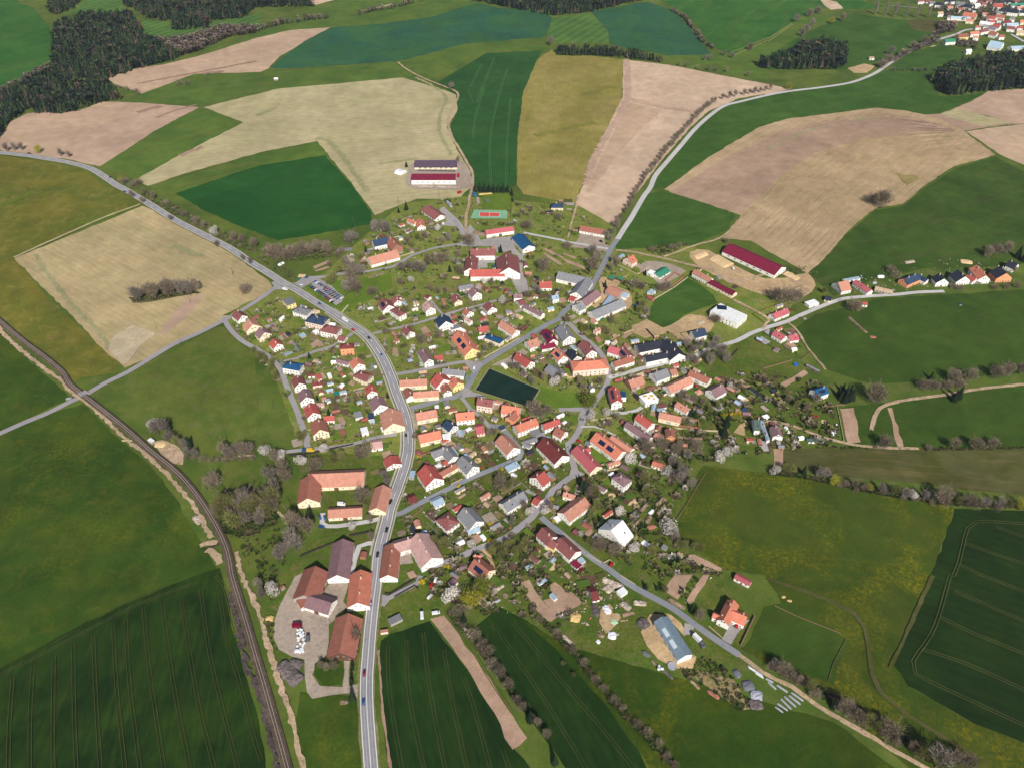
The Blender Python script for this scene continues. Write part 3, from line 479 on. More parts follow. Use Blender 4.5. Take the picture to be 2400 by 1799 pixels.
# ================================================================ roads
def asphalt(name, c, k=1.):
    m = N(name, .85, .25); p = m.pos()
    col = m.mix(m.noise(p, 1 / 25., 4, .6, .3, .7), lin(c, k * .9), lin(c, k * 1.1))
    col = m.mix(m.math('MULTIPLY', m.noise(p, 1 / 4., 4, .7, .58, .66), .45), col, lin(c, k * .6))
    col = m.vary(col, .12, m.noise(p, 1.5, 4, .7, .3, .7)); return m.out(col)
A_main = asphalt('asphalt_main', (158, 155, 158)); A_lane = asphalt('asphalt_lane', (158, 152, 154))
A_lt = asphalt('asphalt_light', (196, 192, 190)); A_dk = asphalt('asphalt_dark', (138, 140, 146)); D_tr = GR['dirt']
ROADS = [
 ('lane', 'A 700,1290 560,1400 e 2050,1050 1900,1130 1700,1230 1500,1320 1300,1440 1100,1560 900,1658 i 750,90 600,160 400,260 200,340 0,430 -80,465', 5.2, A_lane, 'grey lane from the left edge over the level crossing to the village'),
 ('lane', 'd 1620,300 1400,370 1200,460 1080,530 950,620 850,670 700,720 450,760 200,790 0,825 c 1980,880 1830,920 1700,1010 1570,1130 1460,1260 1340,1400 1240,1520 C 1130,0 1050,110 960,260 880,400 800,520 700,680', 6.0, A_lt, 'pale country road winding from the far village'),
 ('lane', 'C 705,672 620,790 560,920 480,1080 400,1230 300,1380 150,1500 0,1620 E 2150,50 2000,120 1800,240 1600,360 1400,480 1250,570 1130,650 1060,760 1000,870 960,950 900,1010 800,1060 650,1090 450,1150 250,1200 170,1230', 5.6, A_dk, 'asphalt road through the village past the pond'),
 ('lane', 'E 1130,640 1000,610 930,600 700,640 500,680 250,730 30,765', 4.2, A_lane, 'side lane from the pond junction to the main road'),
 ('lane', 'D 20,20 100,170 250,320 400,410 550,500 700,610 760,700 830,880 900,1060 980,1250 1050,1450 1110,1600 G 1100,0 1120,60', 4.6, A_lane, 'curved residential street on the left of the village'),
 ('lane', 'G 740,115 900,100 1100,75 1300,60 1500,40 1700,10 D 1900,1605 2100,1560 E 60,1540', 3.6, A_lane, 'lane joining the left street and the main road'),
 ('lane', 'D 770,590 950,560 1200,470 1450,390 1560,330 1700,230', 3.6, A_lane, 'short side street with yellow hedges'),
 ('lane', 'E 890,1060 940,1120 1000,1200 1100,1280 1180,1350 1250,1440 1300,1500', 3.4, A_lane, 'lane below the pond houses'),
 ('lane', 'H 30,920 120,900 300,800 500,700 700,600 900,500 1100,410 1300,330 1500,250 1640,190 1670,110 1620,40 E 1400,1440 1260,1430', 4.4, A_dk, 'middle lane climbing from the main road'),
 ('lane', 'F -40,100 80,110 200,240 330,340 480,480 540,600 590,720 590,820 550,920 500,1000 430,1090 380,1180 300,1210 100,1220 -60,1225', 4.8, A_lane, 'upper lane around the town hall'),
 ('lane', 'F 590,810 700,775 850,740 1000,690 1200,650 1400,600 1640,560 1900,430 J 150,330 300,250 450,190 600,140 800,80 970,0 h 600,940 800,910 1100,890 1300,870 1520,862', 4.6, A_lt, 'pale lane out to the right hand houses'),
 ('lane', 'F 350,1200 290,1300 240,1400 200,1500 120,1620 I 60,0 80,100 110,200 150,330 150,400 60,460 H 2211,505 2080,600 2000,720 1900,840 1800,960 1650,1080 1480,1210 1300,1290 1150,1340 950,1430 750,1520 400,1610', 4.8, A_lane, 'winding lane through the lower village'),
 ('lane', 'H 1920,950 2050,1060 2211,1180 I 100,1270 250,1390 400,1500 600,1630 o 1000,70 1200,180 1400,290 1600,440 1800,580 1960,685', 4.4, A_dk, 'grey lane leaving toward the lower right'),
 ('lane', 'F 620,1260 800,1265 950,1230 1020,1190', 3.4, A_lt, 'pale track in front of the red church-like house'),
 ('lane', 'B 920,640 860,520 800,420', 3.6, A_lane, 'short lane to the red hall'),
 ('track', 'B 960,580 950,480 955,360 985,240 1005,100 b 1870,1600 1870,1500 1830,1420 1750,1280 1690,1180 1660,1050 1690,950 1745,840 1720,790 1600,740 1450,680 1300,600 1225,540', 3.2, GR['straw'], 'sandy track past the far barns'),
 ('lane', 'B 900,735 700,760 500,800 350,850 260,880 A 2211,1030 2050,1060 1900,1090 1700,1110 1500,1130 1300,1165 1100,1230 960,1290', 3.8, A_lane, 'upper lane from the car park to the farm'),
 ('lane', 'B 1700,590 1900,630 2211,690 C 0,700 300,750 580,800', 3.6, A_lt, 'pale lane from the farm yard to the country road'),
 ('track', 'C 680,815 900,840 1100,880 1300,920 1500,970 1700,1020 1900,1060 2050,1140 2211,1240 h 60,700 250,790 350,860 300,900', 3.4, GR['straw'], 'sandy track past the orange-roofed house'),
 ('track', 'C 1300,900 1450,850 1600,790 1780,730 1950,690 2100,610 2211,520', 2.6, GR['straw'], 'thin track along the edge of the tan field'),
 ('track', 'J 480,180 530,100 540,30 F 2211,-200', 3.0, GR['straw'], 'track down to the earthworks'),
 ('track', 'J 250,1370 450,1375 650,1380 800,1410 950,1460 1100,1520 1300,1590 1500,1640 l 700,520 880,545 1100,555 1300,560', 2.8, GR['straw'], 'sandy track along the lower right gardens'),
 ('track', 'l 890,400 930,260 1000,190 1200,140 1500,100 1800,50 2211,5 2300,0', 3.2, GR['straw'], 'curving field track on the right'),
 ('track', 'h 170,1130 250,1200 350,1360 500,1540', 2.0, GR['straw'], 'narrow track beside the right meadow'),
 ('lane', 'B 680,1650 900,1590 1100,1540 1350,1465', 3.0, A_lane, 'short lane among the upper white houses'),
 ('lane', 'D 1960,240 2211,180 E 0,180 300,110 500,50 580,30', 3.2, A_lane, 'side lane left of the blue-grey house'),
 ('path', 'B 500,1470 600,1600 660,1658', 2.4, A_lane, 'garden path beside the pink-roofed house'),
 ('lane', 'G 2090,960 1950,1000 1700,1040 1500,1070 1370,1070 1300,1030 1310,900', 3.6, A_lt, 'pale drive to the courtyard farm'),
 ('lane', 'G 2060,1290 1900,1290 1780,1330 1720,1500 1680,1680', 3.6, A_lt, 'pale drive between the roadside barns'),
 ('path', 'G 830,980 760,920 700,820 700,600', 2.2, GR['straw'], 'footpath through the bare copse'),
 ('lane', 'n 1090,260 1140,200 1250,140 1400,60 1420,0', 3.4, A_lane, 'lane end beside the black wall'),
 ('path', 'F 210,1440 400,1440 520,1480 680,1560', 1.8, A_lt, 'footpath with low wall below the village green'),
 ('lane', 'C 60,660 110,450 160,280 190,100', 2.2, GR['straw'], 'field track beside the pinkish field'),
 ('lane', 'K 1040,600 1200,530 1460,495', 5, A_lt, 'far village street'),
 ('lane', 'K 1990,600 2211,730', 6, A_lt, 'far village road at the right edge'),
 ('lane', 'K -100,100 100,120 380,150', 3.5, A_lane, 'far farm lane behind the poplars'),
 ('lane', 'o 1960,685 2100,790 2211,865 p 200,960 400,1110 600,1230 900,1400 1100,1520 1350,1658 1600,1800', 2.8, GR['straw'], 'rutted track continuing to the bottom right'),
 ('track', 'p 0,30 300,130 600,250 740,330 810,420 850,520 870,700 900,860 950,970 1050,1080 1200,1200 1500,1390 1900,1640', 2.6, GR['brownm'], 'faint wheel track across the dandelion meadow'),
 ('drainage_strip', 'e -40,1120 60,1260 250,1420 400,1540 i 530,-30 600,60 690,120 740,160 900,290 1080,470 1250,600 1400,740 1550,900 1680,1060 1760,1200 1830,1330', 3.2, GR['straw'], 'pale dry strip along the left of the railway'),
 ('drainage_strip', 'i 1790,1430 1860,1470 1910,1550', 5.0, GR['straw'], 'dry patch beside the ditch'),
 ('drainage_strip', 'i 1730,1400 1810,1370 1880,1370', 3.5, GR['straw'], 'dry ditch beside the railway'),
 ('drainage_strip', 'i 2040,1450 2060,1520 2090,1650 n 0,250 60,440 120,640 180,850 250,1050 310,1250 360,1450 400,1658 420,1750', 3.0, GR['straw'], 'pale dry strip along the right of the railway'),
 ('verge', 'e 1215,110 900,225 400,445 125,570', 3.0, GR['tan'], 'dry edge strip of the tan field'),
 ('verge', 'p 1420,0 1350,150 1230,420 1130,640 1050,800', 2.2, GR['brownm'], 'rough boundary strip beside the dark crop'),
]
for nm, s, w, m, lab in ROADS:
    _p = pts(s)
    for _i in range(1, len(_p) - 1):
        if (_p[_i] - _p[_i - 1]).normalized().dot((_p[_i + 1] - _p[_i]).normalized()) < .2: print('FOLD', lab, _i)
    if m is None: continue
    soft = m in (GR['straw'], GR['brownm'], GR['tan'])
    ribbon(nm, s, w, m, lab, rag=(.35 if soft else .06) * (2.6 if nm == 'drainage_strip' else 1), step=2.5 if nm == 'drainage_strip' else 4 if soft else 6)
sheet('junction', 'A 640,1240 720,1200 800,1200 880,1240 960,1240 1060,1160 1300,1150 1180,1230 1070,1290 1000,1330 900,1330 800,1330 700,1330 560,1400 600,1350 700,1310', A_lane, 'road junction at the head of the car park', jit=.05)
sheet('junction', 'n 1075,160 1160,180 1090,260 1050,320', A_lane, 'small junction at the bottom of the main road', jit=.05)
sheet('junction', 'E 930,590 1130,600 1170,640 1060,760 960,660', A_lane, 'pond corner junction', jit=.05)
sheet('junction', 'E 900,1000 960,930 1050,1000 1200,1030 1080,1050 960,1060 900,1080', A_lane, 'lower pond junction', jit=.05)
sheet('junction', 'F 240,1220 400,1170 350,1250 260,1400 200,1480 190,1300', A_lane, 'triangular junction by the village green', jit=.05)
sheet('traffic_island', 'F 40,1330 120,1280 200,1290 190,1380 130,1430 60,1390', GR['lawn'], 'round grassy island in the lane', smooth=True, jit=.05)
sheet('junction', 'I 80,180 160,330 280,400 160,450 60,460 100,330', A_lane, 'fork of the lower lane', jit=.05)
MAIN = 'a -80,1325 0,1325 200,1345 400,1375 600,1410 780,1460 900,1530 1000,1600 1110,1658 e 1300,115 1500,240 1700,345 1850,420 2000,500 A 400,990 600,1110 800,1240 1000,1350 1200,1480 1400,1600 D 1600,80 1780,190 1900,290 2000,420 2100,590 2190,800 E 60,1030 120,1180 170,1330 200,1500 H 205,0 195,130 160,290 100,470 40,640 G 2170,850 2140,1000 2100,1150 2060,1300 2030,1450 n 1045,0 1025,150 1000,350 985,500 970,700 958,850 955,1000 962,1200 975,1400 990,1600 1003,1760'
PM = catmull(pts(MAIN), 7); _p = pts(MAIN)
for _i in range(1, len(_p) - 1):
    if (_p[_i] - _p[_i - 1]).normalized().dot((_p[_i + 1] - _p[_i]).normalized()) < .7: print('FOLD main', _i)
ribbon('verge', '', 10.2, field_mat('verge_grass', (104, 112, 66), (122, 120, 82), (150, 142, 116), 12, fine=.3), 'rough grass verge of the main road', rag=.5, P=PM)
ribbon('main_road', '', 7.7, A_main, 'grey two-lane main road with white lines', P=PM)
_V = []; _F = []; _z = nextz()
for o in (.95, 2.5, -.95, -2.5): ribbon_geo(PM, (o + .35, o - .35), _z, _V, _F, rag=.06)
tag(mesh_obj('tyre_wear', _V, _F, asphalt('asphalt_worn', (142, 139, 143))), 'darker wheel lanes worn into the main road', None, None, 'structure')
_V = []; _F = []; _z = nextz()
for o in (3.45, -3.45): ribbon_geo(PM, (o + .14, o - .14), _z, _V, _F)
acc = 0
for i in range(len(PM) - 1):
    mid = (PM[i] + PM[i + 1]) / 2
    if mid.y < 330 or int(i / 1) % 2 == 0: ribbon_geo([PM[i], PM[i + 1]], (.12, -.12), _z, _V, _F)
tag(mesh_obj('road_markings', _V, _F, M_line), 'white edge and centre lines of the main road', None, None, 'structure')
M_curb = simple_mat('concrete_pavement', (178, 172, 160), sc=4)
_P = [p for p in PM if 330 < p.y < 620]
_V = []; _F = []; _z = nextz(); ribbon_geo(_P, (-4.9, -6.3), _z, _V, _F); ribbon_geo(_P, (5.6, 4.7), _z, _V, _F)
tag(mesh_obj('pavement', _V, _F, M_curb), 'pale pavements along the main road in the village', None, None, 'structure')
# ---------------------------------------------------------------- tractor lines
M_trk = simple_mat('tractor_line', (88, 88, 46), var=.25, sc=6); M_trd = simple_mat('tractor_line_dark', (68, 72, 34), var=.25, sc=6)
def tracks(lines, mat, label, gap=1.8, w=.34):
    _V = []; _F = []; z = nextz()
    rg = random.Random(3)
    for k, s in enumerate(lines):
        P = catmull(pts(s), 8)
        for o in (gap / 2, -gap / 2):
            ribbon_geo(P, (o + w / 2, o - w / 2), z + .004 * (k % 6), _V, _F, rag=.05, rg=rg)
    ZL[0] += .024
    tag(mesh_obj('wheel_tracks', _V, _F, mat), label, None, None, 'structure')
tracks(['m 115,880 85,1300 75,1720', 'm 290,790 265,1200 262,1720', 'm 470,700 462,1300 466,1720', 'm 638,600 645,1200 668,1720', 'm 810,510 830,1000 875,1720',
        'm 980,440 1010,950 1050,1350 1088,1720', 'm 1090,380 1120,900 1220,1720', 'm 1240,270 1300,850 1430,1720', 'm 1405,240 1480,800 1560,1250 1655,1720',
        'm 1565,180 1650,720 1740,1200 1870,1720', 'm 1735,110 1800,600 1900,1050 2075,1720', 'm 1900,150 1960,550 2080,950 2211,1450 2260,1600'], M_trd, 'tractor lines in the lower left crop field')
tracks(['m -80,900 0,860 400,660 800,450 1200,250 1700,60', 'm 1860,0 1930,80 1970,200 2000,350 2040,500'], M_trk, 'headland tracks of the lower left crop field', 1.6, .3)
tracks(['m -80,840 0,805 500,560 800,390 1200,190 1380,125 1620,40'], M_trk, 'pale seam along the lower left crop field', .1, .3)
tracks(['n 1140,600 1145,900 1180,1200 1270,1720', 'n 1300,560 1310,900 1360,1250 1465,1720', 'n 1445,490 1490,900 1560,1300 1645,1720', 'n 1625,640 1680,1000 1740,1300 1835,1720', 'n 1790,880 1870,1100 2040,1720',
        'n 2130,1500 2200,1720'], M_trd, 'tractor lines in the crop beside the main road')
tracks(['o 0,400 200,640 500,1000 800,1350 1090,1720', 'o 0,670 250,1030 450,1350 670,1720', 'n 2050,420 2211,650', 'n 1640,300 1800,520 2000,860 2211,1180'], M_trd, 'tractor lines in the bottom centre crop')
tracks(['l 2260,1212 1800,1190 1720,1250 1640,1560 1600,1658 p 1570,0 1480,320 1400,520 1250,740 1270,850 1700,1060 2260,1320', 'p 1330,640 1700,760 2260,1010', 'p 1480,360 1700,470 2260,700', 'p 1600,140 1850,240 2260,420', 'p 1800,-20 2260,160',
        'l 1640,1560 1850,1658', 'l 1700,1380 2260,1575', 'l 1960,1230 2260,1345'], M_trk, 'tractor lines in the dark right crop')
tracks(['b 1950,560 1850,760', 'b 2060,500 1900,900', 'b 2170,600 2080,900 2020,1250 2030,1600', 'b 2200,850 2170,1200 2160,1640', 'b 1830,780 1880,900', 'b 1970,770 1900,1000 1870,1200'], simple_mat('tractor_line_far', (92, 128, 70)), 'faint tractor lines in the curved crop field', 2, .4)
tracks(['d 0,340 200,210', 'd 0,365 215,215', 'c 2211,330 2000,420 1890,455', 'c 2211,350 1920,485'], simple_mat('pale_wheel_track', (150, 150, 84)), 'pale wheel tracks in the top right meadow', 1, .8)
# ---------------------------------------------------------------- railway
PR = catmull(pts('e -80,1050 0,1120 200,1290 400,1440 550,1570 i 600,0 720,100 900,240 1100,400 1300,580 1500,740 1650,900 1780,1080 1880,1250 1950,1400 1990,1550 m 2005,0 2080,250 2140,450 n 0,700 60,900 130,1150 200,1400 270,1658 290,1740'), 5)
zr = nextz() + .004
rail = empty('railway_track', PR[len(PR) // 2], 0, 'single railway track curving down the left side', 'railway')
def rel(o): return Vector(o) - rail.location
def loft(P, prof, mat, name, parent, label=None):
    V = []; Fc = []; n = len(prof)
    for i in range(len(P)):
        d = P[min(i + 1, len(P) - 1)] - P[max(i - 1, 0)]; d.normalize(); nn = Vector((-d.y, d.x, 0))
        for (o, h) in prof:
            q = P[i] + nn * o - parent.location; V.append((q.x, q.y, h))
    for i in range(len(P) - 1):
        for j in range(n - 1):
            a = i * n + j; Fc.append([a, a + 1, a + n + 1, a + n])
    ob = mesh_obj(name, V, Fc, mat, parent)
    if label: ob['label'] = label
    return ob
loft(PR, [(-2.9, zr), (-1.7, .55 + zr), (1.7, .55 + zr), (2.9, zr)], field_mat('ballast', (100, 86, 74), (84, 72, 62), (122, 106, 92), 6, fine=.3), 'ballast', rail)
Rr = simple_mat('rail_steel', (186, 172, 160), rough=.4)
for o in (-.75, .75): loft(PR, [(o - .13, .58 + zr), (o - .1, .8 + zr), (o + .1, .8 + zr), (o + .13, .58 + zr)], Rr, 'rail', rail)
_V = []; _F = []
for i in range(len(PR) - 1):
    L = (PR[i + 1] - PR[i]).length; k = max(1, int(L / 1.3)); d = (PR[i + 1] - PR[i]).normalized(); nn = Vector((-d.y, d.x, 0))
    for j in range(k):
        c = PR[i].lerp(PR[i + 1], j / k) - rail.location; b = len(_V)
        for (u, v) in ((-1.25, -.14), (1.25, -.14), (1.25, .14), (-1.25, .14)):
            q = c + nn * u + d * v; _V.append((q.x, q.y, .6 + zr))
        _F.append([b, b + 1, b + 2, b + 3])
sl_ = mesh_obj('sleepers', _V, _F, simple_mat('sleeper_wood', (74, 60, 52)), rail); sl_['kind'] = 'stuff'
MD_ = field_mat('ditch_rubble', (92, 80, 78), (66, 58, 56), (120, 108, 98), 4, fine=.5, c3amt=.8)
ribbon('railway_ditch', 'n 0,900 80,1200 150,1500 200,1720', 3, MD_, 'dark ditch beside the lower railway', rag=1.4, step=2)
ribbon('railway_ditch', 'm 2000,150 2060,450 2110,700 2200,950', 3, MD_, 'dark ditch left of the lower railway', rag=1.4, step=2)
# level crossing deck
lc = pts('i 672,95 745,65 775,85 700,118'); lz = zr + .80
_V = [(p.x, p.y, lz) for p in lc] + [(p.x, p.y, 0) for p in lc]
xo = mesh_obj('level_crossing', _V, [[3, 2, 1, 0], [0, 1, 5, 4], [1, 2, 6, 5], [2, 3, 7, 6], [3, 0, 4, 7]], A_lane)
tag(xo, 'asphalt deck of the level crossing', 'level crossing', None, 'structure')
# ================================================================ buildings
ROOF = dict(dr=('dark red', (120, 58, 56)), orr=('orange', (202, 124, 100)), rd=('red', (176, 88, 80)), mr=('maroon', (138, 84, 82)), sa=('salmon', (190, 134, 114)),
            br=('brown', (156, 100, 84)), pu=('purple-grey', (136, 106, 110)), gy=('grey', (132, 132, 136)), dk=('dark', (46, 50, 62)),
            bl=('blue', (26, 78, 118)), lb=('light blue', (164, 186, 204)), pk=('pink-red', (186, 98, 104)), mg=('magenta', (122, 30, 58)),
            wh=('white', (250, 250, 250)), gn=('green', (58, 138, 112)), nv=('navy', (50, 68, 94)), pp=('pale pink', (190, 152, 146)),
            vi=('dark purple', (92, 76, 92)), sl=('blue-grey', (126, 144, 158)), bg=('beige', (186, 160, 132)), gg=('grey-green', (78, 98, 90)))
WALL = dict(w=('white', (232, 228, 220)), c=('cream', (228, 212, 182)), p=('pink', (226, 202, 186)), o=('orange', (226, 152, 108)),
            b=('brick', (156, 108, 88)), y=('yellow', (230, 206, 142)), g=('grey', (158, 152, 146)), d=('wooden', (96, 70, 58)))
def roof_mat(c):
    m = N('roof', .8, .2); p = m.n('TexCoord').outputs['Object']
    col = m.mix(m.noise(p, 1 / 3., 4, .65, .35, .65), lin(c, .88), lin(c, 1.12))
    col = m.mix(m.math('MULTIPLY', m.noise(p, 1 / 1.3, 3, .7, .55, .7), .3), col, lin(tuple(v * .6 for v in c)))
    s = m.n('SeparateXYZ'); m.l(p, s.inputs[0])
    w = m.math('FRACT', m.math('MULTIPLY', s.outputs[2], 2.2)); col = m.vary(col, .07, w)
    col = m.vary(col, .14, m.n('ObjectInfo').outputs['Random'])
    return m.out(col)
def wall_mat(c):
    m = N('plaster', .9, .1); p = m.n('TexCoord').outputs['Object']
    col = m.mix(m.noise(p, 1 / 2.5, 4, .65, .35, .65), lin(c, 1.14), lin(c, 1.26))
    s = m.n('SeparateXYZ'); m.l(p, s.inputs[0])
    f = m.n('MapRange'); m.l(s.outputs[2], f.inputs[0]); f.inputs[1].default_value = .75; f.inputs[2].default_value = .35
    col = m.mix(m.math('MULTIPLY', f.outputs[0], .5), col, lin((136, 122, 110)))     # grey plinth band
    return m.out(col)
RM = {k: roof_mat(v[1]) for k, v in ROOF.items()}
WM = {k: wall_mat(v[1]) for k, v in WALL.items()}
M_metal = {}
M_glass = simple_mat('window_glass', (46, 54, 66), 1, rough=.15, spec=.6); M_frame = simple_mat('window_frame', (226, 222, 214))
M_door = simple_mat('door_wood', (112, 78, 58)); M_gdoor = simple_mat('garage_door', (196, 190, 180)); M_chim = simple_mat('chimney_brick', (206, 186, 168), rnd=.2)
M_solar = simple_mat('solar_panel', (26, 38, 66), rough=.2, spec=.6, var=.2, sc=1.); M_sky = simple_mat('skylight', (196, 208, 216), rough=.25)
def box_mesh(name, mat, mat2=None):
    V = [(x, y, z) for z in (0, 1) for y in (-.5, .5) for x in (-.5, .5)]
    Fc = [[0, 2, 3, 1], [4, 5, 7, 6], [0, 1, 5, 4], [1, 3, 7, 5], [3, 2, 6, 7], [2, 0, 4, 6]]
    me = bpy.data.meshes.new(name); me.from_pydata(V, [], Fc); me.materials.append(mat); return me
# unit window: frame ring of depth along +y (outward), pane sits inside; origin at centre bottom
def win_mesh(mat):
    V = []; Fc = []
    def bx(x0, x1, y0, y1, z0, z1):
        b = len(V)
        V.extend([(x, y, z) for z in (z0, z1) for y in (y0, y1) for x in (x0, x1)])
        Fc.extend([[b + i for i in f] for f in ([0, 2, 3, 1], [4, 5, 7, 6], [0, 1, 5, 4], [1, 3, 7, 5], [3, 2, 6, 7], [2, 0, 4, 6])])
    bx(-.5, -.42, -.05, .06, 0, 1); bx(.42, .5, -.05, .06, 0, 1); bx(-.42, .42, -.05, .06, 0, .07); bx(-.42, .42, -.05, .06, .93, 1)
    n = len(Fc)
    bx(-.42, .42, -.05, .03, .07, .93)
    me = bpy.data.meshes.new('window'); me.from_pydata(V, [], Fc); me.materials.append(mat); me.materials.append(M_glass)
    for i, p in enumerate(me.polygons): p.material_index = 1 if i >= n else 0
    return me
ME_win = win_mesh(M_frame); ME_door = box_mesh('door', M_door); ME_gdoor = box_mesh('garage_door', M_gdoor)
ME_chim = box_mesh('chimney', M_chim); ME_solar = box_mesh('solar_panel', M_solar); ME_skyl = box_mesh('skylight', M_sky)
CAMP = Vector((0, 0, CAM_H))
PLOTS = []
BLD = []          # (centre image xy, short name)
USED = set()
def uniq(lab):
    if lab in USED: print('DUPLICATE LABEL', lab)
    USED.add(lab); n = len(lab.split())
    if n < 4 or n > 16: print('LABEL LENGTH', n, lab)
    return lab
def proj(p):
    d = p - CAMP; Z = d.y * CP - d.z * SP; Yc = d.y * SP + d.z * CP
    return 1200 + F_PX * d.x / Z, 899.5 - F_PX * Yc / Z
def openings(root, c, ux, uy, hl, hw, he, hr, kind, rg, gable_x=True):
    """windows and a door on every wall that faces the camera; ux = ridge direction"""
    n = 0; best = None
    for (nrm, tan, dist, half, isg) in ((ux, uy, hl, hw, gable_x), (-ux, uy, hl, hw, gable_x), (uy, ux, hw, hl, False), (-uy, ux, hw, hl, False)):
        wc = c + nrm * dist
        if nrm.dot(Vector((CAMP.x - wc.x, CAMP.y - wc.y, 0)).normalized()) < .12: continue
        if best is None or half > best[3]: best = (nrm, tan, dist, half)
        rz = math.atan2(nrm.y, nrm.x) - math.pi / 2
        if kind in ('barn', 'farm'): spacing, ww, wh = 4.2, 1.0, .9
        elif kind == 'hall': spacing, ww, wh = 5.0, 2.6, 1.2
        else: spacing, ww, wh = 2.9, 1.15, 1.35
        rows = max(1, int(he / 2.7)) if kind not in ('hall', 'barn', 'farm') else 1
        cols = min(7, max(1, int(2 * half / spacing)))
        for r in range(rows + (1 if isg and hr - he > 2.4 and kind not in ('hall',) else 0)):
            top = r >= rows; cc = cols if not top else min(2, cols)
            z = (.9 + 2.75 * r) if rows > 1 or kind == 'house' else he * .45
            if top: z = he + .25
            if not top and z + wh > he - .1: z = he - .1 - wh
            if z < .3: continue
            for k in range(cc):
                if n > 22: break
                t = (k + .5) / cc * 2 - 1
                tt = t * half * (.86 if not top else .42)
                if not top and r == 0 and (nrm, tan) == best[:2] and k == cc // 2: continue
                inst('window', ME_win, root, nrm * (dist + .02) + tan * tt + Vector((0, 0, z)), rz, (ww, 1, wh)); n += 1
    if best:
        nrm, tan, dist, half = best; rz = math.atan2(nrm.y, nrm.x) - math.pi / 2
        cols = 1
        if kind in ('barn', 'hall', 'farm', 'garage'): inst('gate' if kind != 'garage' else 'garage_door', ME_gdoor if kind != 'barn' else ME_door, root, nrm * (dist + .03), rz, (min(3.2, half), .12, min(3.2, he * .8)))
        else: inst('door', ME_door, root, nrm * (dist + .03), rz, (1.1, .12, 2.1))
def building(t, x1, y1, x2, y2, ex, ey, he, rc, wc, kind, typ, loc, opt=''):
    pitch = math.tan(rad(34 if kind in ('barn', 'farm') else 25 if kind in ('hall', 'shed') else 37))
    if typ == 'h': pitch = math.tan(rad(28))
    if kind in ('house', 'farm'): he *= 1.14
    hr = he + 3
    for _ in range(40):
        A = G(t, x1, y1, hr); B = G(t, x2, y2, hr); E_ = G(t, ex, ey, he)
        d = (B - A); d.z = 0; L = max(d.length, .5); ux = d.normalized() if d.length > .1 else Vector((1, 0, 0)); uy = Vector((-ux.y, ux.x, 0))
        w = min(14., max(1.4, abs((E_ - A).dot(uy)))); hr = .65 * hr + .35 * (he + w * pitch)
    c = (A + B) / 2; c.z = 0; hl = L / 2 + .35; w *= 1.05; hr = he + w * pitch
    if typ == 'h': hl = L / 2 + w
    if kind == 'far house': hl *= 1.3; w *= 1.35; he *= 1.25; hr = he + w * pitch
    rn = ROOF[rc][0]; wn = WALL[wc][0]
    name = {'house': 'house', 'barn': 'barn', 'hall': 'hall', 'farm': 'farm_building', 'shed': 'shed', 'garage': 'garage', 'church': 'schoolhouse', 'town': 'town_hall'}.get(kind, kind)
    word = name.replace('_', ' ')
    lab = uniq('%s-roofed %s %s %s' % (rn, wn, word, loc))
    root = empty(name, c, 0, lab, word)
    if kind in ('house',): root['group'] = 'village houses'
    V = []; ov = .35 if kind != 'shed' else .2
    wl = hl - ov; ww = w - ov
    wz = he + ov * pitch * .5
    def P_(a, b, z): q = ux * a + uy * b; return (q.x, q.y, z)
    # walls
    V = [P_(-wl, -ww, 0), P_(wl, -ww, 0), P_(wl, ww, 0), P_(-wl, ww, 0), P_(-wl, -ww, wz), P_(wl, -ww, wz), P_(wl, ww, wz), P_(-wl, ww, wz)]
    Fc = [[0, 1, 5, 4], [2, 3, 7, 6]]
    if typ == 'g':
        V += [P_(-wl, 0, hr - .12), P_(wl, 0, hr - .12)]; Fc += [[1, 2, 6, 9, 5], [3, 0, 4, 8, 7]]
    else: Fc += [[1, 2, 6, 5], [3, 0, 4, 7]]
    mesh_obj('wall', V, Fc, WM[wc], root)
    # roof, 0.18 m thick
    rl = hl if typ == 'g' else hl - w
    th = .18; V = []
    for dz in (0, -th):
        V += [P_(-hl, -w, he + dz), P_(hl, -w, he + dz), P_(hl, w, he + dz), P_(-hl, w, he + dz), P_(-rl, 0, hr + dz), P_(rl, 0, hr + dz)]
    Fc = [[0, 1, 5, 4], [2, 3, 4, 5], [6, 10, 11, 7], [8, 11, 10, 9], [0, 6, 7, 1], [2, 8, 9, 3]]
    if typ == 'h': Fc += [[1, 2, 5], [3, 0, 4], [7, 11, 8], [9, 10, 6], [1, 7, 8, 2], [3, 9, 6, 0]]
    else: Fc += [[1, 7, 11, 5], [5, 11, 8, 2], [3, 9, 10, 4], [4, 10, 6, 0]]
    roof = mesh_obj('roof', V, Fc, RM[rc], root)
    rg = random.Random(int(x1 * 7 + y1 * 3 + hl * 100))
    if kind in ('house', 'farm', 'town', 'church'):
        for s_ in ((1, -1) if hl > 9 else (rg.choice((1, -1)),)):
            q = ux * (s_ * rl * .45) + uy * (w * .14 * rg.choice((-1, 1)))
            ch = inst('chimney', ME_chim, roof, Vector((q.x, q.y, hr - w * pitch * .3)), math.atan2(ux.y, ux.x), (.75, .75, 1.5 + w * pitch * .3))
    far = proj(c)[1] < 150 and proj(c)[0] > 2050
    if far:
        pass
    openings(root, Vector(c), ux, uy, wl, ww, he, hr, 'far' if far else kind, rg)
    sgn = 1 if (E_ - A).dot(uy) > 0 else -1
    ang = math.atan2(ux.y, ux.x); sl = math.atan(pitch)
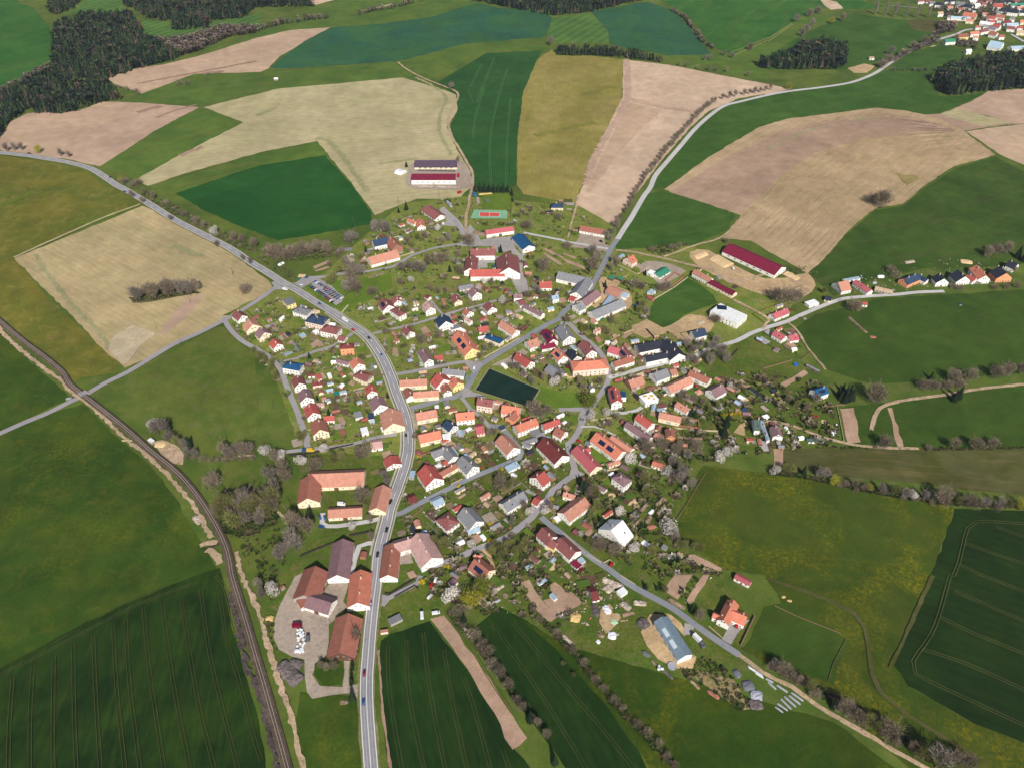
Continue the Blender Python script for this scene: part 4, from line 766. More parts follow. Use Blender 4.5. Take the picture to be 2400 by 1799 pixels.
    if 'S' in opt or 'K' in opt:
        nn_ = 2 if 'K' in opt or hl > 9 else 1
        for k in range(nn_):
            me = ME_skyl if 'K' in opt else ME_solar
            a = 0 if nn_ == 1 else (-.3 + .6 * k) * hl
            q = ux * a + uy * sgn * w * .5
            o = inst('skylight' if 'K' in opt else 'solar_panel', me, roof, Vector((q.x, q.y, he + (w * .5) * pitch + .02)), 0, (min(hl * .55, 6) if nn_ == 2 else hl, w * .5, .1))
            o.rotation_euler = (sl * -sgn, 0, ang)
    elif kind == 'house' and rg.random() < .45:
        q = ux * (rg.uniform(-.4, .4) * hl) + uy * sgn * w * .55
        o = inst('skylight', ME_solar, roof, Vector((q.x, q.y, he + (w * .45) * pitch + .02)), 0, (.9, 1.2, .1)); o.rotation_euler = (sl * -sgn, 0, ang)
    if kind in ('house', 'farm', 'shed', 'garage') and not far: PLOTS.append((c, ux, uy, hl, w, '%s %s %s' % (rn, word, loc), kind))
    BLD.append((proj(c), '%s-roofed %s %s' % (rn, word, loc)))
    return root, c, ux, uy
BUILD = '''
B 440 232 618 352 455 350 3.5 mr w hall g|beside the grey truck yard
B 205 392 300 440 205 440 3 orr w house g|left part of the orange twin below the hall
B 345 395 372 480 300 470 3.2 orr w house g|right part of the orange twin below the hall
B 1205 552 1560 500 1420 580 4.5 pk w barn g|below the sports court
B 1625 592 1768 748 1612 718 5 bl w hall g|with a bright roof in the farm yard
B 1010 795 1322 790 1200 880 5 mr w farm g|north wing of the maroon courtyard farm
B 1032 870 1005 1040 1108 960 5 mr w farm g|west wing of the maroon courtyard farm
B 1010 1062 1450 1058 1230 1150 5 rd w farm g|south wing of the maroon courtyard farm
B 1487 835 1507 1035 1352 960 6 mr w farm g|tall east wing of the maroon courtyard farm
B 2112 205 2150 205 2110 262 3 nv c house h|alone in the upper orchard
B 1905 1215 2060 1215 1980 1300 3 rd w house g|small box between grey barn and farm
B 855 1278 1030 1245 960 1312 3 gy p shed g|behind the tall white six-window house
B 1035 1292 1095 1352 990 1370 5.6 pu w house g|tall with six windows above the side lane
B 800 1375 852 1448 762 1440 3.8 mr c house g|second from left above the side lane
B 438 1468 492 1548 392 1545 5 pp w house g|with pale roof at the garden path
B 430 1388 478 1412 425 1425 3 dr w shed g|tiny annexe behind the pale-roofed house
B 20 1408 62 1455 0 1490 4 mr w house g|beside the solar house on the lawn
B 40 1562 95 1598 60 1652 5.5 mr w house h|square two-storey left of the upper lane
B 1235 1480 1292 1545 1195 1565 4 mr w house g|with cream gable below the side lane
B 950 1558 1002 1600 915 1630 3.5 br w house g|short one below the side lane
B 1570 1382 1680 1378 1620 1432 4 pu w house g|upper pair beside the farm lane
B 1625 1472 1705 1448 1650 1530 3.2 mr w shed g|lower pair beside the farm lane
B 1722 1508 1945 1622 1800 1608 4 pu w farm g|long low row with four skylights
B 2062 1402 2140 1385 2085 1455 4 lb w house g|below the small red box house
C -60 1085 300 1165 60 1212 4.5 gy w barn g|long barn by the country road
C 308 1150 172 1352 118 1335 4.5 gy w barn g|gabled barn touching the country road
C 92 1402 160 1428 98 1460 3 rd p shed g|tiny below the gabled grey barn
C 240 1462 430 1322 400 1462 4.5 pu c barn g|long barn right of the road bend
C 168 1515 248 1478 252 1580 4.5 gy w house g|with white front on the road bend
C 600 1264 765 1338 605 1378 4 sa g barn g|square shed behind the purple barn
C 372 1602 762 1440 560 1640 4 gy w barn g|long low row below the purple barn
C 838 908 905 870 940 960 4.5 orr p house g|with wine-red porch beside the sandy track
C 1200 1112 1340 1030 1290 1142 2.6 gn w shed g|beside the white stacks
C 1710 1058 1922 1168 1850 1205 4 sa w house g|long one joined to the magenta shed
C 1905 1192 2225 1355 2000 1302 3.6 mg c shed g|long thin one on the meadow edge
W 1575 527 1688 577 1615 568 4.5 mg w hall g|largest long barn on the tan hillside
C 228 490 552 548 360 582 3.6 br w garage g|row beside the grey forecourt
A 1955 682 2150 640 2070 745 4.5 nv w house g|left of the brick gable
B -45 622 58 735 -60 745 4.5 br b house g|brick gable house joined to the navy roof
A 1895 905 2265 805 2105 955 3.4 sa w farm g|long low farmhouse with red porch
A 1002 1552 1068 1572 1010 1630 5 gy w house h|square beside the cream flat block
A 2092 1430 2160 1520 2010 1498 4 mr w house g|with dark panels near the car park|S
e 2035 1022 2090 1065 2000 1070 4 mr w house g|first of the left row at the lane fork
D 345 47 398 112 282 160 4 sa c house g|second of the left row
D 490 152 552 216 440 252 4 pu c house g|third of the left row
D 662 300 722 362 612 372 4 rd w house g|fourth of the left row with a pool
D 1190 2 1262 18 1180 96 5.6 nv p house h|dark square beside the main road
D 1372 135 1440 150 1372 220 5.6 mr w house h|large square beside the main road
D 1520 255 1600 275 1540 322 2.8 mr w garage g|between the two dark square roofs
D 1585 372 1652 368 1640 425 6.5 dr o house h|tall orange block at the side street
D 1722 545 1772 618 1655 620 4.5 orr w house g|just below the tall orange block
D 1495 562 1648 598 1570 625 3 pu w shed g|annexe left of the orange gable
D 1800 735 1850 755 1790 822 5 mr c house h|with pale lean-to near the road curve
D 1910 885 1942 968 1850 945 4.2 rd w house g|bright above the big grey gable
D 1992 1035 2052 1148 1898 1105 4.5 pu w house g|big gable above the salmon hall
D 2175 1192 2222 1388 2050 1290 4.5 sa c farm g|wide building touching the road
D 875 610 955 625 930 700 6 bl w house h|bright tall on the street corner
D 960 775 1005 868 900 850 5 mr w house g|first below the bright blue roof
D 1170 858 1290 840 1210 905 3.4 dr p house g|in the garden behind the street
D 1052 945 1092 1048 980 1030 5 pu w house g|second below the bright blue roof
D 1132 1132 1182 1250 1055 1200 5 rd w house g|third below the bright blue roof
D 1230 1130 1322 1128 1280 1165 2.8 pp p shed g|small between the left gardens
D 1232 1330 1272 1470 1148 1430 5 br c house g|last at the bottom of the street
D 1320 1300 1452 1288 1400 1358 3 rd w house g|small flat box behind the street
D 1120 752 1198 746 1160 782 2.6 dr w shed g|tiny with dark roof in the gardens
G 1930 -18 2070 -38 1990 60 3 pp w shed g|beside the black wall near the road
E 165 130 232 202 120 195 4 mr w house g|at the left end of the side lane
E 638 -22 692 72 560 72 6 nv w house g|large pale front above the orange hall
E 852 195 1032 425 790 330 5 orr y town g|long hall with a strip of dark panels|S
E 1262 250 1372 292 1270 315 4.5 bl c house h|bright inside the road bend
E 1112 152 1232 132 1150 212 3.2 rd p house g|small one above the bright blue roof
E 1412 62 1602 185 1452 188 4 sa w house g|long one above the village road
E 1990 170 2082 302 1950 265 4.5 mg w house g|with dark panels right of the road|S
E 1922 378 2095 345 2010 425 3 mg w farm g|low wing below the dark-panelled roof
F -22 112 82 262 -70 235 4.8 gy w house g|pale front at the upper lane
E 1745 335 1870 292 1850 402 4 sa w house g|beside the magenta wing
E 1618 478 1790 592 1640 608 5 rd w house g|big one above the pond
E 2122 422 2215 522 2090 525 4 orr w house g|with dark panels below the magenta wing|S
E 2032 628 2172 735 2015 742 3.5 gy g barn g|weathered among trees right of the pond
E 650 682 930 708 780 768 4 gy w farm g|long dark one at the pond corner
E 582 742 662 822 490 862 4.5 rd w house g|behind the pond corner garden
E 792 792 852 862 728 872 4.5 orr y house g|on the inside of the road bend
E 90 835 440 815 300 905 4 sa c farm g|north wing beside the main road
E 270 988 592 962 450 1052 4 sa c farm g|south wing beside the village road
E 188 932 232 1030 140 992 4 br w farm g|gable wing on the main road corner
E 660 862 712 960 618 932 4 br w house g|gable beside the orange corner house
E 1105 1062 1302 1092 1180 1168 6 mr p house g|three storeys at the lower pond edge
E 1425 1152 1650 1190 1500 1270 4.8 orr p house g|long front by the pond corner
E 1600 1215 1512 1305 1640 1290 4.5 br o house g|cross gable by the pond corner
E 300 1262 560 1212 450 1335 4 sa c farm g|below the village road junction
E 335 1545 610 1482 510 1615 4 orr c farm g|beside the main road bus bay
E 700 1348 790 1420 640 1425 5 nv w house g|with white gable behind the bus bay
E 818 1262 1050 1235 940 1350 5 orr w house g|with two white dormers
E 1072 1442 1170 1422 1110 1530 3.4 pk p shed g|low one behind the two dormers
E 1592 1422 1855 1322 1765 1460 5 orr w house g|wide one below the pond
E 1952 1402 2150 1332 2060 1442 5 rd w house g|left of the lower village green
E 2125 1440 2230 1500 2080 1530 4 br w house g|wing at the winding lane
E 1690 1630 1860 1570 1800 1640 3 gy w shed g|grey corrugated below the wide orange roof
H 1962 -80 2200 148 1950 112 4.5 dr w farm g|long dark farmhouse by the winding lane
H 1412 -120 1570 45 1400 55 4.5 sa w house g|gabled beside the lane bend
F 265 315 372 448 240 445 5 mr w house g|above the town hall
F 102 432 182 520 55 520 4 dk w house g|left above the town hall
F 215 596 470 575 340 695 7.5 orr p town h|two storeys with ten windows on the green
F 655 905 702 1092 602 1035 7 rd w church g|tall white gable beside the lane|S
F 605 388 738 432 615 482 4 pk w house g|left wing of the solar courtyard
F 748 392 868 510 700 480 4.5 mr w house g|rear wing of the solar courtyard|S
F 652 595 900 520 790 632 4 br w house g|front wing of the solar courtyard
F 962 378 1268 315 1110 452 4.8 dk w farm g|left wing of the big dark courtyard
F 1340 305 1500 490 1270 440 4.8 dk w farm g|right wing of the big dark courtyard
F 1062 532 1438 452 1280 560 4.8 dk w farm g|front wing of the big dark courtyard
F 846 838 1022 782 970 905 3.6 sa b farm g|square one below the dark courtyard
F 1172 745 1340 682 1310 812 4.6 gy w house g|with triangular black gable
F 1382 702 1460 684 1425 770 3 sa c shed g|small round-ended annexe
F 1352 915 1640 782 1562 930 4 sa w farm g|long one with six roof windows
F 1652 702 1902 812 1752 830 4 br w farm g|joined to the long roof with six windows
F 1922 962 2062 882 2050 1020 4.6 pu w house g|with dark gable and red chimney
F 1482 1112 1632 1200 1515 1215 4 sa w house g|between the two long roofs
F 1252 1248 1532 1308 1372 1352 4 sa c farm g|beside the roofless ruin
F 978 1264 1148 1386 1000 1390 4.6 rd w house g|bright one above the long maroon row
F 832 1368 1128 1570 925 1522 4.6 pu w farm g|long balconied row
F 1202 1516 1280 1562 1198 1585 3 sa c shed g|beside the balconied row
F 1388 1442 1402 1542 1320 1500 4 br o house g|narrow one below the ruin
I 432 -150 765 95 560 112 4.6 orr w farm g|broad one with a blue panel strip|S
I 632 -110 888 58 690 30 4.4 sa w farm g|outer wing of the walled farm
I 182 22 432 288 212 222 4 pk c farm g|long bright wing on the winding lane
I 250 70 340 50 300 110 3 pk w shed g|short wing beside the bright pink-red roof
I 582 258 722 205 655 272 3 sa c shed g|corner wing of the walled farm
I 745 412 782 438 740 520 6 pu w house h|square villa on the lower lawn
I 1165 222 1310 268 1225 300 3 orr w shed g|bright one in the lower orchard
H 1942 1080 2072 1200 1900 1220 5 mr w house g|upper twin beside the lower lane
H 2040 1228 2130 1280 2030 1330 4.5 mr y house g|middle of the twin row
I -40 1212 162 1392 20 1440 4.2 mr w farm g|long lower part of the twin row
I 8 896 278 690 222 902 4 sa w farm g|gabled beside the log pile
I 10 620 150 660 40 690 3.5 sa w house g|small above the gabled farm
I 622 1115 768 988 862 1232 3.6 wh w house g|with shining metal roof
G 1122 392 1838 362 1580 545 4.2 sa c barn g|longest range of the courtyard manor
G 1142 395 1108 700 1272 700 5 br c barn g|gabled wing of the courtyard manor
G 1378 852 1810 825 1592 945 3.6 sa c barn g|low front range of the courtyard manor
G 2085 528 2002 822 1930 760 4 sa c barn g|right range of the courtyard manor
G 2185 150 2225 250 2110 260 3.5 rd w shed g|by the road above the manor
G 1565 1228 1492 1690 1412 1470 4.5 pu w barn g|large one west of the main road
W 681 1222 657 1284 646 1260 4 br g barn g|narrow one behind the large purple barn
n 448 168 652 232 515 298 4 pu w barn g|with one bright gable in the yard
n 400 170 440 230 370 250 3.5 br w shed g|lean end of the bright gable barn
W 778 1230 772 1300 752 1288 4.2 orr w farm g|bright one touching the main road
n 795 325 722 655 655 518 4.2 br d barn g|biggest with timber gable
W 846 1172 838 1240 862 1215 4 br w farm g|roadside wing of the pale pink farm
H 322 1155 508 1470 262 1400 5 pp w farm g|main wing of the pale pink farm
H 20 1290 270 1215 120 1390 4.2 pp w farm g|rear wing of the pale pink farm
H 928 822 1085 998 868 970 4.2 gy w house g|with pale asbestos slope
H 970 1110 1120 1070 1040 1150 3 lb w shed g|below the pale asbestos slope
H 700 952 722 972 700 1110 5 mr w house h|hipped with pale ridges
H 1432 772 1690 610 1622 795 4 gy w house g|long one in the middle orchard
H 1862 435 1962 352 1985 520 5 rd w house g|tall one above the lane fork
H 1845 690 1915 730 1850 785 3 rd w shed g|small bright one beside the fork
H 425 268 542 440 345 425 4.8 rd w house g|steep one below the farm
H 602 372 815 250 725 375 3.8 br c farm g|patched low one on the middle lane
H 900 155 1042 288 880 310 5 gy w house g|with a pink patch on its slope
H 522 98 692 35 620 152 4.4 gy w farm g|white court at the main road
H 692 40 790 158 668 165 4.2 gy w farm g|side wing of the white court
H 655 228 722 215 690 270 2.6 rd w shed g|tiny below the white court
H 520 745 640 690 610 790 3 lb w shed g|tin roof below the middle lane
H 1060 1490 1250 1640 960 1600 4.6 br c house g|complex villa with dark panels|S
H 1050 1440 1140 1440 1100 1480 4.6 orr c house g|rear gable of the complex villa
o 1292 355 1500 680 1330 560 5 sl w hall g|huge one with two roof lights|K
o 1915 208 1828 378 1945 285 4.4 orr w house g|main gable of the orange villa
o 1905 300 2030 352 1960 410 3.4 orr w house g|garage wing of the orange villa
o 1742 320 1835 360 1770 375 3.4 orr w house g|left wing of the orange villa
o 1935 -12 2062 52 1990 55 2.8 pk w shed g|long low one in the lower garden
o 680 140 735 128 740 205 2.6 dr w shed g|beside the hedge of white scrap
h 608 782 690 765 690 850 3.4 sa w house g|first at the right hand lane
h 762 757 890 842 800 830 3.4 pk w house g|second at the right hand lane
h 1180 748 1290 702 1225 795 4 nv o house g|dark one with orange gable
h 1300 712 1380 750 1330 765 3.6 nv w house g|dark joined to the orange gable
h 1482 702 1522 748 1432 762 4 dk w house g|third dark on the right hand lane
h 1642 672 1705 728 1600 752 4 dk w house g|fourth dark on the right hand lane
h 1802 632 1882 722 1745 675 4.4 orr w house g|tall long right hand lane house
h 1735 708 1800 745 1725 755 3 rd w house g|low front of the tall long house
h 2002 642 2062 700 1950 725 4.2 dk o house g|last dark by the right wood
h 2090 590 2160 620 2060 640 4 dk w house g|behind the last dark house
h 932 815 1080 850 1000 862 2.4 bg g shed g|low tan shed by the right hand lane
h 42 1052 165 1002 125 1072 3.2 pk w house g|alone beside the lane fork
h 500 898 552 912 515 935 2.6 dk c shed g|small hut above the lane
h 818 948 858 952 835 975 2.8 rd w shed g|tiny wayside chapel by the tree
h 65 1192 150 1242 55 1245 3.6 pk w house g|left half of the red angled pair
h 180 1240 255 1228 220 1285 3.4 pk w house g|right half of the red angled pair
J 1162 962 1302 908 1312 1010 4.6 bl w house g|bright with panel in the right gardens|S
J 330 925 530 1088 430 1010 2.4 dk g shed g|long black roof in the right gardens
J 472 1352 560 1600 520 1500 3.6 lb w house g|pale metal roof at the track end
J 380 1345 450 1350 400 1480 4.6 gg w house g|taller part beside the pale metal roof
J 652 1412 692 1530 585 1480 3.6 pu w house g|brown slope beside the pale metal roof
J 1075 1590 1272 1580 1180 1625 2.4 gg w shed g|half-round store by the sandy track
J 1060 625 1220 705 1130 680 2.2 gy d shed g|weathered store in the fenced garden
b 1372 1386 1738 1386 1550 1446 3 vi c hall g|upper far barn with pale roof stripes
b 1345 1503 1725 1503 1530 1556 6 mg w hall g|lower far barn with white long wall
F 410 180 470 150 430 215 4 sa p house g|crooked one left of the sandy ground
F 1690 200 1830 165 1750 280 4.6 nv w house g|on the sandy ground
E 380 420 470 560 340 500 5 pu w house g|large one near the main road gardens
E 540 520 650 510 600 575 3 rd p garage g|beside the lane with a blue car
E 940 20 1020 60 960 70 4 pp w house g|behind the blue-grey front
H 1700 -20 1790 20 1740 40 3 gy w shed g|behind the long dark farmhouse
H 200 700 290 665 240 770 2.4 dr d shed g|beside the road meadow
J 30 910 120 960 60 960 2.2 sa d shed g|log store among the right trees
F 290 545 430 560 420 600 6 orr p farm g|rear wing of the town hall
'''
for ln in BUILD.strip().splitlines():
    f = ln.split('|'); a = f[0].split()
    v = [float(x) for x in a[1:8]]
    building(a[0], *v, a[8], a[9], a[10], a[11], f[1], f[2] if len(f) > 2 else '')
# far village at the top right: ridge ends + eave, all small
FARV = [(905, 285, 985, 290, 940, 315, 4, 'gy', 'w', 'long white gable by the allotment'), (985, 300, 1235, 308, 1100, 330, 3.5, 'lb', 'w', 'flat row with green hatch'),
 (1200, 235, 1370, 262, 1260, 300, 5, 'orr', 'c', 'wide russet roof with cream gable'), (1230, 340, 1330, 350, 1280, 375, 4, 'sa', 'c', 'low cream front'),
 (700, 60, 800, 70, 740, 100, 4, 'dk', 'w', 'dark and white near the far farm lane'), (1060, 50, 1180, 60, 1120, 100, 4, 'gy', 'w', 'grey hipped left of the bushes'),
 (1200, 90, 1310, 110, 1240, 140, 4, 'dk', 'w', 'narrow dark with pointed gable'), (1280, 20, 1370, 10, 1300, 50, 4, 'wh', 'w', 'white block at the top edge'),
 (1700, 85, 1820, 90, 1760, 135, 5, 'rd', 'w', 'brightest red cube'), (1850, 165, 2080, 190, 1950, 225, 5, 'dk', 'w', 'long white front with dormer'),
 (1590, 290, 1700, 300, 1650, 335, 4, 'rd', 'w', 'twin dormers in the centre'), (1740, 270, 1860, 280, 1800, 315, 4, 'br', 'w', 'brown gable right of twin dormers'),
 (1080, 610, 1210, 600, 1150, 650, 4, 'br', 'y', 'yellow gable on the far lane'), (1290, 570, 1400, 560, 1350, 600, 4, 'orr', 'w', 'second on the far lane'),
 (1460, 530, 1560, 510, 1510, 560, 4, 'mr', 'w', 'third on the far lane'), (860, 700, 990, 690, 930, 735, 4, 'gn', 'w', 'green roof at the village entrance'),
 (1620, 470, 1720, 490, 1660, 520, 4, 'gy', 'w', 'grey gable between the lanes'), (1700, 430, 1790, 450, 1740, 490, 4, 'rd', 'w', 'red gable between the lanes'),
 (1930, 420, 2080, 415, 2000, 450, 4, 'lb', 'w', 'silver roof at the right'), (1940, 470, 2040, 480, 1990, 515, 4, 'mr', 'w', 'maroon below the silver roof'),
 (1650, 560, 1740, 580, 1690, 620, 4, 'br', 'w', 'brown above the silver hall'), (1480, 380, 1600, 400, 1530, 425, 3, 'wh', 'w', 'low white row'),
 (1860, 380, 1960, 370, 1900, 410, 4, 'dr', 'w', 'dark red beside the silver roof'), (2100, 540, 2200, 545, 2150, 575, 4, 'bg', 'c', 'tan at the right border'),
 (860, 20, 990, 15, 920, 40, 4, 'dk', 'w', 'white strip at the top border'), (400, 10, 540, 5, 470, 35, 4, 'mr', 'w', 'first of the far farm lane'),
 (1870, 20, 1960, 15, 1910, 50, 4, 'dk', 'w', 'white gable pair at the top'), (1560, 15, 1640, 12, 1600, 35, 4, 'mr', 'w', 'maroon strip at the top border'),
 (2000, 80, 2200, 70, 2100, 105, 4, 'gn', 'w', 'teal long roof at the right'), (2150, 365, 2240, 360, 2190, 395, 4, 'orr', 'c', 'orange at the right border')]
FARV += [(x - 34, y, x + 34, y - 5 + (x * 7 + y) % 14, x + 4, y + 30, 4, r, 'w', l) for x, y, r, l in [(560, 18, 'mr', 'low maroon right of the farm lane'), (620, 45, 'gy', 'grey hut below the top border'), (1400, 85, 'wh', 'white gable left of the round bushes'), (1345, 160, 'dk', 'dark low one under the pointed gable'), (1455, 30, 'mr', 'maroon one above the round bushes'), (1520, 62, 'br', 'brown one above the round bushes'), (1780, 32, 'dk', 'dark one above the red cube'), (2085, 22, 'mr', 'maroon one near the top corner'), (2160, 48, 'dk', 'dark one near the top corner'), (1760, 215, 'gy', 'grey one left of the dormer front'), (1540, 235, 'sa', 'salmon one below the round bushes'), (2130, 130, 'sa', 'salmon one right of the dormer front'), (2175, 205, 'dk', 'dark one at the right border'), (2010, 320, 'gy', 'grey one above the silver roof'), (1800, 335, 'br', 'low brown one left of the silver roof'), (1560, 445, 'gy', 'grey one above the third lane house'), (1420, 455, 'br', 'brown one above the far lane'), (1385, 635, 'sa', 'small salmon one below the far lane'), (1820, 620, 'br', 'brown one right of the far lane'), (2140, 470, 'rd', 'red one near the right border'), (1250, 870, 'wh', 'white hut beside the scrub'), (1010, 370, 'br', 'brown hut under the flat row'), (1120, 150, 'br', 'brown one among dark trees'), (940, 120, 'sa', 'tan one above the long gable'), (760, 225, 'bg', 'tan barn beside the poplars'), (1650, 365, 'rd', 'red one below the twin dormers')]]
for f in FARV:
    r = building('K', *f[:7], f[7], f[8], 'far house', 'g', f[9] + ', far village')[0]
    r.name = 'house'; r['category'] = 'house'; r['group'] = 'houses of the far village'
    r['label'] = r['label'].replace('far house', 'house')
building('K', 1640, 700, 1860, 740, 1560, 800, 5, 'lb', 'w', 'hall', 'g', 'silver factory hall at the far village')
building('K', 1980, 800, 2200, 790, 2050, 850, 4, 'lb', 'w', 'hall', 'g', 'second silver hall beside the right wood')
building('d', 875, 490, 915, 490, 893, 505, 3, 'bg', 'w', 'shed', 'g', 'little far hut beside the bare sand')
building('b', 158, 672, 188, 672, 172, 684, 2.5, 'wh', 'g', 'shed', 'g', 'lone field hut beside a bush')
# flat-roofed boxes: corner, corner, third corner at roof height
def flat(t, p, he, rc, wc, name, label, cat, wins=True):
    A, B, Cc = [G(t, p[2 * i], p[2 * i + 1], he) for i in range(3)]
    d = (B - A); L = d.length; ux = d.normalized(); uy = Vector((-ux.y, ux.x, 0)); w = (Cc - B).dot(uy)
    if w < 0: ux, uy = ux, -uy
    w = abs(w); c = A + ux * L / 2 + uy * w / 2; c.z = 0
    root = empty(name, c, 0, uniq(label), cat)
    hl, hw = L / 2, w / 2
    def P_(a, b, z): q = ux * a + uy * b; return (q.x, q.y, z)
    def bxm(nm, a, b, z0, z1, mat, par):
        V = [P_(sx * a, sy * b, z) for z in (z0, z1) for (sx, sy) in ((-1, -1), (1, -1), (1, 1), (-1, 1))]
        Fc = [[0, 1, 5, 4], [1, 2, 6, 5], [2, 3, 7, 6], [3, 0, 4, 7], [4, 5, 6, 7], [3, 2, 1, 0]]
        o = mesh_obj(nm, V, Fc, mat, par); return o
    W_ = bxm('wall', hl - .15, hw - .15, 0, he - .12, WM[wc], root)
    bxm('roof', hl, hw, he - .12, he + .08, RM[rc], root)
    if wins:
        cr = ux.cross(uy).z
        openings(root, Vector(c), ux, uy if cr > 0 else uy, hl - .15, hw - .15, he, he, 'house' if he > 4 else 'shed', random.Random(5), False)
    BLD.append((proj(c), label))
    return root
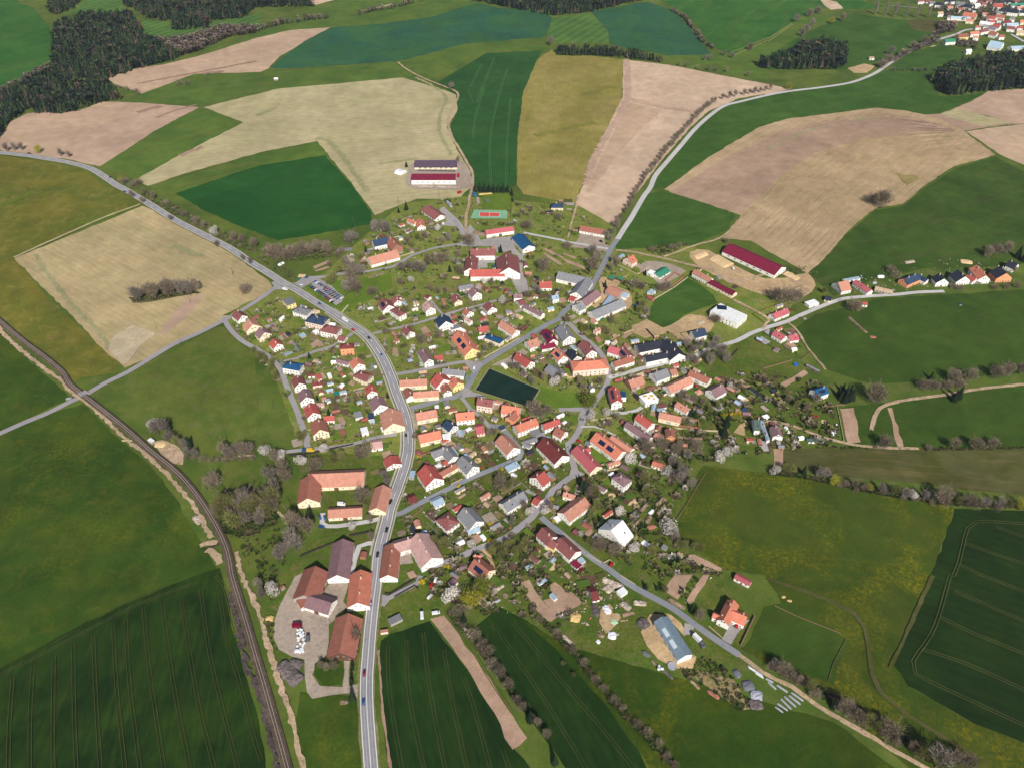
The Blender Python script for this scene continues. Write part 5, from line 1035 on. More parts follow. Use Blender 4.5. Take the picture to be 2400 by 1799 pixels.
FLAT = [('A', (775, 1450, 885, 1410, 985, 1480), 5.4, 'gy', 'y', 'house', 'cream flat-roofed block beside the main road', 'house'),
 ('C', (722, 1400, 775, 1345, 842, 1392), 3.5, 'lb', 'w', 'shed', 'pale blue flat roof beside the salmon square shed', 'shed'),
 ('C', (495, 1530, 600, 1388, 660, 1420), 3.2, 'lb', 'g', 'shed', 'wedge-like grey-blue flat shed inside the barn lane', 'shed'),
 ('C', (1085, 1350, 1140, 1310, 1195, 1345), 3, 'lb', 'w', 'shed', 'pale blue roofed shed above the red one', 'shed'),
 ('C', (1080, 1405, 1110, 1390, 1180, 1440), 3, 'rd', 'b', 'shed', 'small red flat-roofed shed by the pasture corner', 'shed'),
 ('C', (1080, 1095, 1130, 1060, 1240, 1075), 3.5, 'wh', 'w', 'shed', 'white flat shed left of the green-roofed one', 'shed'),
 ('C', (580, 1170, 620, 1130, 680, 1150), 2.6, 'gn', 'd', 'shed', 'left teal tarpaulin shelter near the road', 'shelter'),
 ('C', (690, 1170, 720, 1145, 820, 1175), 2.6, 'gn', 'd', 'shed', 'right teal tarpaulin shelter near the road', 'shelter'),
 ('C', (905, 1520, 925, 1500, 960, 1515), 2, 'bl', 'd', 'shed', 'bright blue tarpaulin heap below the barns', 'shelter'),
 ('W', (1556, 655, 1615, 681, 1597, 701), 6.5, 'wh', 'w', 'hall', 'large white flat-roofed hall with a dark panel', 'hall'),
 ('F', (980, 1035, 1150, 980, 1245, 1075), 5, 'wh', 'w', 'house', 'unfinished white house with yellow insulation', 'house'),
 ('F', (705, 980, 798, 975, 800, 1052), 5, 'bl', 'w', 'annexe', 'blue-roofed annexe of the tall white gable', 'annexe'),
 ('F', (1222, 1145, 1315, 1128, 1322, 1185), 2.8, 'mr', 'w', 'shed', 'small maroon shed above the salmon farm', 'shed'),
 ('F', (1205, 1200, 1300, 1180, 1320, 1225), 2.4, 'lb', 'w', 'shed', 'pale lean-to below the small maroon shed', 'shed'),
 ('E', (732, 140, 860, 105, 890, 150), 3.6, 'gy', 'w', 'annexe', 'low grey flat annexe right of the navy roof', 'annexe'),
 ('E', (640, 1530, 740, 1515, 775, 1580), 4, 'wh', 'w', 'annexe', 'white flat annexe below the navy-roofed house', 'annexe'),
 ('E', (1370, 1440, 1440, 1410, 1468, 1450), 2.6, 'nv', 'g', 'shed', 'small navy shed above the wide orange roof', 'shed'),
 ('E', (1772, 1490, 1890, 1455, 1935, 1530), 3, 'gy', 'g', 'shed', 'slate grey flat shed between two orange roofs', 'shed'),
 ('H', (730, 50, 780, 30, 880, 120), 3.4, 'lb', 'w', 'shed', 'long pale blue lean-to behind the white court', 'shed'),
 ('H', (232, 340, 300, 345, 330, 440), 3, 'lb', 'g', 'shed', 'pale turquoise carport beside the main road', 'carport'),
 ('H', (1125, 1185, 1170, 1160, 1215, 1215), 2.5, 'wh', 'w', 'shed', 'tiny white shed near the yellow bush', 'shed'),
 ('H', (1450, 290, 1600, 220, 1650, 290), 2.8, 'lb', 'w', 'garage', 'row of pale garages at the end of the middle lane', 'garages'),
 ('I', (90, 1540, 160, 1490, 230, 1580), 3, 'mg', 'w', 'garage', 'wine-red flat garage beside the lane', 'garage'),
 ('I', (180, 1490, 240, 1455, 300, 1510), 2.5, 'lb', 'w', 'greenhouse', 'small pale greenhouse beside the wine-red garage', 'greenhouse'),
 ('I', (1270, 1325, 1300, 1290, 1365, 1320), 2.5, 'gy', 'g', 'shed', 'small grey shed in the lower meadow garden', 'shed'),
 ('I', (1470, 1410, 1500, 1390, 1580, 1430), 2.2, 'bg', 'g', 'greenhouse', 'open-framed greenhouse beside the soil strips', 'greenhouse'),
 ('o', (320, 160, 350, 140, 390, 190), 2.4, 'lb', 'w', 'greenhouse', 'grey greenhouse on the ploughed garden plot', 'greenhouse'),
 ('o', (215, 55, 290, 15, 300, 40), 2.4, 'lb', 'w', 'greenhouse', 'long greenhouse above the garden plot', 'greenhouse'),
 ('o', (900, 130, 960, 90, 1015, 125), 2.8, 'wh', 'w', 'greenhouse', 'white framed greenhouse beside the lane', 'greenhouse'),
 ('H', (1715, 1590, 1800, 1540, 1840, 1570), 2.2, 'lb', 'w', 'greenhouse', 'glass greenhouse beside the round blue pool', 'greenhouse'),
 ('n', (1072, 465, 1140, 455, 1145, 480), 2.6, 'sa', 'p', 'shed', 'small salmon kiosk beside the dark crop', 'shed'),
 ('n', (1135, 370, 1240, 320, 1310, 350), 2.8, 'gy', 'g', 'shed', 'grey corrugated shelter beside the road end', 'shelter'),
 ('h', (315, 950, 400, 925, 440, 960), 3.2, 'wh', 'w', 'house', 'white flat house on the bend of the pale lane', 'house'),
 ('h', (640, 755, 780, 728, 820, 742), 3, 'lb', 'w', 'shed', 'long pale blue shed behind the salmon house', 'shed'),
 ('h', (1640, 965, 1660, 960, 1670, 975), 1, 'bl', 'w', 'shed', 'blue crate in the right garden', 'crate'),
 ('D', (790, 490, 895, 450, 920, 480), .5, 'lb', 'w', 'pool', 'long pale swimming pool in the corner garden', 'pool'),
 ('D', (1360, 870, 1440, 850, 1450, 875), 2, 'lb', 'w', 'greenhouse', 'small greenhouse in the left gardens', 'greenhouse'),
 ('D', (1520, 980, 1610, 960, 1630, 985), 2, 'lb', 'w', 'greenhouse', 'lower small greenhouse in the left gardens', 'greenhouse'),
 ('D', (1700, 1250, 1800, 1225, 1840, 1300), 2.6, 'gy', 'w', 'shed', 'grey striped shed left of the salmon hall', 'shed'),
 ('D', (1890, 1265, 1970, 1255, 1990, 1330), 3, 'nv', 'w', 'shed', 'blue-grey shed beside the salmon hall', 'shed'),
 ('D', (1790, 1450, 1880, 1430, 1910, 1510), 3.2, 'wh', 'w', 'shed', 'white shed below the salmon hall', 'shed'),
 ('D', (990, 245, 1060, 215, 1115, 240), 2.4, 'lb', 'g', 'shed', 'pale shed in the upper left gardens', 'shed'),
 ('D', (1170, 200, 1220, 175, 1260, 205), 3, 'wh', 'w', 'shed', 'small white terrace roof beside the maroon square', 'terrace roof'),
 ('D', (2050, 1440, 2100, 1425, 2120, 1460), 3, 'wh', 'w', 'shed', 'white lean-to on the salmon hall', 'shed'),
 ('J', (470, 1290, 540, 1270, 570, 1310), 2.6, 'wh', 'w', 'shed', 'white open shed above the pale metal roof', 'shed'),
 ('J', (940, 1560, 1010, 1550, 1025, 1580), 2.6, 'wh', 'w', 'shed', 'white hut left of the half-round store', 'shed'),
 ('J', (200, 1215, 250, 1180, 285, 1230), 2.6, 'nv', 'd', 'shed', 'blue-roofed hut beside the yellow hedge', 'shed'),
 ('J', (585, 960, 640, 950, 670, 985), 2.2, 'nv', 'd', 'shed', 'small blue-grey hut right of the long black roof', 'shed'),
 ('i', (1270, 480, 1300, 460, 1325, 490), 2.8, 'wh', 'g', 'hut', 'white signal hut beside the railway', 'hut'),
 ('n', (205, 100, 235, 75, 255, 85), 2.6, 'br', 'g', 'shed', 'small brown shed beside the purple barns', 'shed'),
 ('a', (2000, 1900, 2001, 1901, 2002, 1903), 0, 'br', 'g', 'x', '', '')]
for f in FLAT:
    if f[2] == 0: continue
    flat(f[0], f[1], f[2], f[3], f[4], f[5], f[6], f[7], wins=f[2] > 2.9)
rt = [o for o in COL.objects if o.get('label') == 'large white flat-roofed hall with a dark panel'][0]
q = G('C', 2055, 1552, 6.7) - rt.location
o = inst('solar_panel', ME_solar, rt, q, rad(-8), (9, 7, .1))
# little chapel on the village green
cp = G('F', 368, 965); chp = empty('chapel', cp, rad(12), uniq('tiny white chapel with a pointed turret on the village green'), 'chapel')
mesh_obj('wall', [(-2, -2.6, 0), (2, -2.6, 0), (2, 2.6, 0), (-2, 2.6, 0), (-2, -2.6, 3.4), (2, -2.6, 3.4), (2, 2.6, 3.4), (-2, 2.6, 3.4), (0, -2.6, 5), (0, 2.6, 5)], [[0, 1, 5, 8, 4], [2, 3, 7, 9, 6], [1, 2, 6, 5], [3, 0, 4, 7]], WM['w'], chp)
mesh_obj('roof', [(-2.3, -2.8, 3.2), (0, -2.8, 5.1), (2.3, -2.8, 3.2), (-2.3, 2.8, 3.2), (0, 2.8, 5.1), (2.3, 2.8, 3.2)], [[0, 1, 4, 3], [1, 2, 5, 4]], RM['gy'], chp)
tw = inst('turret', ME_chim, chp, (0, 1.4, 4.4), 0, (1.3, 1.3, 2.6)); mesh_obj('spire', [(-.8, .6, 7), (.8, .6, 7), (.8, 2.2, 7), (-.8, 2.2, 7), (0, 1.4, 9.4)], [[0, 1, 4], [1, 2, 4], [2, 3, 4], [3, 0, 4]], RM['gy'], chp)
# insulation sheets lying on the unfinished house
uf = [o for o in COL.objects if o.get('label') == 'unfinished white house with yellow insulation'][0]
M_ins = simple_mat('insulation', (214, 170, 60))
for a, b, l, w_, r_ in ((-3, 1.5, 3, 2, .2), (2.5, 2, 2.6, 2.2, -.3), (0, -1, 2, 1.4, .5), (4, -2, 1.8, 1.2, 0)): inst('insulation_sheet', box_mesh('insulation_sheet', M_ins), uf, (a, b, 5.1), r_, (l, w_, .3))
# roofless ruin
def ruin(t, corners, h, label):
    P = [G(t, x, y, h) for x, y in corners]; c = sum(P, Vector()) / 4; c.z = 0
    root = empty('ruined_building', c, 0, uniq(label), 'ruin')
    for i in range(4):
        a, b = P[i] - c, P[(i + 1) % 4] - c; d = (b - a).normalized(); nn = Vector((-d.y, d.x, 0)) * .3
        hh = [h, h * .8, h * .9, h * .7, h]; V = []
        for k in range(5):
            q = a.lerp(b, k / 4)
            for s_, z in ((-1, 0), (-1, hh[k]), (1, hh[k]), (1, 0)): V.append((q.x + nn.x * s_, q.y + nn.y * s_, z))
        Fc = []
        for k in range(4):
            for j in range(4): Fc.append([k * 4 + j, k * 4 + (j + 1) % 4, k * 4 + 4 + (j + 1) % 4, k * 4 + 4 + j])
        mesh_obj('wall', V, Fc, WM['b'], root)
ruin('F', [(1535, 1300), (1750, 1340), (1765, 1440), (1510, 1410)], 2.6, 'roofless brown ruin beside the salmon farm')
ruin('C', [(1330, 1190), (1450, 1090), (1560, 1150), (1400, 1270)], 2.0, 'collapsed brick ruin with rubble above the pasture')
# ================================================================ trees
def tube(V, Fc, a, b, r0, r1, n=5):
    d = (b - a).normalized(); s = Vector((1, 0, 0)) if abs(d.x) < .8 else Vector((0, 1, 0))
    u = d.cross(s).normalized(); v = d.cross(u); k = len(V)
    for (p, r) in ((a, r0), (b, r1)):
        for i in range(n):
            t = 2 * math.pi * i / n; V.append(p + u * (r * math.cos(t)) + v * (r * math.sin(t)))
    for i in range(n): Fc.append([k + i, k + (i + 1) % n, k + n + (i + 1) % n, k + n + i])
def mk(name, V, Fc, mat):
    me = bpy.data.meshes.new(name); me.from_pydata([tuple(v) for v in V], [], Fc); me.materials.append(mat); return me
def wood_mesh(seed, mat, h=1., spread=.3, limbs=7, base=.25):
    """tapered trunk with limbs that branch; unit height"""
    rg = random.Random(seed); V = []; Fc = []; tips = []
    lean = Vector((rg.uniform(-.04, .04), rg.uniform(-.04, .04), 0))
    p = Vector((0, 0, -.02)); prev = p; r = .026
    for i in range(1, 5):
        q = Vector((lean.x * i, lean.y * i, .02 + .19 * i)); tube(V, Fc, prev, q, r, r * .72); r *= .72; prev = q
    for i in range(limbs):
        z = base + (.55) * i / limbs + rg.uniform(0, .05); a = i * 2.4 + rg.uniform(-.4, .4)
        s = Vector((lean.x * z * 5, lean.y * z * 5, z)); L = spread * (1.15 - .55 * abs(z - .45)) * rg.uniform(.75, 1.1)
        e = s + Vector((math.cos(a) * L, math.sin(a) * L, L * rg.uniform(.55, 1.1)))
        tube(V, Fc, s, e, .012, .005, 4); tips.append((s, e))
        for j in range(3):
            f = s.lerp(e, rg.uniform(.35, .9)); aa = a + rg.uniform(-1.2, 1.2); l2 = L * rg.uniform(.35, .6)
            g = f + Vector((math.cos(aa) * l2, math.sin(aa) * l2, l2 * rg.uniform(.4, 1.2))); tube(V, Fc, f, g, .006, .002, 3); tips.append((f, g))
    return mk('trunk', V, Fc, mat), tips
def rv(rg):
    while True:
        v = Vector((rg.uniform(-1, 1), rg.uniform(-1, 1), rg.uniform(-1, 1)))
        if 0 < v.length < 1: return v
def crown_twigs(seed, tips, n, ln, wd, mat, cz=.6, rx=.3, rz=.4, blobs=9, leaf=False):
    rg = random.Random(seed); V = []; Fc = []
    cs = [Vector((0, 0, cz)) + Vector((v.x * rx, v.y * rx, v.z * rz)) * .72 for v in (rv(rg) for _ in range(blobs))]
    rs = [rg.uniform(.28, .5) for _ in cs]
    for i in range(n):
        j = rg.randrange(len(cs)); v = rv(rg); v = v.normalized() * (v.length ** .5)
        p = cs[j] + Vector((v.x * rx, v.y * rx, v.z * rz)) * rs[j] * 1.5
        if p.z < .12: continue
        d = (p - Vector((0, 0, cz - .35))).normalized() + rv(rg) * .55; d.normalize()
        if leaf:
            d = rv(rg).normalized()
        s = d.cross(rv(rg)).normalized(); L = ln * rg.uniform(.6, 1.3); w = wd * rg.uniform(.6, 1.3); k = len(V)
        if leaf: V.extend([p - s * w - d * L * .5, p + s * w - d * L * .5, p + s * w + d * L * .5, p - s * w + d * L * .5]); Fc.append([k, k + 1, k + 2, k + 3])
        else: V.extend([p - s * w - d * L * .5, p + s * w - d * L * .5, p + d * L * .5]); Fc.append([k, k + 1, k + 2])
    return mk('crown', V, Fc, mat)
def conifer_crown(seed, n, mat, rad_=.2, base=.08):
    rg = random.Random(seed); V = []; Fc = []
    for i in range(n):
        t = rg.random() ** .75; z = base + (1 - base) * (1 - t) if False else base + (1 - base) * (rg.random() ** 1.25)
        f = (1 - z) / (1 - base); lay = .8 + .2 * math.cos(z * 60); R = rad_ * (f ** .85) * lay * rg.uniform(.45, 1.1); a = rg.uniform(0, 6.283)
        p = Vector((math.cos(a) * R, math.sin(a) * R, z)); o = Vector((math.cos(a), math.sin(a), -.35)); s = Vector((-math.sin(a), math.cos(a), rg.uniform(-.4, .4)))
        L = .05 * (.5 + f); w = .03 * (.4 + f); k = len(V)
        V.extend([p - s * w - o * L * .4 + Vector((0, 0, .012)), p + s * w - o * L * .4 + Vector((0, 0, .012)), p + o * L]); Fc.append([k, k + 1, k + 2])
    k = len(V)
    for i in range(7): a = i * .8976; V.append(Vector((math.cos(a) * rad_ * .5, math.sin(a) * rad_ * .5, base + .05)))
    V.append(Vector((0, 0, .98)))
    for i in range(7): Fc.append([k + i, k + (i + 1) % 7, k + 7])
    return mk('crown', V, Fc, mat)
MT = simple_mat('bark', (116, 100, 86)); MTd = simple_mat('dark_bark', (84, 70, 58)); MTp = simple_mat('pale_bark', (196, 188, 176))
L_bare = leaf_mat('bare_twigs', [(134, 121, 104), (158, 144, 126), (114, 100, 86), (142, 131, 100)], 1.0)
L_grey = leaf_mat('grey_twigs', [(130, 121, 112), (154, 144, 134), (108, 98, 90)], 1.)
L_olive = leaf_mat('budding_twigs', [(118, 122, 66), (138, 138, 78), (102, 112, 54), (128, 116, 82)], 1.)
L_bloss = leaf_mat('blossom', [(226, 218, 208), (200, 190, 180), (236, 230, 226), (150, 142, 122)], 1.1)
L_yel = leaf_mat('yellow_leaf', [(178, 158, 30), (206, 180, 40), (150, 140, 36)], 1.1)
L_ygr = leaf_mat('yellow_green_leaf', [(150, 146, 44), (168, 160, 50), (122, 128, 44)], 1.)
L_grn = leaf_mat('young_leaf', [(110, 126, 38), (134, 142, 44), (88, 108, 32)], 1.)
L_con = leaf_mat('conifer_needles', [(30, 46, 30), (40, 58, 34), (24, 36, 28), (46, 58, 40)], 1.)
L_blue = leaf_mat('blue_spruce', [(110, 128, 120), (136, 150, 142), (90, 108, 98)], 1.)
L_shr = leaf_mat('shrub_leaf', [(66, 84, 40), (86, 96, 48), (104, 96, 66), (54, 68, 36)], 1.)
TREES = {}
def bank(kind, fn, n=4): TREES[kind] = [fn(i) for i in range(n)]
def bareset(mat, bark, nt, ln, wd, rx=.3, rz=.38, cz=.6, blobs=12, leaf=False, spread=.3, seed=0):
    def f(i):
        w, tips = wood_mesh(seed + i * 13 + 1, bark, spread=spread); return w, crown_twigs(seed + i * 7 + 5, tips, nt, ln, wd, mat, cz, rx, rz, blobs, leaf)
    return f
bank('bare', bareset(L_bare, MT, 950, .14, .0075), 5)
bank('grey', bareset(L_grey, MT, 950, .14, .0075, seed=40), 4)
bank('olive', bareset(L_olive, MT, 1400, .11, .0085, seed=80), 4)
bank('fat', bareset(L_bare, MT, 2300, .12, .0085, rx=.5, rz=.42, cz=.55, spread=.5, seed=90), 3)
bank('bloss', bareset(L_bloss, MTd, 1500, .035, .013, rx=.42, rz=.4, cz=.55, leaf=True, spread=.4, seed=120), 4)
bank('yellow', bareset(L_ygr, MT, 1700, .035, .015, rx=.42, rz=.42, cz=.52, leaf=True, spread=.4, seed=160), 2)
bank('green', bareset(L_grn, MT, 2600, .035, .015, rx=.5, rz=.44, cz=.55, blobs=16, leaf=True, spread=.45, seed=200), 2)
bank('poplar', bareset(L_grey, MT, 900, .09, .004, rx=.09, rz=.5, cz=.52, spread=.1, seed=240), 2)
bank('conifer', lambda i: (wood_mesh(300 + i, MTd, spread=.05, limbs=3)[0], conifer_crown(310 + i, 1500, L_con)), 4)
bank('spruce', lambda i: (wood_mesh(330 + i, MTd, spread=.05, limbs=3)[0], conifer_crown(340 + i, 1300, L_blue, .3)), 2)
bank('shrub', bareset(L_shr, MTd, 800, .09, .035, rx=.55, rz=.4, cz=.5, leaf=True, spread=.3, seed=380), 4)
bank('brush', bareset(L_bare, MTd, 900, .2, .009, rx=.6, rz=.45, cz=.5, spread=.5, seed=420), 4)
bank('yshrub', bareset(L_yel, MTd, 500, .09, .045, rx=.5, rz=.4, cz=.5, leaf=True, spread=.3, seed=460), 2)
KN = dict(bare=('bare_tree', 'bare brown tree'), grey=('bare_tree', 'bare grey tree'), olive=('budding_tree', 'olive budding tree'), fat=('bare_tree', 'broad bare tree'),
          bloss=('blossom_tree', 'white blossoming tree'), yellow=('yellow_tree', 'yellow-green tree'), green=('leafy_tree', 'fresh green round tree'), poplar=('poplar_tree', 'tall narrow bare poplar'),
          conifer=('conifer_tree', 'dark conifer'), spruce=('spruce_tree', 'pale blue spruce'), shrub=('shrub', 'green shrub'), brush=('bare_shrub', 'bare brown bush'), yshrub=('forsythia_bush', 'bright yellow bush'))
TR = random.Random(11)
HS = dict(bare=1.25, grey=1.25, olive=1.25, fat=1.15, bloss=1.1, conifer=1.15, brush=1.2)
def put_tree(kind, p, h, label=None, group=None):
    w, c = TR.choice(TREES[kind]); nm = KN[kind][0]
    h *= HS.get(kind, 1.)
    root = empty(nm, (p.x, p.y, 0), TR.uniform(0, 6.28), label, 'shrub' if 'shrub' in nm or 'bush' in nm else 'tree', group)
    s = h * TR.uniform(.9, 1.1); wd = s * TR.uniform(.9, 1.12)
    inst('trunk', w, root, sc=(wd, wd, s)); inst('crown', c, root, rz=TR.uniform(0, 6), sc=(wd, wd, s))
    return root
AUTO = []
def singles(s):
    """tokens: TILE kind h  x,y x,y ..."""
    t = 'W'; kind = 'bare'; h = 8
    for w in s.split():
        if w in TILE: t = w
        elif w in KN: kind = w
        elif ',' in w:
            a, b = map(float, w.split(',')); AUTO.append((kind, G(t, a, b), h))
        else: h = float(w)
singles('''
e bare 8 1250,20 1330,60 1450,130 brush 6 1600,210 1700,265 bare 7 1770,300 bloss 11 1860,385 bare 9 2020,425 2100,440 2200,480 1150,60 1235,100 7 1480,255 1880,480 2100,600 2165,630
a grey 10 130,1305 190,1300 60,1312 yellow 12 330,1325 bare 9 530,1352 600,1362 yellow 9 1045,1570 brush 8 1150,1625 1195,1600 1080,1590 1550,742 1620,736
A fat 11 310,1385 bare 11 170,700 430,800 fat 13 660,925 850,935 960,890 1080,865 bare 14 740,900 905,925 1240,865 1150,900 fat 12 1350,835 grey 13 1640,745 1700,725 1990,600 2090,580 2150,610 olive 9 1800,950 conifer 8 1870,850
A olive 12 1400,1275 1460,1240 bare 17 1680,1290 1750,1410 grey 15 1650,1390 1720,1150 13 1800,1160 fat 8 1945,1392 bare 8 1600,1000 1400,1045 1500,930 1560,870 grey 10 1620,1040
B fat 13 985,760 grey 8 650,735 725,705 olive 9 260,790 340,690 bare 9 200,725 420,665 conifer 8 745,1090 olive 7 835,1095 grey 12 130,1105 225,1085 330,1110 400,1125 bare 12 460,1010 570,1015 645,1000 700,970 8 850,905 fat 9 880,1130
B bloss 7 590,565 bare 6 790,585 fat 10 1745,540 bare 6 1640,395 1755,375 fat 8 2145,415 conifer 9 1400,840 fat 13 1930,1085 bare 10 1995,1050 bloss 9 1425,1505 8 1110,1335 1180,1260 bare 7 600,1385 500,1345 690,1365 bloss 7 245,1235 bare 7 95,1255 1290,1265 1740,1425 grey 8 1850,1350 1905,1410
B conifer 10 1070,55 1130,50 1190,60 1250,55 1310,62 1370,60 1430,62 1490,60 180,290 6 80,325 1555,185 8 1545,110
C fat 8 50,805 grey 8 560,655 605,705 640,610 fat 14 400,1065 grey 13 445,970 375,890 bare 9 620,1085 700,1045 660,1000 conifer 7 325,1090 6 1060,1135 fat 8 1005,1315 940,1290 1275,1345 1355,1325 olive 9 1030,1570 980,1630 grey 9 1075,1645 brush 5 1135,825 1385,800 1440,795 1500,770 shrub 5 1300,845 fat 5 2105,725 conifer 7 540,1290
D olive 7 430,505 475,545 525,580 565,605 640,725 690,790 715,850 650,660 conifer 6 1135,560 spruce 8 975,455 1950,695 7 2112,395 conifer 5 1235,1095 1385,1275 olive 6 1605,745 bare 5 1580,1100 1650,1130 1740,1100 shrub 3 1500,880 1620,860 olive 8 1020,1625 1065,1600 bare 6 2120,240 spruce 6 780,640 conifer 5 2150,1060
E bare 8 580,305 625,290 fat 8 365,360 bare 7 1280,445 1195,465 1130,570 conifer 6 1420,365 bare 8 1620,730 grey 8 1550,705 1700,810 1800,905 fat 13 1855,1285 bare 10 1905,1310 2005,1290 8 1960,860 bloss 9 2105,910 bare 9 2160,850 spruce 8 965,830 bare 7 1165,1405 1255,1565 1310,1550 shrub 4 1555,655 olive 6 200,300 560,640
F green 15 320,1195 bloss 8 365,1335 560,1295 bare 7 700,1355 600,1445 olive 9 300,220 green 7 255,210 conifer 7 345,180 bare 8 620,110 fat 9 1965,95 grey 10 1600,430 1680,520 1760,440 1840,560 1700,640 1920,470 2000,560 2060,480 2100,620 1880,640 1640,620 1980,380
F bare 7 1505,1090 1600,1110 1700,1130 1810,1160 olive 7 1900,1260 2000,1200 conifer 7 1640,1300 1700,1310 13 2110,1430 2075,1560 bare 7 200,905 485,890 250,960 1560,1065 olive 6 520,700 brush 4 560,500 bloss 6 2150,950 conifer 6 1960,1180
G bloss 10 560,145 1045,285 8 780,195 1330,110 fat 11 1205,345 olive 10 1460,265 1560,240 fat 9 1800,185 1880,160 bare 14 930,1135 1130,1180 grey 13 985,1110 960,1385 920,1300 11 760,1510 820,1450 fat 11 1825,770 olive 8 1880,800 grey 9 2150,545 2110,455 conifer 11 1145,965 bloss 6 1700,1095 bare 7 1920,1030 1950,1235
i grey 13 1370,435 1440,425 conifer 10 1465,385 bloss 10 1330,385 grey 11 1480,505 olive 9 1545,535 grey 9 1600,565 conifer 10 1640,545 grey 8 1690,625 1620,620 fat 12 1860,885 grey 10 1990,640 2110,610 2165,605 2060,600
H olive 8 620,1350 685,1335 560,1305 bare 6 530,1290 bloss 6 730,1130 7 1030,1335 fat 9 1400,565 conifer 7 1345,490 olive 9 1500,590 1585,560 bare 8 1560,1075 bloss 7 1785,905 bare 8 1700,865 bloss 7 1985,905 bare 8 2035,865 olive 7 1400,1400 1500,1350 1650,1400 1330,1350 1725,1300 1280,1450 1420,1480 1580,1440 1850,1500 bare 6 1050,900 1120,940 yshrub 3 1275,1060 1255,1260 740,1610 690,1600 2095,1010 2125,1000 2055,720 345,160 850,560 1410,345
I conifer 12 240,605 285,625 olive 10 420,705 bare 10 370,695 330,720 conifer 8 1010,605 olive 11 1065,705 1040,545 bloss 10 865,265 fat 11 1065,125 bloss 8 1345,405 fat 10 1290,70 1455,140 grey 12 1600,225 1540,475 1500,510 9 1655,590 fat 10 1700,95 bloss 9 2005,235 2110,155 grey 9 1440,475 1400,300 bloss 8 730,925 conifer 7 420,1085 490,1025 fat 8 445,1345 505,1365 olive 8 340,1320 fat 9 650,1440 bloss 8 920,1395 olive 8 1145,1435 bloss 12 1345,1165 grey 8 1430,1255 olive 7 1500,1335 1570,1350 1700,1385 1745,1400 9 370,945 435,865 bloss 5 225,1190 conifer 6 760,430 bare 8 1500,60
l bloss 8 55,775 olive 8 140,765 200,775 conifer 9 300,785 grey 9 430,805 480,815 yellow 9 560,860 brush 6 650,885 bare 7 740,895 yellow 6 870,910 grey 8 970,945 olive 9 1080,960 grey 9 1180,990 bloss 8 1235,990 grey 9 1340,1010 fat 14 1510,1030 grey 9 1440,1010 olive 9 1625,1040 fat 10 1735,1050 grey 9 1860,1060 1980,1070 olive 9 2060,1070 yellow 9 2160,1060 fat 11 980,545 brush 5 1370,565 bare 9 1590,565 fat 9 1780,560 1935,545 16 910,165 conifer 10 640,70 670,110 690,150 625,140 705,100 600,105 655,160 11 720,140 12 1600,150 1640,130 fat 9 1330,50 1420,55 1530,48 1640,35 olive 7 240,210 bare 8 330,235 165,165 420,170
h fat 16 150,955 13 60,935 230,940 12 735,1035 fat 17 975,140 brush 9 870,100 900,85 7 1100,745 1050,700 fat 11 1880,560 1955,540 2050,530 conifer 13 2150,570 2200,600 brush 5 1960,840 2050,835 2140,830 1600,840 1650,850 olive 7 480,880 fat 11 1730,1635 1590,1645 1955,1610 2050,1590 2180,1570 conifer 9 1400,1620 bare 6 2120,700
p grey 8 60,805 fat 9 110,840 bare 7 200,905 270,935 olive 8 345,995 conifer 10 560,1135 fat 10 640,1160 bare 9 760,1260 olive 9 865,1295 925,1335 fat 12 1030,1380 bare 9 1235,1505 olive 9 1300,1570 grey 15 1440,1650 bare 10 1560,1610 fat 11 1700,1660
o brush 4 180,310 235,380 380,510 530,655 620,760 720,905 790,985 880,1085 960,1155 1085,1295 1160,1360 1260,1455 1340,1575 1400,1645 conifer 10 160,1250 9 370,1620 brush 5 30,1085 95,1155 bare 7 215,1300 300,1400 conifer 6 1550,310 bare 8 1615,385 conifer 5 1150,105 1250,115 olive 7 1310,155 brush 4 500,335 shrub 3 440,760 530,860
n bloss 11 1680,210 green 13 1965,150 yellow 12 1870,240 bloss 9 150,160 grey 9 60,190 30,105 bare 10 865,555 conifer 8 835,1065 brush 6 1770,330 1885,530 1965,610 1995,670 2050,775 2110,855 2180,965 yshrub 4 1430,70 bare 6 620,815 690,805 570,800 conifer 7 1800,390
c grey 12 330,395 9 1660,525 1710,520 1830,485 1900,505 fat 11 2060,435 bare 7 1440,570 1510,580 1600,605 1700,615 1760,620 1850,625 2035,665
d yellow 11 170,775 yellow 12 540,205 fat 12 640,185 430,115 350,145 grey 12 240,195 380,235 330,285 290,320 fat 14 985,590 1035,545 grey 12 1060,480 fat 10 1250,425 1350,380 1400,360 poplar 26 925,130 1010,140 1090,150 1190,155 1280,155 1380,155
b grey 12 1690,780 conifer 8 1300,1445 bare 8 1750,1410
''')
# rows and groves of look-alike trees
GROUPS = []
def row(kind, h, s, step, label, group, jit=1.2, keep=1.):
    P = pts(s); rg = random.Random(len(s)); d0 = 0
    for i in range(len(P) - 1):
        L = (P[i + 1] - P[i]).length; x = d0
        while x < L:
            q = P[i].lerp(P[i + 1], x / L) + Vector((rg.uniform(-jit, jit), rg.uniform(-jit, jit), 0))
            if rg.random() < keep: put_tree(kind, q, h * rg.uniform(.75, 1.15), label, group)
            x += step * rg.uniform(.8, 1.25)
        d0 = x - L
RMS = []
def rowmass(h, s, step, label, group, jit=1.2, keep=1.): RMS.append((h, s, step * .45, label, max(jit, 2)))
def inpoly(x, y, P):
    r = False; n = len(P)
    for i in range(n):
        a, b = P[i], P[i - 1]
        if (a.y > y) != (b.y > y) and x < (b.x - a.x) * (y - a.y) / (b.y - a.y) + a.x: r = not r
    return r
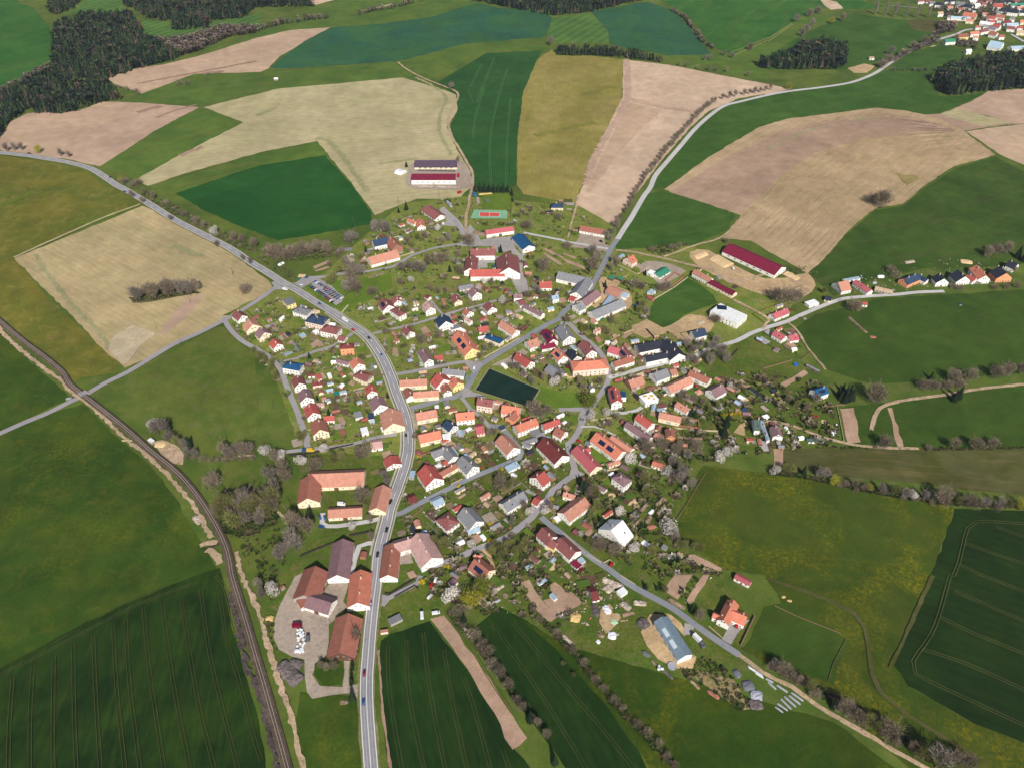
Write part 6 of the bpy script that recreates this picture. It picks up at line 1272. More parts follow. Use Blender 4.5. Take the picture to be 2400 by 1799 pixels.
def scatter(P, n, rg):
    x0, x1 = min(p.x for p in P), max(p.x for p in P); y0, y1 = min(p.y for p in P), max(p.y for p in P); out = []; k = 0
    while len(out) < n and k < n * 40:
        k += 1; x, y = rg.uniform(x0, x1), rg.uniform(y0, y1)
        if inpoly(x, y, P): out.append((x, y))
    return out
def grove(kinds, h, s, n, label, group):
    P = pts(s); rg = random.Random(n + 17)
    for (x, y) in scatter(P, n, rg): put_tree(rg.choice(kinds), Vector((x, y, 0)), h * rg.uniform(.75, 1.15), label, group)
rowmass_later = []
row('bare', 9.5, 'C 640,600 760,420 850,290 900,160 960,60 c 1130,1580 1240,1440 1340,1310 1440,1190 1540,1080 1640,970 1760,880 1880,850 1980,830 2100,810 2200,790 d 60,775', 9.5, 'bare roadside tree in the long row along the pale country road', 'bare trees along the country road', keep=.85)
grove(['grey', 'bare'], 14.5, 'e 1160,950 1180,915 1450,880 1735,865 1720,890 1450,918', 15, 'bare tree in the dense copse on the tan field', 'copse on the tan field')
grove(['bare', 'olive', 'grey', 'olive'], 14, 'G -60,900 80,820 350,760 600,700 700,760 640,950 480,1080 300,1120 120,1160 -40,1060', 34, 'tall bare tree in the copse beside the railway', 'copse beside the railway')
row('grey', 14, 'G 640,480 700,620 660,780', 9, 'bare tree above the footpath left of the manor', 'bare trees above the footpath')
row('bare', 14, 'G 720,260 800,400 860,560', 10, 'bare tree between footpath and manor', 'bare trees between footpath and manor')
row('bare', 11, 'G 30,190 250,180 420,170', 8, 'slender bare tree along the meadow wall', 'slender trees along the meadow wall')
row('brush', 5, 'i 1640,640 1850,670 2211,640', 6, 'low bare bush along the meadow wall', 'low bushes along the meadow wall')
rowmass(8, 'c 1395,100 1500,170 1600,290 1650,370 1740,430', 8, 'bare bush in the diagonal hedge of the top meadow', 'diagonal hedge of the top meadow', 1.5)
rowmass(12, 'b 0,275 170,225 430,185 560,165 650,165', 10, 'bare tree in the long hedge below the far woods', 'long hedge below the far woods', 2)
rowmass(10, 'b 860,140 1000,110 1150,85 1300,45 1450,15', 13, 'bare tree beside the far sandy track', 'trees beside the far sandy track', 2)
rowmass(11, 'd 1080,540 1200,470 1400,385 1480,350', 9, 'bare tree along the upper country road', 'trees along the upper country road')
rowmass(5, 'd 1060,615 1200,612 1400,620', 8, 'small bush in the hedge before the right wood', 'hedge before the right wood')
row('brush', 4, 'a 950,745 1050,765 1150,790 1220,815', 9, 'bush beside the long ploughed field', 'bushes beside the long ploughed field', 3)
row('conifer', 4.5, 'n 845,640 835,780 825,930', 3, 'small conifer in the hedge beside the main road', 'conifer hedge beside the main road', .3)
row('yshrub', 2.6, 'J -30,1290 200,1270', 2.6, 'yellow bush in the forsythia hedge', 'forsythia hedge', .3)
row('brush', 4.5, 'p 20,790 120,860 350,1000 620,1180 900,1340 1100,1440 1300,1590', 9, 'low bush along the bottom right track', 'low bushes along the bottom right track', 2)
row('brush', 4, 'l 620,890 900,930 1300,1020 1700,1060 2211,1080', 10, 'low bush under the right hedgerow trees', 'low bushes under the right hedgerow', 2)
row('brush', 3.5, 'n 1700,330 1800,470 1900,560 2050,800 2211,1000', 7, 'small bare bush between the soil strip and the bottom crop', 'bushes beside the soil strip', 1.5)
row('shrub', 2.2, 'o 420,460 700,880 960,1170 1340,1600', 9, 'small green shrub on the bottom boundary', 'shrubs on the bottom boundary', 2)
row('brush', 3.5, 'e 1400,100 1600,215 1900,400 2211,530', 12, 'low bush beside the upper main road', 'low bushes beside the upper main road', 2)
# labels of the single trees: named after the nearest building
def landmark(p):
    q = proj(p); best = sorted(((b[0][0] - q[0]) ** 2 + ((b[0][1] - q[1]) * 1.4) ** 2, i) for i, b in enumerate(BLD) if len(b[1].split()) <= 10)[0]
    b = BLD[best[1]]; dx = q[0] - b[0][0]; dy = (q[1] - b[0][1]) * 1.4
    rel = ('right of' if dx > 0 else 'left of') if abs(dx) > abs(dy) else ('below' if dy > 0 else 'above')
    return rel, b[1], best[0]
ZONE = []
grp = {}
for i, (kind, p, h) in enumerate(AUTO):
    rel, nm, d = landmark(p); grp.setdefault((kind, rel, nm), []).append((d, i))
ORD = ['nearest', 'second', 'third', 'fourth', 'fifth', 'sixth', 'seventh', 'eighth', 'ninth', 'tenth', 'eleventh', 'twelfth'] + ['farther'] * 9
for (kind, rel, nm), L in grp.items():
    L.sort()
    for k, (d, i) in enumerate(L):
        nm2 = nm if nm.startswith(('row ', 'pale ', 'the ')) else nm
        kn = KN[kind][1]
        words = nm2.split(); nm3 = ' '.join(words[:9])
        lab = '%s%s %s the %s' % ((ORD[k] + ' ') if len(L) > 1 else '', kn, rel, nm3)
        while len(lab.split()) > 16: lab = lab.replace(kn, kn.split()[-1], 1) if kn.split()[-1] != kn and kn in lab else ' '.join(lab.split()[:16])
        base = lab; j = 0
        while lab in USED: j += 1; lab = ['small ', 'tall ', 'other ', 'young ', 'old '][j % 5] + base
        USED.add(lab)
        put_tree(kind, AUTO[i][1], AUTO[i][2], lab)
# ---------------------------------------------------------------- woods as one mass each
def mass(name, mat, items, label, kind='stuff'):
    """items: (x, y, height, radius, conic) -> many small faces, one object"""
    rg = np.random.default_rng(5); VV = []; n_f = 34; TN = []
    for (x, y, h, r, con) in items:
        u = rg.random(n_f); a = rg.random(n_f) * 6.283
        if con: z = h * (.12 + .86 * u ** 1.1); R = r * (1 - (z / h)) ** .8 * (.6 + .5 * rg.random(n_f)) + .15; s = r * .5 * (1.15 - z / h)
        else: z = h * (.25 + .72 * u); R = r * np.sqrt(np.clip(1 - ((z / h - .58) / .45) ** 2, .02, 1)) * (.55 + .5 * rg.random(n_f)); s = np.full(n_f, r * .38)
        cx, cy = x + R * np.cos(a), y + R * np.sin(a)
        tx, ty = -np.sin(a), np.cos(a); ox, oy = np.cos(a), np.sin(a); w = s * (.6 + .8 * rg.random(n_f)); L = s * (.9 + .9 * rg.random(n_f)); dz = (-.5 if con else .5) * L * (rg.random(n_f) + .3)
        tri = np.empty((n_f, 3, 3))
        tri[:, 0] = np.stack([cx - tx * w - ox * L * .3, cy - ty * w - oy * L * .3, z - dz], 1)
        tri[:, 1] = np.stack([cx + tx * w - ox * L * .3, cy + ty * w - oy * L * .3, z - dz * .7], 1)
        tri[:, 2] = np.stack([cx + ox * L, cy + oy * L, z + dz], 1)
        if con:
            q = rg.random() * 6.28; k3 = np.arange(5); a0 = q + k3 * 1.2566; a1 = a0 + 1.2566
            cone = np.stack([np.stack([x + r * .6 * np.cos(a0), y + r * .6 * np.sin(a0), np.full(5, h * .2)], 1), np.stack([x + r * .6 * np.cos(a1), y + r * .6 * np.sin(a1), np.full(5, h * .2)], 1), np.stack([np.full(5, x), np.full(5, y), np.full(5, h * 1.0)], 1)], 1)
            tri[:5] = cone
        VV.append(tri.reshape(-1, 3)); TN.append(rg.random())
    A = np.concatenate(VV); nv = len(A); me = bpy.data.meshes.new(name)
    me.vertices.add(nv); me.vertices.foreach_set('co', A.astype(np.float32).ravel())
    me.loops.add(nv); me.loops.foreach_set('vertex_index', np.arange(nv, dtype=np.int32))
    me.polygons.add(nv // 3); me.polygons.foreach_set('loop_start', np.arange(0, nv, 3, dtype=np.int32)); me.polygons.foreach_set('loop_total', np.full(nv // 3, 3, dtype=np.int32))
    me.update(calc_edges=True); me.materials.append(mat)
    at = me.attributes.new('tone', 'FLOAT', 'FACE'); at.data.foreach_set('value', np.repeat(np.array(TN, dtype=np.float32), n_f))
    o = bpy.data.objects.new(name, me); COL.objects.link(o)
    return tag(o, label, None, None, kind)
def tone_mat(name, cs):
    m = N(name, .95, .05); r = m.n('ValToRGB'); at = m.n('Attribute'); at.attribute_name = 'tone'; m.l(at.outputs['Fac'], r.inputs[0])
    e = r.color_ramp.elements; e[0].color = lin(cs[0]); e[1].color = lin(cs[-1]); r.color_ramp.interpolation = 'CONSTANT'
    for i, c in enumerate(cs[1:-1]): e.new((i + 1) / len(cs)).color = lin(c)
    e[-1].position = (len(cs) - 1) / len(cs)
    col = m.vary(r.outputs[0], .3, m.n('NewGeometry').outputs['Random Per Island']); return m.out(col)
L_wood = tone_mat('wood_needles', [(46, 60, 46), (62, 78, 50), (38, 50, 44), (56, 72, 46), (36, 46, 42), (76, 88, 52), (94, 80, 72), (48, 66, 46), (44, 56, 50)])
L_hedge = tone_mat('wood_twigs', [(126, 112, 104), (104, 92, 86), (140, 122, 106), (98, 96, 68), (118, 104, 98), (88, 78, 74)])
WOODS = '''
c|14|wood|a 480,230 640,190 760,150 1040,130 1150,150 1240,320 1560,500 1370,560 1180,605 910,695 1000,800 1060,870 900,885 730,935 600,982 330,980 270,930 60,1080 0,1190 -80,1250 -80,960 0,850 200,760 470,640 460,500|dense dark conifer wood at the upper left
c|13|wood|a 425,20 430,-40 700,-40 700,20 640,75 500,128 425,115|small round dark wood at the upper left edge
c|14|wood|a 1060,-50 1065,60 1180,90 1260,155 1480,200 1500,265 1800,250 1840,185 2120,152 2200,70 b 350,62 465,60 495,65 460,-50|dark wood along the top left edge
c|14|wood|b 1840,-50 1860,5 2211,75 c 340,142 650,112 1050,25 1140,0 1130,-50|dark wood along the top centre edge
c|13|wood|c 385,482 420,430 930,455 1340,545 1355,555 950,500 700,484|narrow dark conifer row above the olive field
c|17|wood|c 2110,590 2170,560 2211,540 d 0,560 230,440 500,390 660,440 670,560 600,600 200,603|isolated dark conifer grove below the far poplars
c|18|wood|d 1400,700 1480,640 1700,560 2000,520 2270,520 2270,765 1920,790 1550,832 1500,800|big dark wood at the right edge
b|9|hedge_wood|a 1290,350 1550,490 1700,450 2000,320 2211,290 2211,250 1900,240 1700,320 1450,360|leafless belt of trees below the upper left woods
b|9|hedge_wood|a 0,830 200,735 460,620 470,560 200,700 0,800 -80,830|leafless edge of the upper left wood
b|8|hedge_wood|K 620,640 780,600 1000,560 1040,420 700,430 740,560|leafless scrub beside the far village
b|7|hedge_wood|K 640,200 900,350 1500,400 1900,300 2211,200 2211,30 1500,20 900,60|garden trees among the far village houses
b|6|hedge_wood|K 1040,700 1400,760 1380,860 1050,800|scrub left of the silver hall
'''
def parea(P): return abs(sum(P[i].x * P[i - 1].y - P[i - 1].x * P[i].y for i in range(len(P)))) / 2
wr = random.Random(31)
for ln in WOODS.strip().splitlines():
    k, h, nm, s, lab = ln.split('|'); P = pts(s); h = float(h); ar = parea(P)
    n = int(min(4200, ar / (20 if k == 'c' else 16)))
    if 'far village houses' in lab: n = int(n * .3)
    it = []
    for (x, y) in scatter(P, n, wr):
        con = k == 'c' and wr.random() < .86
        hh = h * wr.uniform(.7, 1.15); it.append((x, y, hh, hh * (.19 if con else .32) * wr.uniform(.85, 1.2), con))
    if it: mass(nm, L_wood if k == 'c' else L_hedge, it, lab)
for h, s, step, lab, jit in RMS:
    P = pts(s); it = []
    for i in range(len(P) - 1):
        L = (P[i + 1] - P[i]).length; n = max(1, int(L / step))
        for j in range(n):
            q = P[i].lerp(P[i + 1], j / n); hh = h * wr.uniform(.5, 1.15); it.append((q.x + wr.uniform(-jit, jit) * 1.5, q.y + wr.uniform(-jit, jit) * 1.5, hh, hh * wr.uniform(.25, .4), False))
    mass('hedgerow', L_hedge, it, lab.replace('bare tree in', 'trees of').replace('bush in', 'bushes of').replace('bare tree', 'trees').replace('small bush', 'bushes'))
# rough growth: tufts and seedlings in gardens and belts
road_pts = []
for nm, s, w, m, lab in ROADS:
    if m is not None:
        for p in catmull(pts(s), 5): road_pts.append((p.x, p.y, w / 2 + 1.2))
for p in PM: road_pts.append((p.x, p.y, 6.0))
for i in range(-12, 13):
    for j in range(-12, 13):
        q = pp_[0].lerp(pp_[1], (i + 12) / 24).lerp(pp_[3].lerp(pp_[2], (i + 12) / 24), (j + 12) / 24); road_pts.append((q.x, q.y, 3.))
RP = np.array(road_pts)
bl_pos = np.array([(o.location.x, o.location.y) for o in COL.objects if o.parent is None and o.type == 'EMPTY' and o.get('category') in ('house', 'barn', 'farm building', 'hall', 'shed', 'garage', 'town hall')])
def clear(x, y):
    for P, x0, x1, y0, y1 in EXCL:
        if x0 < x < x1 and y0 < y < y1 and inpoly(x, y, P): return False
    d = np.hypot(RP[:, 0] - x, RP[:, 1] - y); return not (d < RP[:, 2]).any()
from mathutils import noise as mn
def rough(s, n, label, hs=(.6, 2.2), mat=None, clump=.0, name='undergrowth'):
    P = pts(s); it = []; rg = random.Random(n)
    for (x, y) in scatter(P, n, rg):
        if mn.noise(Vector((x / 11., y / 11., 3))) < clump or not clear(x, y): continue
        h = rg.uniform(*hs) * (1.25 if rg.random() < .15 else .8); it.append((x, y, h, h * rg.uniform(.4, .8), False))
    return mass(name, mat or L_under, it, label)
L_under = tone_mat('undergrowth_twigs', [(104, 92, 66), (78, 94, 46), (120, 108, 84), (60, 78, 38), (98, 110, 52), (136, 124, 104)])
L_lowr = tone_mat('undergrowth_dark', [(84, 78, 54), (60, 78, 38), (98, 84, 66), (44, 62, 30), (74, 88, 42)])
rough('W 500,700 600,640 640,650 760,760 800,860 850,960 680,975 600,830', 1400, 'low garden growth in the left gardens', (.5, 1.8))
rough('W 700,600 820,500 900,440 1000,430 1250,450 1320,530 1300,640 1200,720 1000,800 860,800 760,680', 3200, 'low garden growth in the upper village', (.5, 2.2))
rough('W 1290,560 1480,640 1500,800 1480,900 1300,940 1100,900 1140,760 1260,660', 2000, 'low garden growth in the middle of the village', (.5, 2.2))
rough('W 900,880 1230,880 1260,1020 1150,1130 1000,1200 860,1130 880,980', 1700, 'low garden growth south of the pond', (.5, 2.), clump=-.05)
rough('W 1240,1020 1480,900 1600,800 1780,830 1820,960 1500,1000 1450,1140 1560,1240 1480,1290 1280,1180', 2600, 'scrub in the lower right gardens', (.6, 2.6), L_lowr, -.08)
rough('W 870,1130 1150,1140 1300,1260 1260,1340 1050,1330 930,1280', 1900, 'scrub in the lower gardens', (.5, 2.2), L_lowr, -.02)
L_orch = tone_mat('orchard_twigs', [(128, 116, 92), (112, 112, 66), (142, 132, 112), (96, 110, 56), (176, 168, 156), (110, 96, 78), (120, 122, 70), (134, 122, 100)])
rough('W 500,700 600,640 640,650 760,760 800,860 850,960 680,975 600,830', 330, 'small fruit trees and bushes in the left gardens', (1.6, 3.6), L_orch, -.1, 'orchard_growth')
rough('W 700,600 820,500 900,440 1000,430 1250,450 1320,530 1300,640 1200,720 1000,800 860,800 760,680', 900, 'small fruit trees and bushes in the upper village', (1.8, 4.2), L_orch, -.05, 'orchard_growth')
rough('W 1290,560 1480,640 1500,800 1480,900 1300,940 1100,900 1140,760 1260,660', 520, 'small fruit trees and bushes in the middle village', (1.8, 4.2), L_orch, -.05, 'orchard_growth')
rough('W 900,880 1230,880 1260,1020 1150,1130 1000,1200 860,1130 880,980', 400, 'small fruit trees and bushes south of the pond', (1.6, 3.8), L_orch, -.05, 'orchard_growth')
rough('W 1240,1020 1480,900 1600,800 1780,830 1820,960 1500,1000 1450,1140 1560,1240 1480,1290 1280,1180', 560, 'small trees in the lower right gardens', (1.8, 4.6), L_orch, -.1, 'orchard_growth')
rough('W 870,1130 1150,1140 1300,1260 1260,1340 1050,1330 930,1280', 420, 'small fruit trees in the lower gardens', (1.6, 4.), L_orch, -.1, 'orchard_growth')
rough('G 0,640 640,560 760,800 700,1050 300,1200 0,1150', 900, 'undergrowth in the copse beside the railway', (.8, 2.4), L_lowr, -.3)
rough('e 1160,950 1120,920 1250,880 1500,830 1750,880 1600,890 1300,940', 300, 'undergrowth in the field copse', (.6, 1.6), L_lowr, -1)
rough('l 0,740 560,830 1000,920 1500,1000 2211,1060 2211,1075 1500,1040 900,945 300,810 0,780', 900, 'undergrowth along the right hedgerow', (.7, 2.2), L_lowr, -1)
rough('p 0,790 300,960 700,1180 1100,1420 1400,1620 1400,1550 1100,1330 700,1080 300,880 0,720', 700, 'undergrowth along the bottom right track', (.5, 1.8), L_lowr, -.4)
rough('o 150,260 420,500 640,760 900,1070 1200,1390 1430,1658 1380,1658 1120,1390 860,1120 600,800 380,540 120,300', 600, 'undergrowth on the bottom boundary', (.5, 1.6), L_lowr, -.4)
rough('n 1640,300 1760,330 1900,520 2060,740 2211,950 2211,1020 2040,820 1860,570 1700,400', 420, 'undergrowth beside the soil strip', (.5, 1.6), L_lowr, -.6)
rough('e 1230,0 1340,30 1700,230 2211,480 A 200,700 600,850 800,1000 1000,1180 900,1210 600,1000 200,780 e 2211,560 1900,420 1500,200 1240,60', 900, 'undergrowth along the upper main road', (.5, 1.8), L_under, -.2)
rough('A 600,850 1200,800 1500,780 1450,900 1100,940 700,960', 420, 'undergrowth below the square field', (.7, 2.), L_under, -.5)
rough('W 470,1110 600,1120 620,1230 560,1380 640,1460 600,1330 545,1230', 500, 'undergrowth beside the lower railway', (.5, 1.8), L_lowr, -.2)
rough('o 1440,780 1600,700 1800,760 1900,880 2080,1120 2000,1190 1700,980 1500,880', 420, 'rough growth on the bank below the grey barn', (.4, 1.6), L_lowr, -.3)
rough('h 200,640 420,660 400,900 250,880 0,780 0,700', 350, 'rough growth on the earthworks', (.5, 1.6), L_under, -.1)
rough('C 1050,790 1250,740 1650,740 1500,800 1300,890 1150,860', 260, 'rough growth above the sandy track', (.5, 1.8), L_under, -.5)
rough('l 0,540 900,560 1500,575 2211,560 2211,540 1500,550 900,545', 400, 'hedge growth above the dry meadow', (.4, 1.4), L_lowr, -.6)
# ---------------------------------------------------------------- walls, fences and hedges
M_stone = simple_mat('garden_wall', (196, 178, 146), sc=2); M_dwall = simple_mat('dark_wall', (60, 54, 52), sc=2); M_wood = simple_mat('fence_wood', (134, 108, 84), sc=1)
M_hedge = leaf_mat('hedge_leaf', [(128, 118, 48), (98, 98, 42), (146, 132, 60)], 1.)
M_redf = simple_mat('red_fence', (150, 66, 56)); M_mesh = simple_mat('wire_fence', (120, 124, 116))
def wallrun(s, h, w, mat, name, label, posts=False):
    P = pts(s); c = P[0].copy(); root = empty(name, c, 0, uniq(label), name.replace('_', ' '))
    V = []; Fc = []
    for i in range(len(P)):
        d = (P[min(i + 1, len(P) - 1)] - P[max(i - 1, 0)]).normalized(); nn = Vector((-d.y, d.x, 0)) * w / 2; q = P[i] - c
        V += [(q.x - nn.x, q.y - nn.y, 0), (q.x - nn.x, q.y - nn.y, h), (q.x + nn.x, q.y + nn.y, h), (q.x + nn.x, q.y + nn.y, 0)]
    for i in range(len(P) - 1):
        for j in range(3): a = i * 4 + j; Fc.append([a, a + 1, a + 5, a + 4])
    k = 4 * (len(P) - 1); Fc += [[0, 3, 2, 1], [k, k + 1, k + 2, k + 3]]
    mesh_obj('panel' if posts else 'wall_body', V, Fc, mat, root)
    V = []; Fc = []
    for i in range(len(P) - 1):
        L = (P[i + 1] - P[i]).length; n = max(1, int(L / 3.5))
        for j in range(n + 1):
            q = P[i].lerp(P[i + 1], j / n) - c; r = w / 2 + .06; b = len(V)
            V += [(q.x + a, q.y + e, z) for z in (0, h + .15) for (a, e) in ((-r, -r), (r, -r), (r, r), (-r, r))]
            Fc += [[b + f for f in t] for t in ([4, 5, 6, 7], [0, 1, 5, 4], [1, 2, 6, 5], [2, 3, 7, 6], [3, 0, 4, 7])]
    mesh_obj('posts', V, Fc, mat, root)
WALLS = '''
G 870,155 1100,140 1310,95 1500,55 1700,15|1.8|.3|dw|wall|black wall along the lane under the left street
n 1115,155 1160,160 1370,30|1.6|.3|dw|wall|dark wall with white posts at the road bottom
n 1200,185 1370,90 1400,110|1.6|.3|dw|wall|second dark wall beside the short lane end
G 1020,1460 1200,1380 1430,1290|1.6|.3|dw|wall|mossy wall left of the large purple barn
G 1660,1195 1890,1150|1.8|.3|dw|wall|dark wall right of the large purple barn
G 0,195 250,160 420,150|1.2|.4|st|wall|low stone wall at the bottom of the rough meadow
D 640,540 740,610 800,580 980,540|1.2|.5|hg|hedge|yellow hedge below the corner pool
D 1160,465 1300,420 1440,380|1.2|.5|hg|hedge|yellow hedge above the side street
D 810,360 1000,485|1.4|.3|hg|hedge|thin hedge behind the corner pool
D 680,505 880,420|1.4|.3|hg|hedge|thin hedge beside the corner house
E 1185,550 1400,430 1640,300|1.3|.3|st|wall|stone wall below the bright blue roof
E 720,340 950,555|1.2|.3|st|wall|white wall left of the long orange hall
E 530,240 720,220|1.2|.3|st|wall|cream wall above the red hut
E 1720,1245 1560,1130|1.2|.3|st|wall|short wall at the lower pond corner
E 950,1640 1180,1530|1.6|.3|rf|fence|red fence below the small pink shed
H 310,150 500,110|1.6|.3|rf|fence|red brick wall beside the white court
H 760,530 900,460|1.3|.3|st|wall|cream wall below the patched farm
H 950,390 1210,290|1.4|.3|rf|wall|dark red wall below the grey gable
H 1160,1310 1290,1260|1.3|.3|st|wall|cream wall beside the yellow bush
H 220,970 400,830|1.2|.3|wd|fence|plank fence at the middle lane foot
H 1100,140 1280,290 1310,310 1200,130|1.3|.2|wd|fence|green fence around the narrow orchard
I 490,290 600,270 740,200|2.2|.4|st|wall|curved cream wall of the walled farm
I 350,370 560,350 740,330|1.6|.5|st|wall|dark retaining wall behind the square villa
I 0,1160 180,1330 300,1430 510,1550 600,1500 660,1560|1.2|.3|st|wall|long stone wall beside the lower lane
I 1440,1020 1600,780 1840,380|1.1|.2|wd|fence|wire fence between orchard and dandelion meadow
F 280,1370 620,1320|.9|.4|st|wall|low wall below the village green lane
F 720,770 900,690 960,590|1.2|.3|hg|hedge|clipped hedge of the solar courtyard
F 1440,1460 1700,1490 2000,1500|1.6|.4|st|wall|long cream wall below the ruin
F 1180,1400 1340,1460|1.2|.3|st|wall|garden wall below the bright red roof
F 470,420 700,270 900,190|1.3|.3|st|wall|old wall above the solar courtyard
F 1140,960 1290,910|1.2|.3|wd|fence|fence below the grey triangular gable
F 1080,190 1180,300|2.0|.5|dw|wall|dark ramp wall above the dark courtyard
J 480,690 860,580|1.3|.3|wd|fence|upper fence of the soil bed garden
J 500,700 700,890 820,1010|1.3|.3|wd|fence|left fence of the soil bed garden
J 1000,560 1100,480 1310,710|1.2|.2|wd|fence|fence beside the narrow right track
J 1440,1170 1470,1300 1530,1620|1.3|.3|st|wall|wall beside the broad soil strip
J 1200,1195 1560,1150|1.1|.2|wd|fence|fence below the bright blue right house
J 0,620 160,440|1.4|.3|dw|wall|dark wall at the end of the right gardens
B 1545,0 1545,200 1530,400|1.8|.5|hg|hedge|tall dark hedge right of the sports court
B 1000,300 985,430|1.4|.2|wd|fence|fence left of the sports court
B 2010,780 2211,880|.5|.5|wd|fence|low plank edge behind the blue hall
B 350,1230 680,1640|1.1|.2|wd|fence|fence between the upper gardens
B 640,1500 700,1620 960,1560|1.1|.2|wd|fence|fence around the cream house garden
C 1160,1460 1420,1310 1610,1170|1.4|.5|st|wall|stone wall on top of the pasture
C 440,1240 500,1150|1.6|.3|wd|fence|fence beside the country road bend
A 1440,1110 1620,1080|1.2|.4|dw|wall|dark wall on the upper lane
A 1520,1658 1630,1530|.4|1.4|st|wall|narrow paved ledge beside the car park lawn
o 1975,600 2090,360|1.8|.5|wd|hedge|clipped dark hedge beside the paved drive
o 1700,435 1820,540|.8|.3|st|wall|low garden edge in front of the orange villa
o 940,0 1060,75|1.1|.3|st|wall|low wall beside the lane to the villa
p 60,260 250,350 630,500|.9|.15|wd|fence|thin fence of the small dark meadow
p 520,900 560,760 670,550|.9|.15|wd|fence|right-hand fence of the small dark meadow
i 1060,490 1140,490|1|.5|st|culvert|small culvert left of the railway
i 1760,1430 1900,1380|1|.5|dw|culvert|dark culvert wall below the railway
n 280,1050 340,1300 400,1658|.5|.2|dw|fence|thin dark cable trough beside the railway
'''
MW = dict(dw=M_dwall, st=M_stone, wd=M_wood, hg=M_hedge, rf=M_redf)
for ln in WALLS.strip().splitlines():
    s, h, w, m, nm, lab = ln.split('|'); wallrun(s, float(h), float(w), MW[m], nm, lab, nm == 'fence')
# garden plots and plot fences round the houses
GM = [GR['lawn'], GR['bed'], GR['gravel'], GR['bedd'], GR['scrub'], GR['dirt'], GR['paved'], field_mat('vegetable_beds', (120, 116, 70), (134, 112, 86), (92, 108, 54), 4, rows=(20, 1.8, .2), fine=.25), GR['mid']]
BC = [(b[0].x, b[0].y, math.hypot(b[3], b[4])) for b in PLOTS]
def near_b(x, y, me_, r):
    for i, (a, b, c) in enumerate(BC):
        if i != me_ and math.hypot(a - x, b - y) < c * .8 + r: return True
    return False
LM_ = pts('e 1080,1600 1500,1380 1850,1175 1930,1165 D -20,40 100,190 250,340 400,440 550,530 680,620 740,720 800,880 880,1080 950,1260 1020,1460 1080,1640 i 2211,640 1800,640 1280,330 800,90 880,20')
def field_ok(x, y):
    if inpoly(x, y, LM_): return False
    u, v = proj(Vector((x, y, 0))); return 480 < u < 1900 and 470 < v < 1420 and not (u > 1600 and v > 1150)
FM = [simple_mat('fence_brown', (120, 96, 74)), simple_mat('fence_grey', (150, 146, 138)), M_hedge, simple_mat('fence_green', (70, 92, 60)), M_stone]
base_z = ZL[0] + .01
for i, (c, ux, uy, hl, w, nm, kind) in enumerate(PLOTS):
    if not field_ok(c.x, c.y): continue
    rg = random.Random(i * 3 + 1); V = []; Fc = []; MI = []; lev = 0
    for k in range(8 if kind == 'house' else 4):
        a = rg.choice((-1, 1)) * rg.uniform(.2, 1) * (hl + 9); b = rg.choice((-1, 1)) * (w + rg.uniform(2.5, 13)) if rg.random() < .7 else rg.uniform(-1, 1) * w
        if abs(b) < w + 1 and abs(a) < hl + 2: a = math.copysign(hl + rg.uniform(3, 8), a)
        q = c + ux * a + uy * b
        sx, sy = rg.uniform(1.6, 5.5), rg.uniform(1.4, 4.0)
        R = math.hypot(sx, sy)
        if near_b(q.x, q.y, i, 1.0) or not clear(q.x, q.y) or (np.hypot(RP[:, 0] - q.x, RP[:, 1] - q.y) < RP[:, 2] + R * .55).any(): continue
        z = base_z + .004 * ((i * 11 + k) % 60); b0 = len(V)
        for (u, v) in ((-1, -1), (0, -1.04), (1, -1), (1.05, 0), (1, 1), (0, .96), (-1, 1), (-.95, 0)):
            p = q + ux * (u * sx + rg.uniform(-.3, .3)) + uy * (v * sy + rg.uniform(-.3, .3)) - c; V.append((p.x, p.y, z))
        Fc.append(list(range(b0, b0 + 8))); MI.append(rg.choice((0, 0, 0, 1, 2, 3, 4, 6, 7, 7, 8, 8)))
    if Fc:
        if ux.cross(uy).z < 0: Fc = [f[::-1] for f in Fc]
        o = mesh_obj('garden_plot', V, Fc, None, loc=c)
        for m in GM: o.data.materials.append(m)
        for p, mi in zip(o.data.polygons, MI): p.material_index = mi
        tag(o, 'beds, paving and lawn around the ' + nm, None, None, 'structure')
    if kind != 'house': continue
    V = []; Fc = []; A_, B_ = hl + rg.uniform(4, 9), w + rg.uniform(5, 10); off = uy * rg.uniform(-3, 3)
    cor = [ux * -A_ - uy * B_ + off, ux * A_ - uy * B_ + off, ux * A_ + uy * B_ + off, ux * -A_ + uy * B_ + off]; h_ = rg.uniform(.8, 1.4); th = rg.choice((.08, .12, .5)); skip = rg.randrange(4)
    for s_ in range(4):
        if s_ == skip: continue
        a, b = cor[s_], cor[(s_ + 1) % 4]; L = (b - a).length; n = int(L / 1.6); d = (b - a).normalized(); nn = Vector((-d.y, d.x, 0)) * th / 2
        for j in range(n):
            p0, p1 = a + d * (j * L / n), a + d * ((j + 1) * L / n); m_ = (p0 + p1) / 2 + c
            if (np.hypot(RP[:, 0] - m_.x, RP[:, 1] - m_.y) < RP[:, 2] + .2).any() or near_b(m_.x, m_.y, i, -1): continue
            b0 = len(V); V += [(q.x + e * nn.x, q.y + e * nn.y, z) for z in (0, h_) for q, e in ((p0, -1), (p1, -1), (p1, 1), (p0, 1))]
            Fc += [[b0 + k for k in f] for f in ([4, 5, 6, 7], [0, 1, 5, 4], [1, 2, 6, 5], [2, 3, 7, 6], [3, 0, 4, 7])]
    if len(Fc) > 30:
        f = FM[2] if th == .5 else rg.choice(FM)
        lab = 'low garden %s round the plot of the %s' % ('hedge' if th == .5 else 'fence', nm)
        lab = ' '.join(lab.split()[:16])
        if lab in USED: continue
        tag(mesh_obj('hedge' if th == .5 else 'fence', V, Fc, f, loc=c), uniq(lab), 'hedge' if th == .5 else 'fence', 'fences and hedges of the garden plots')
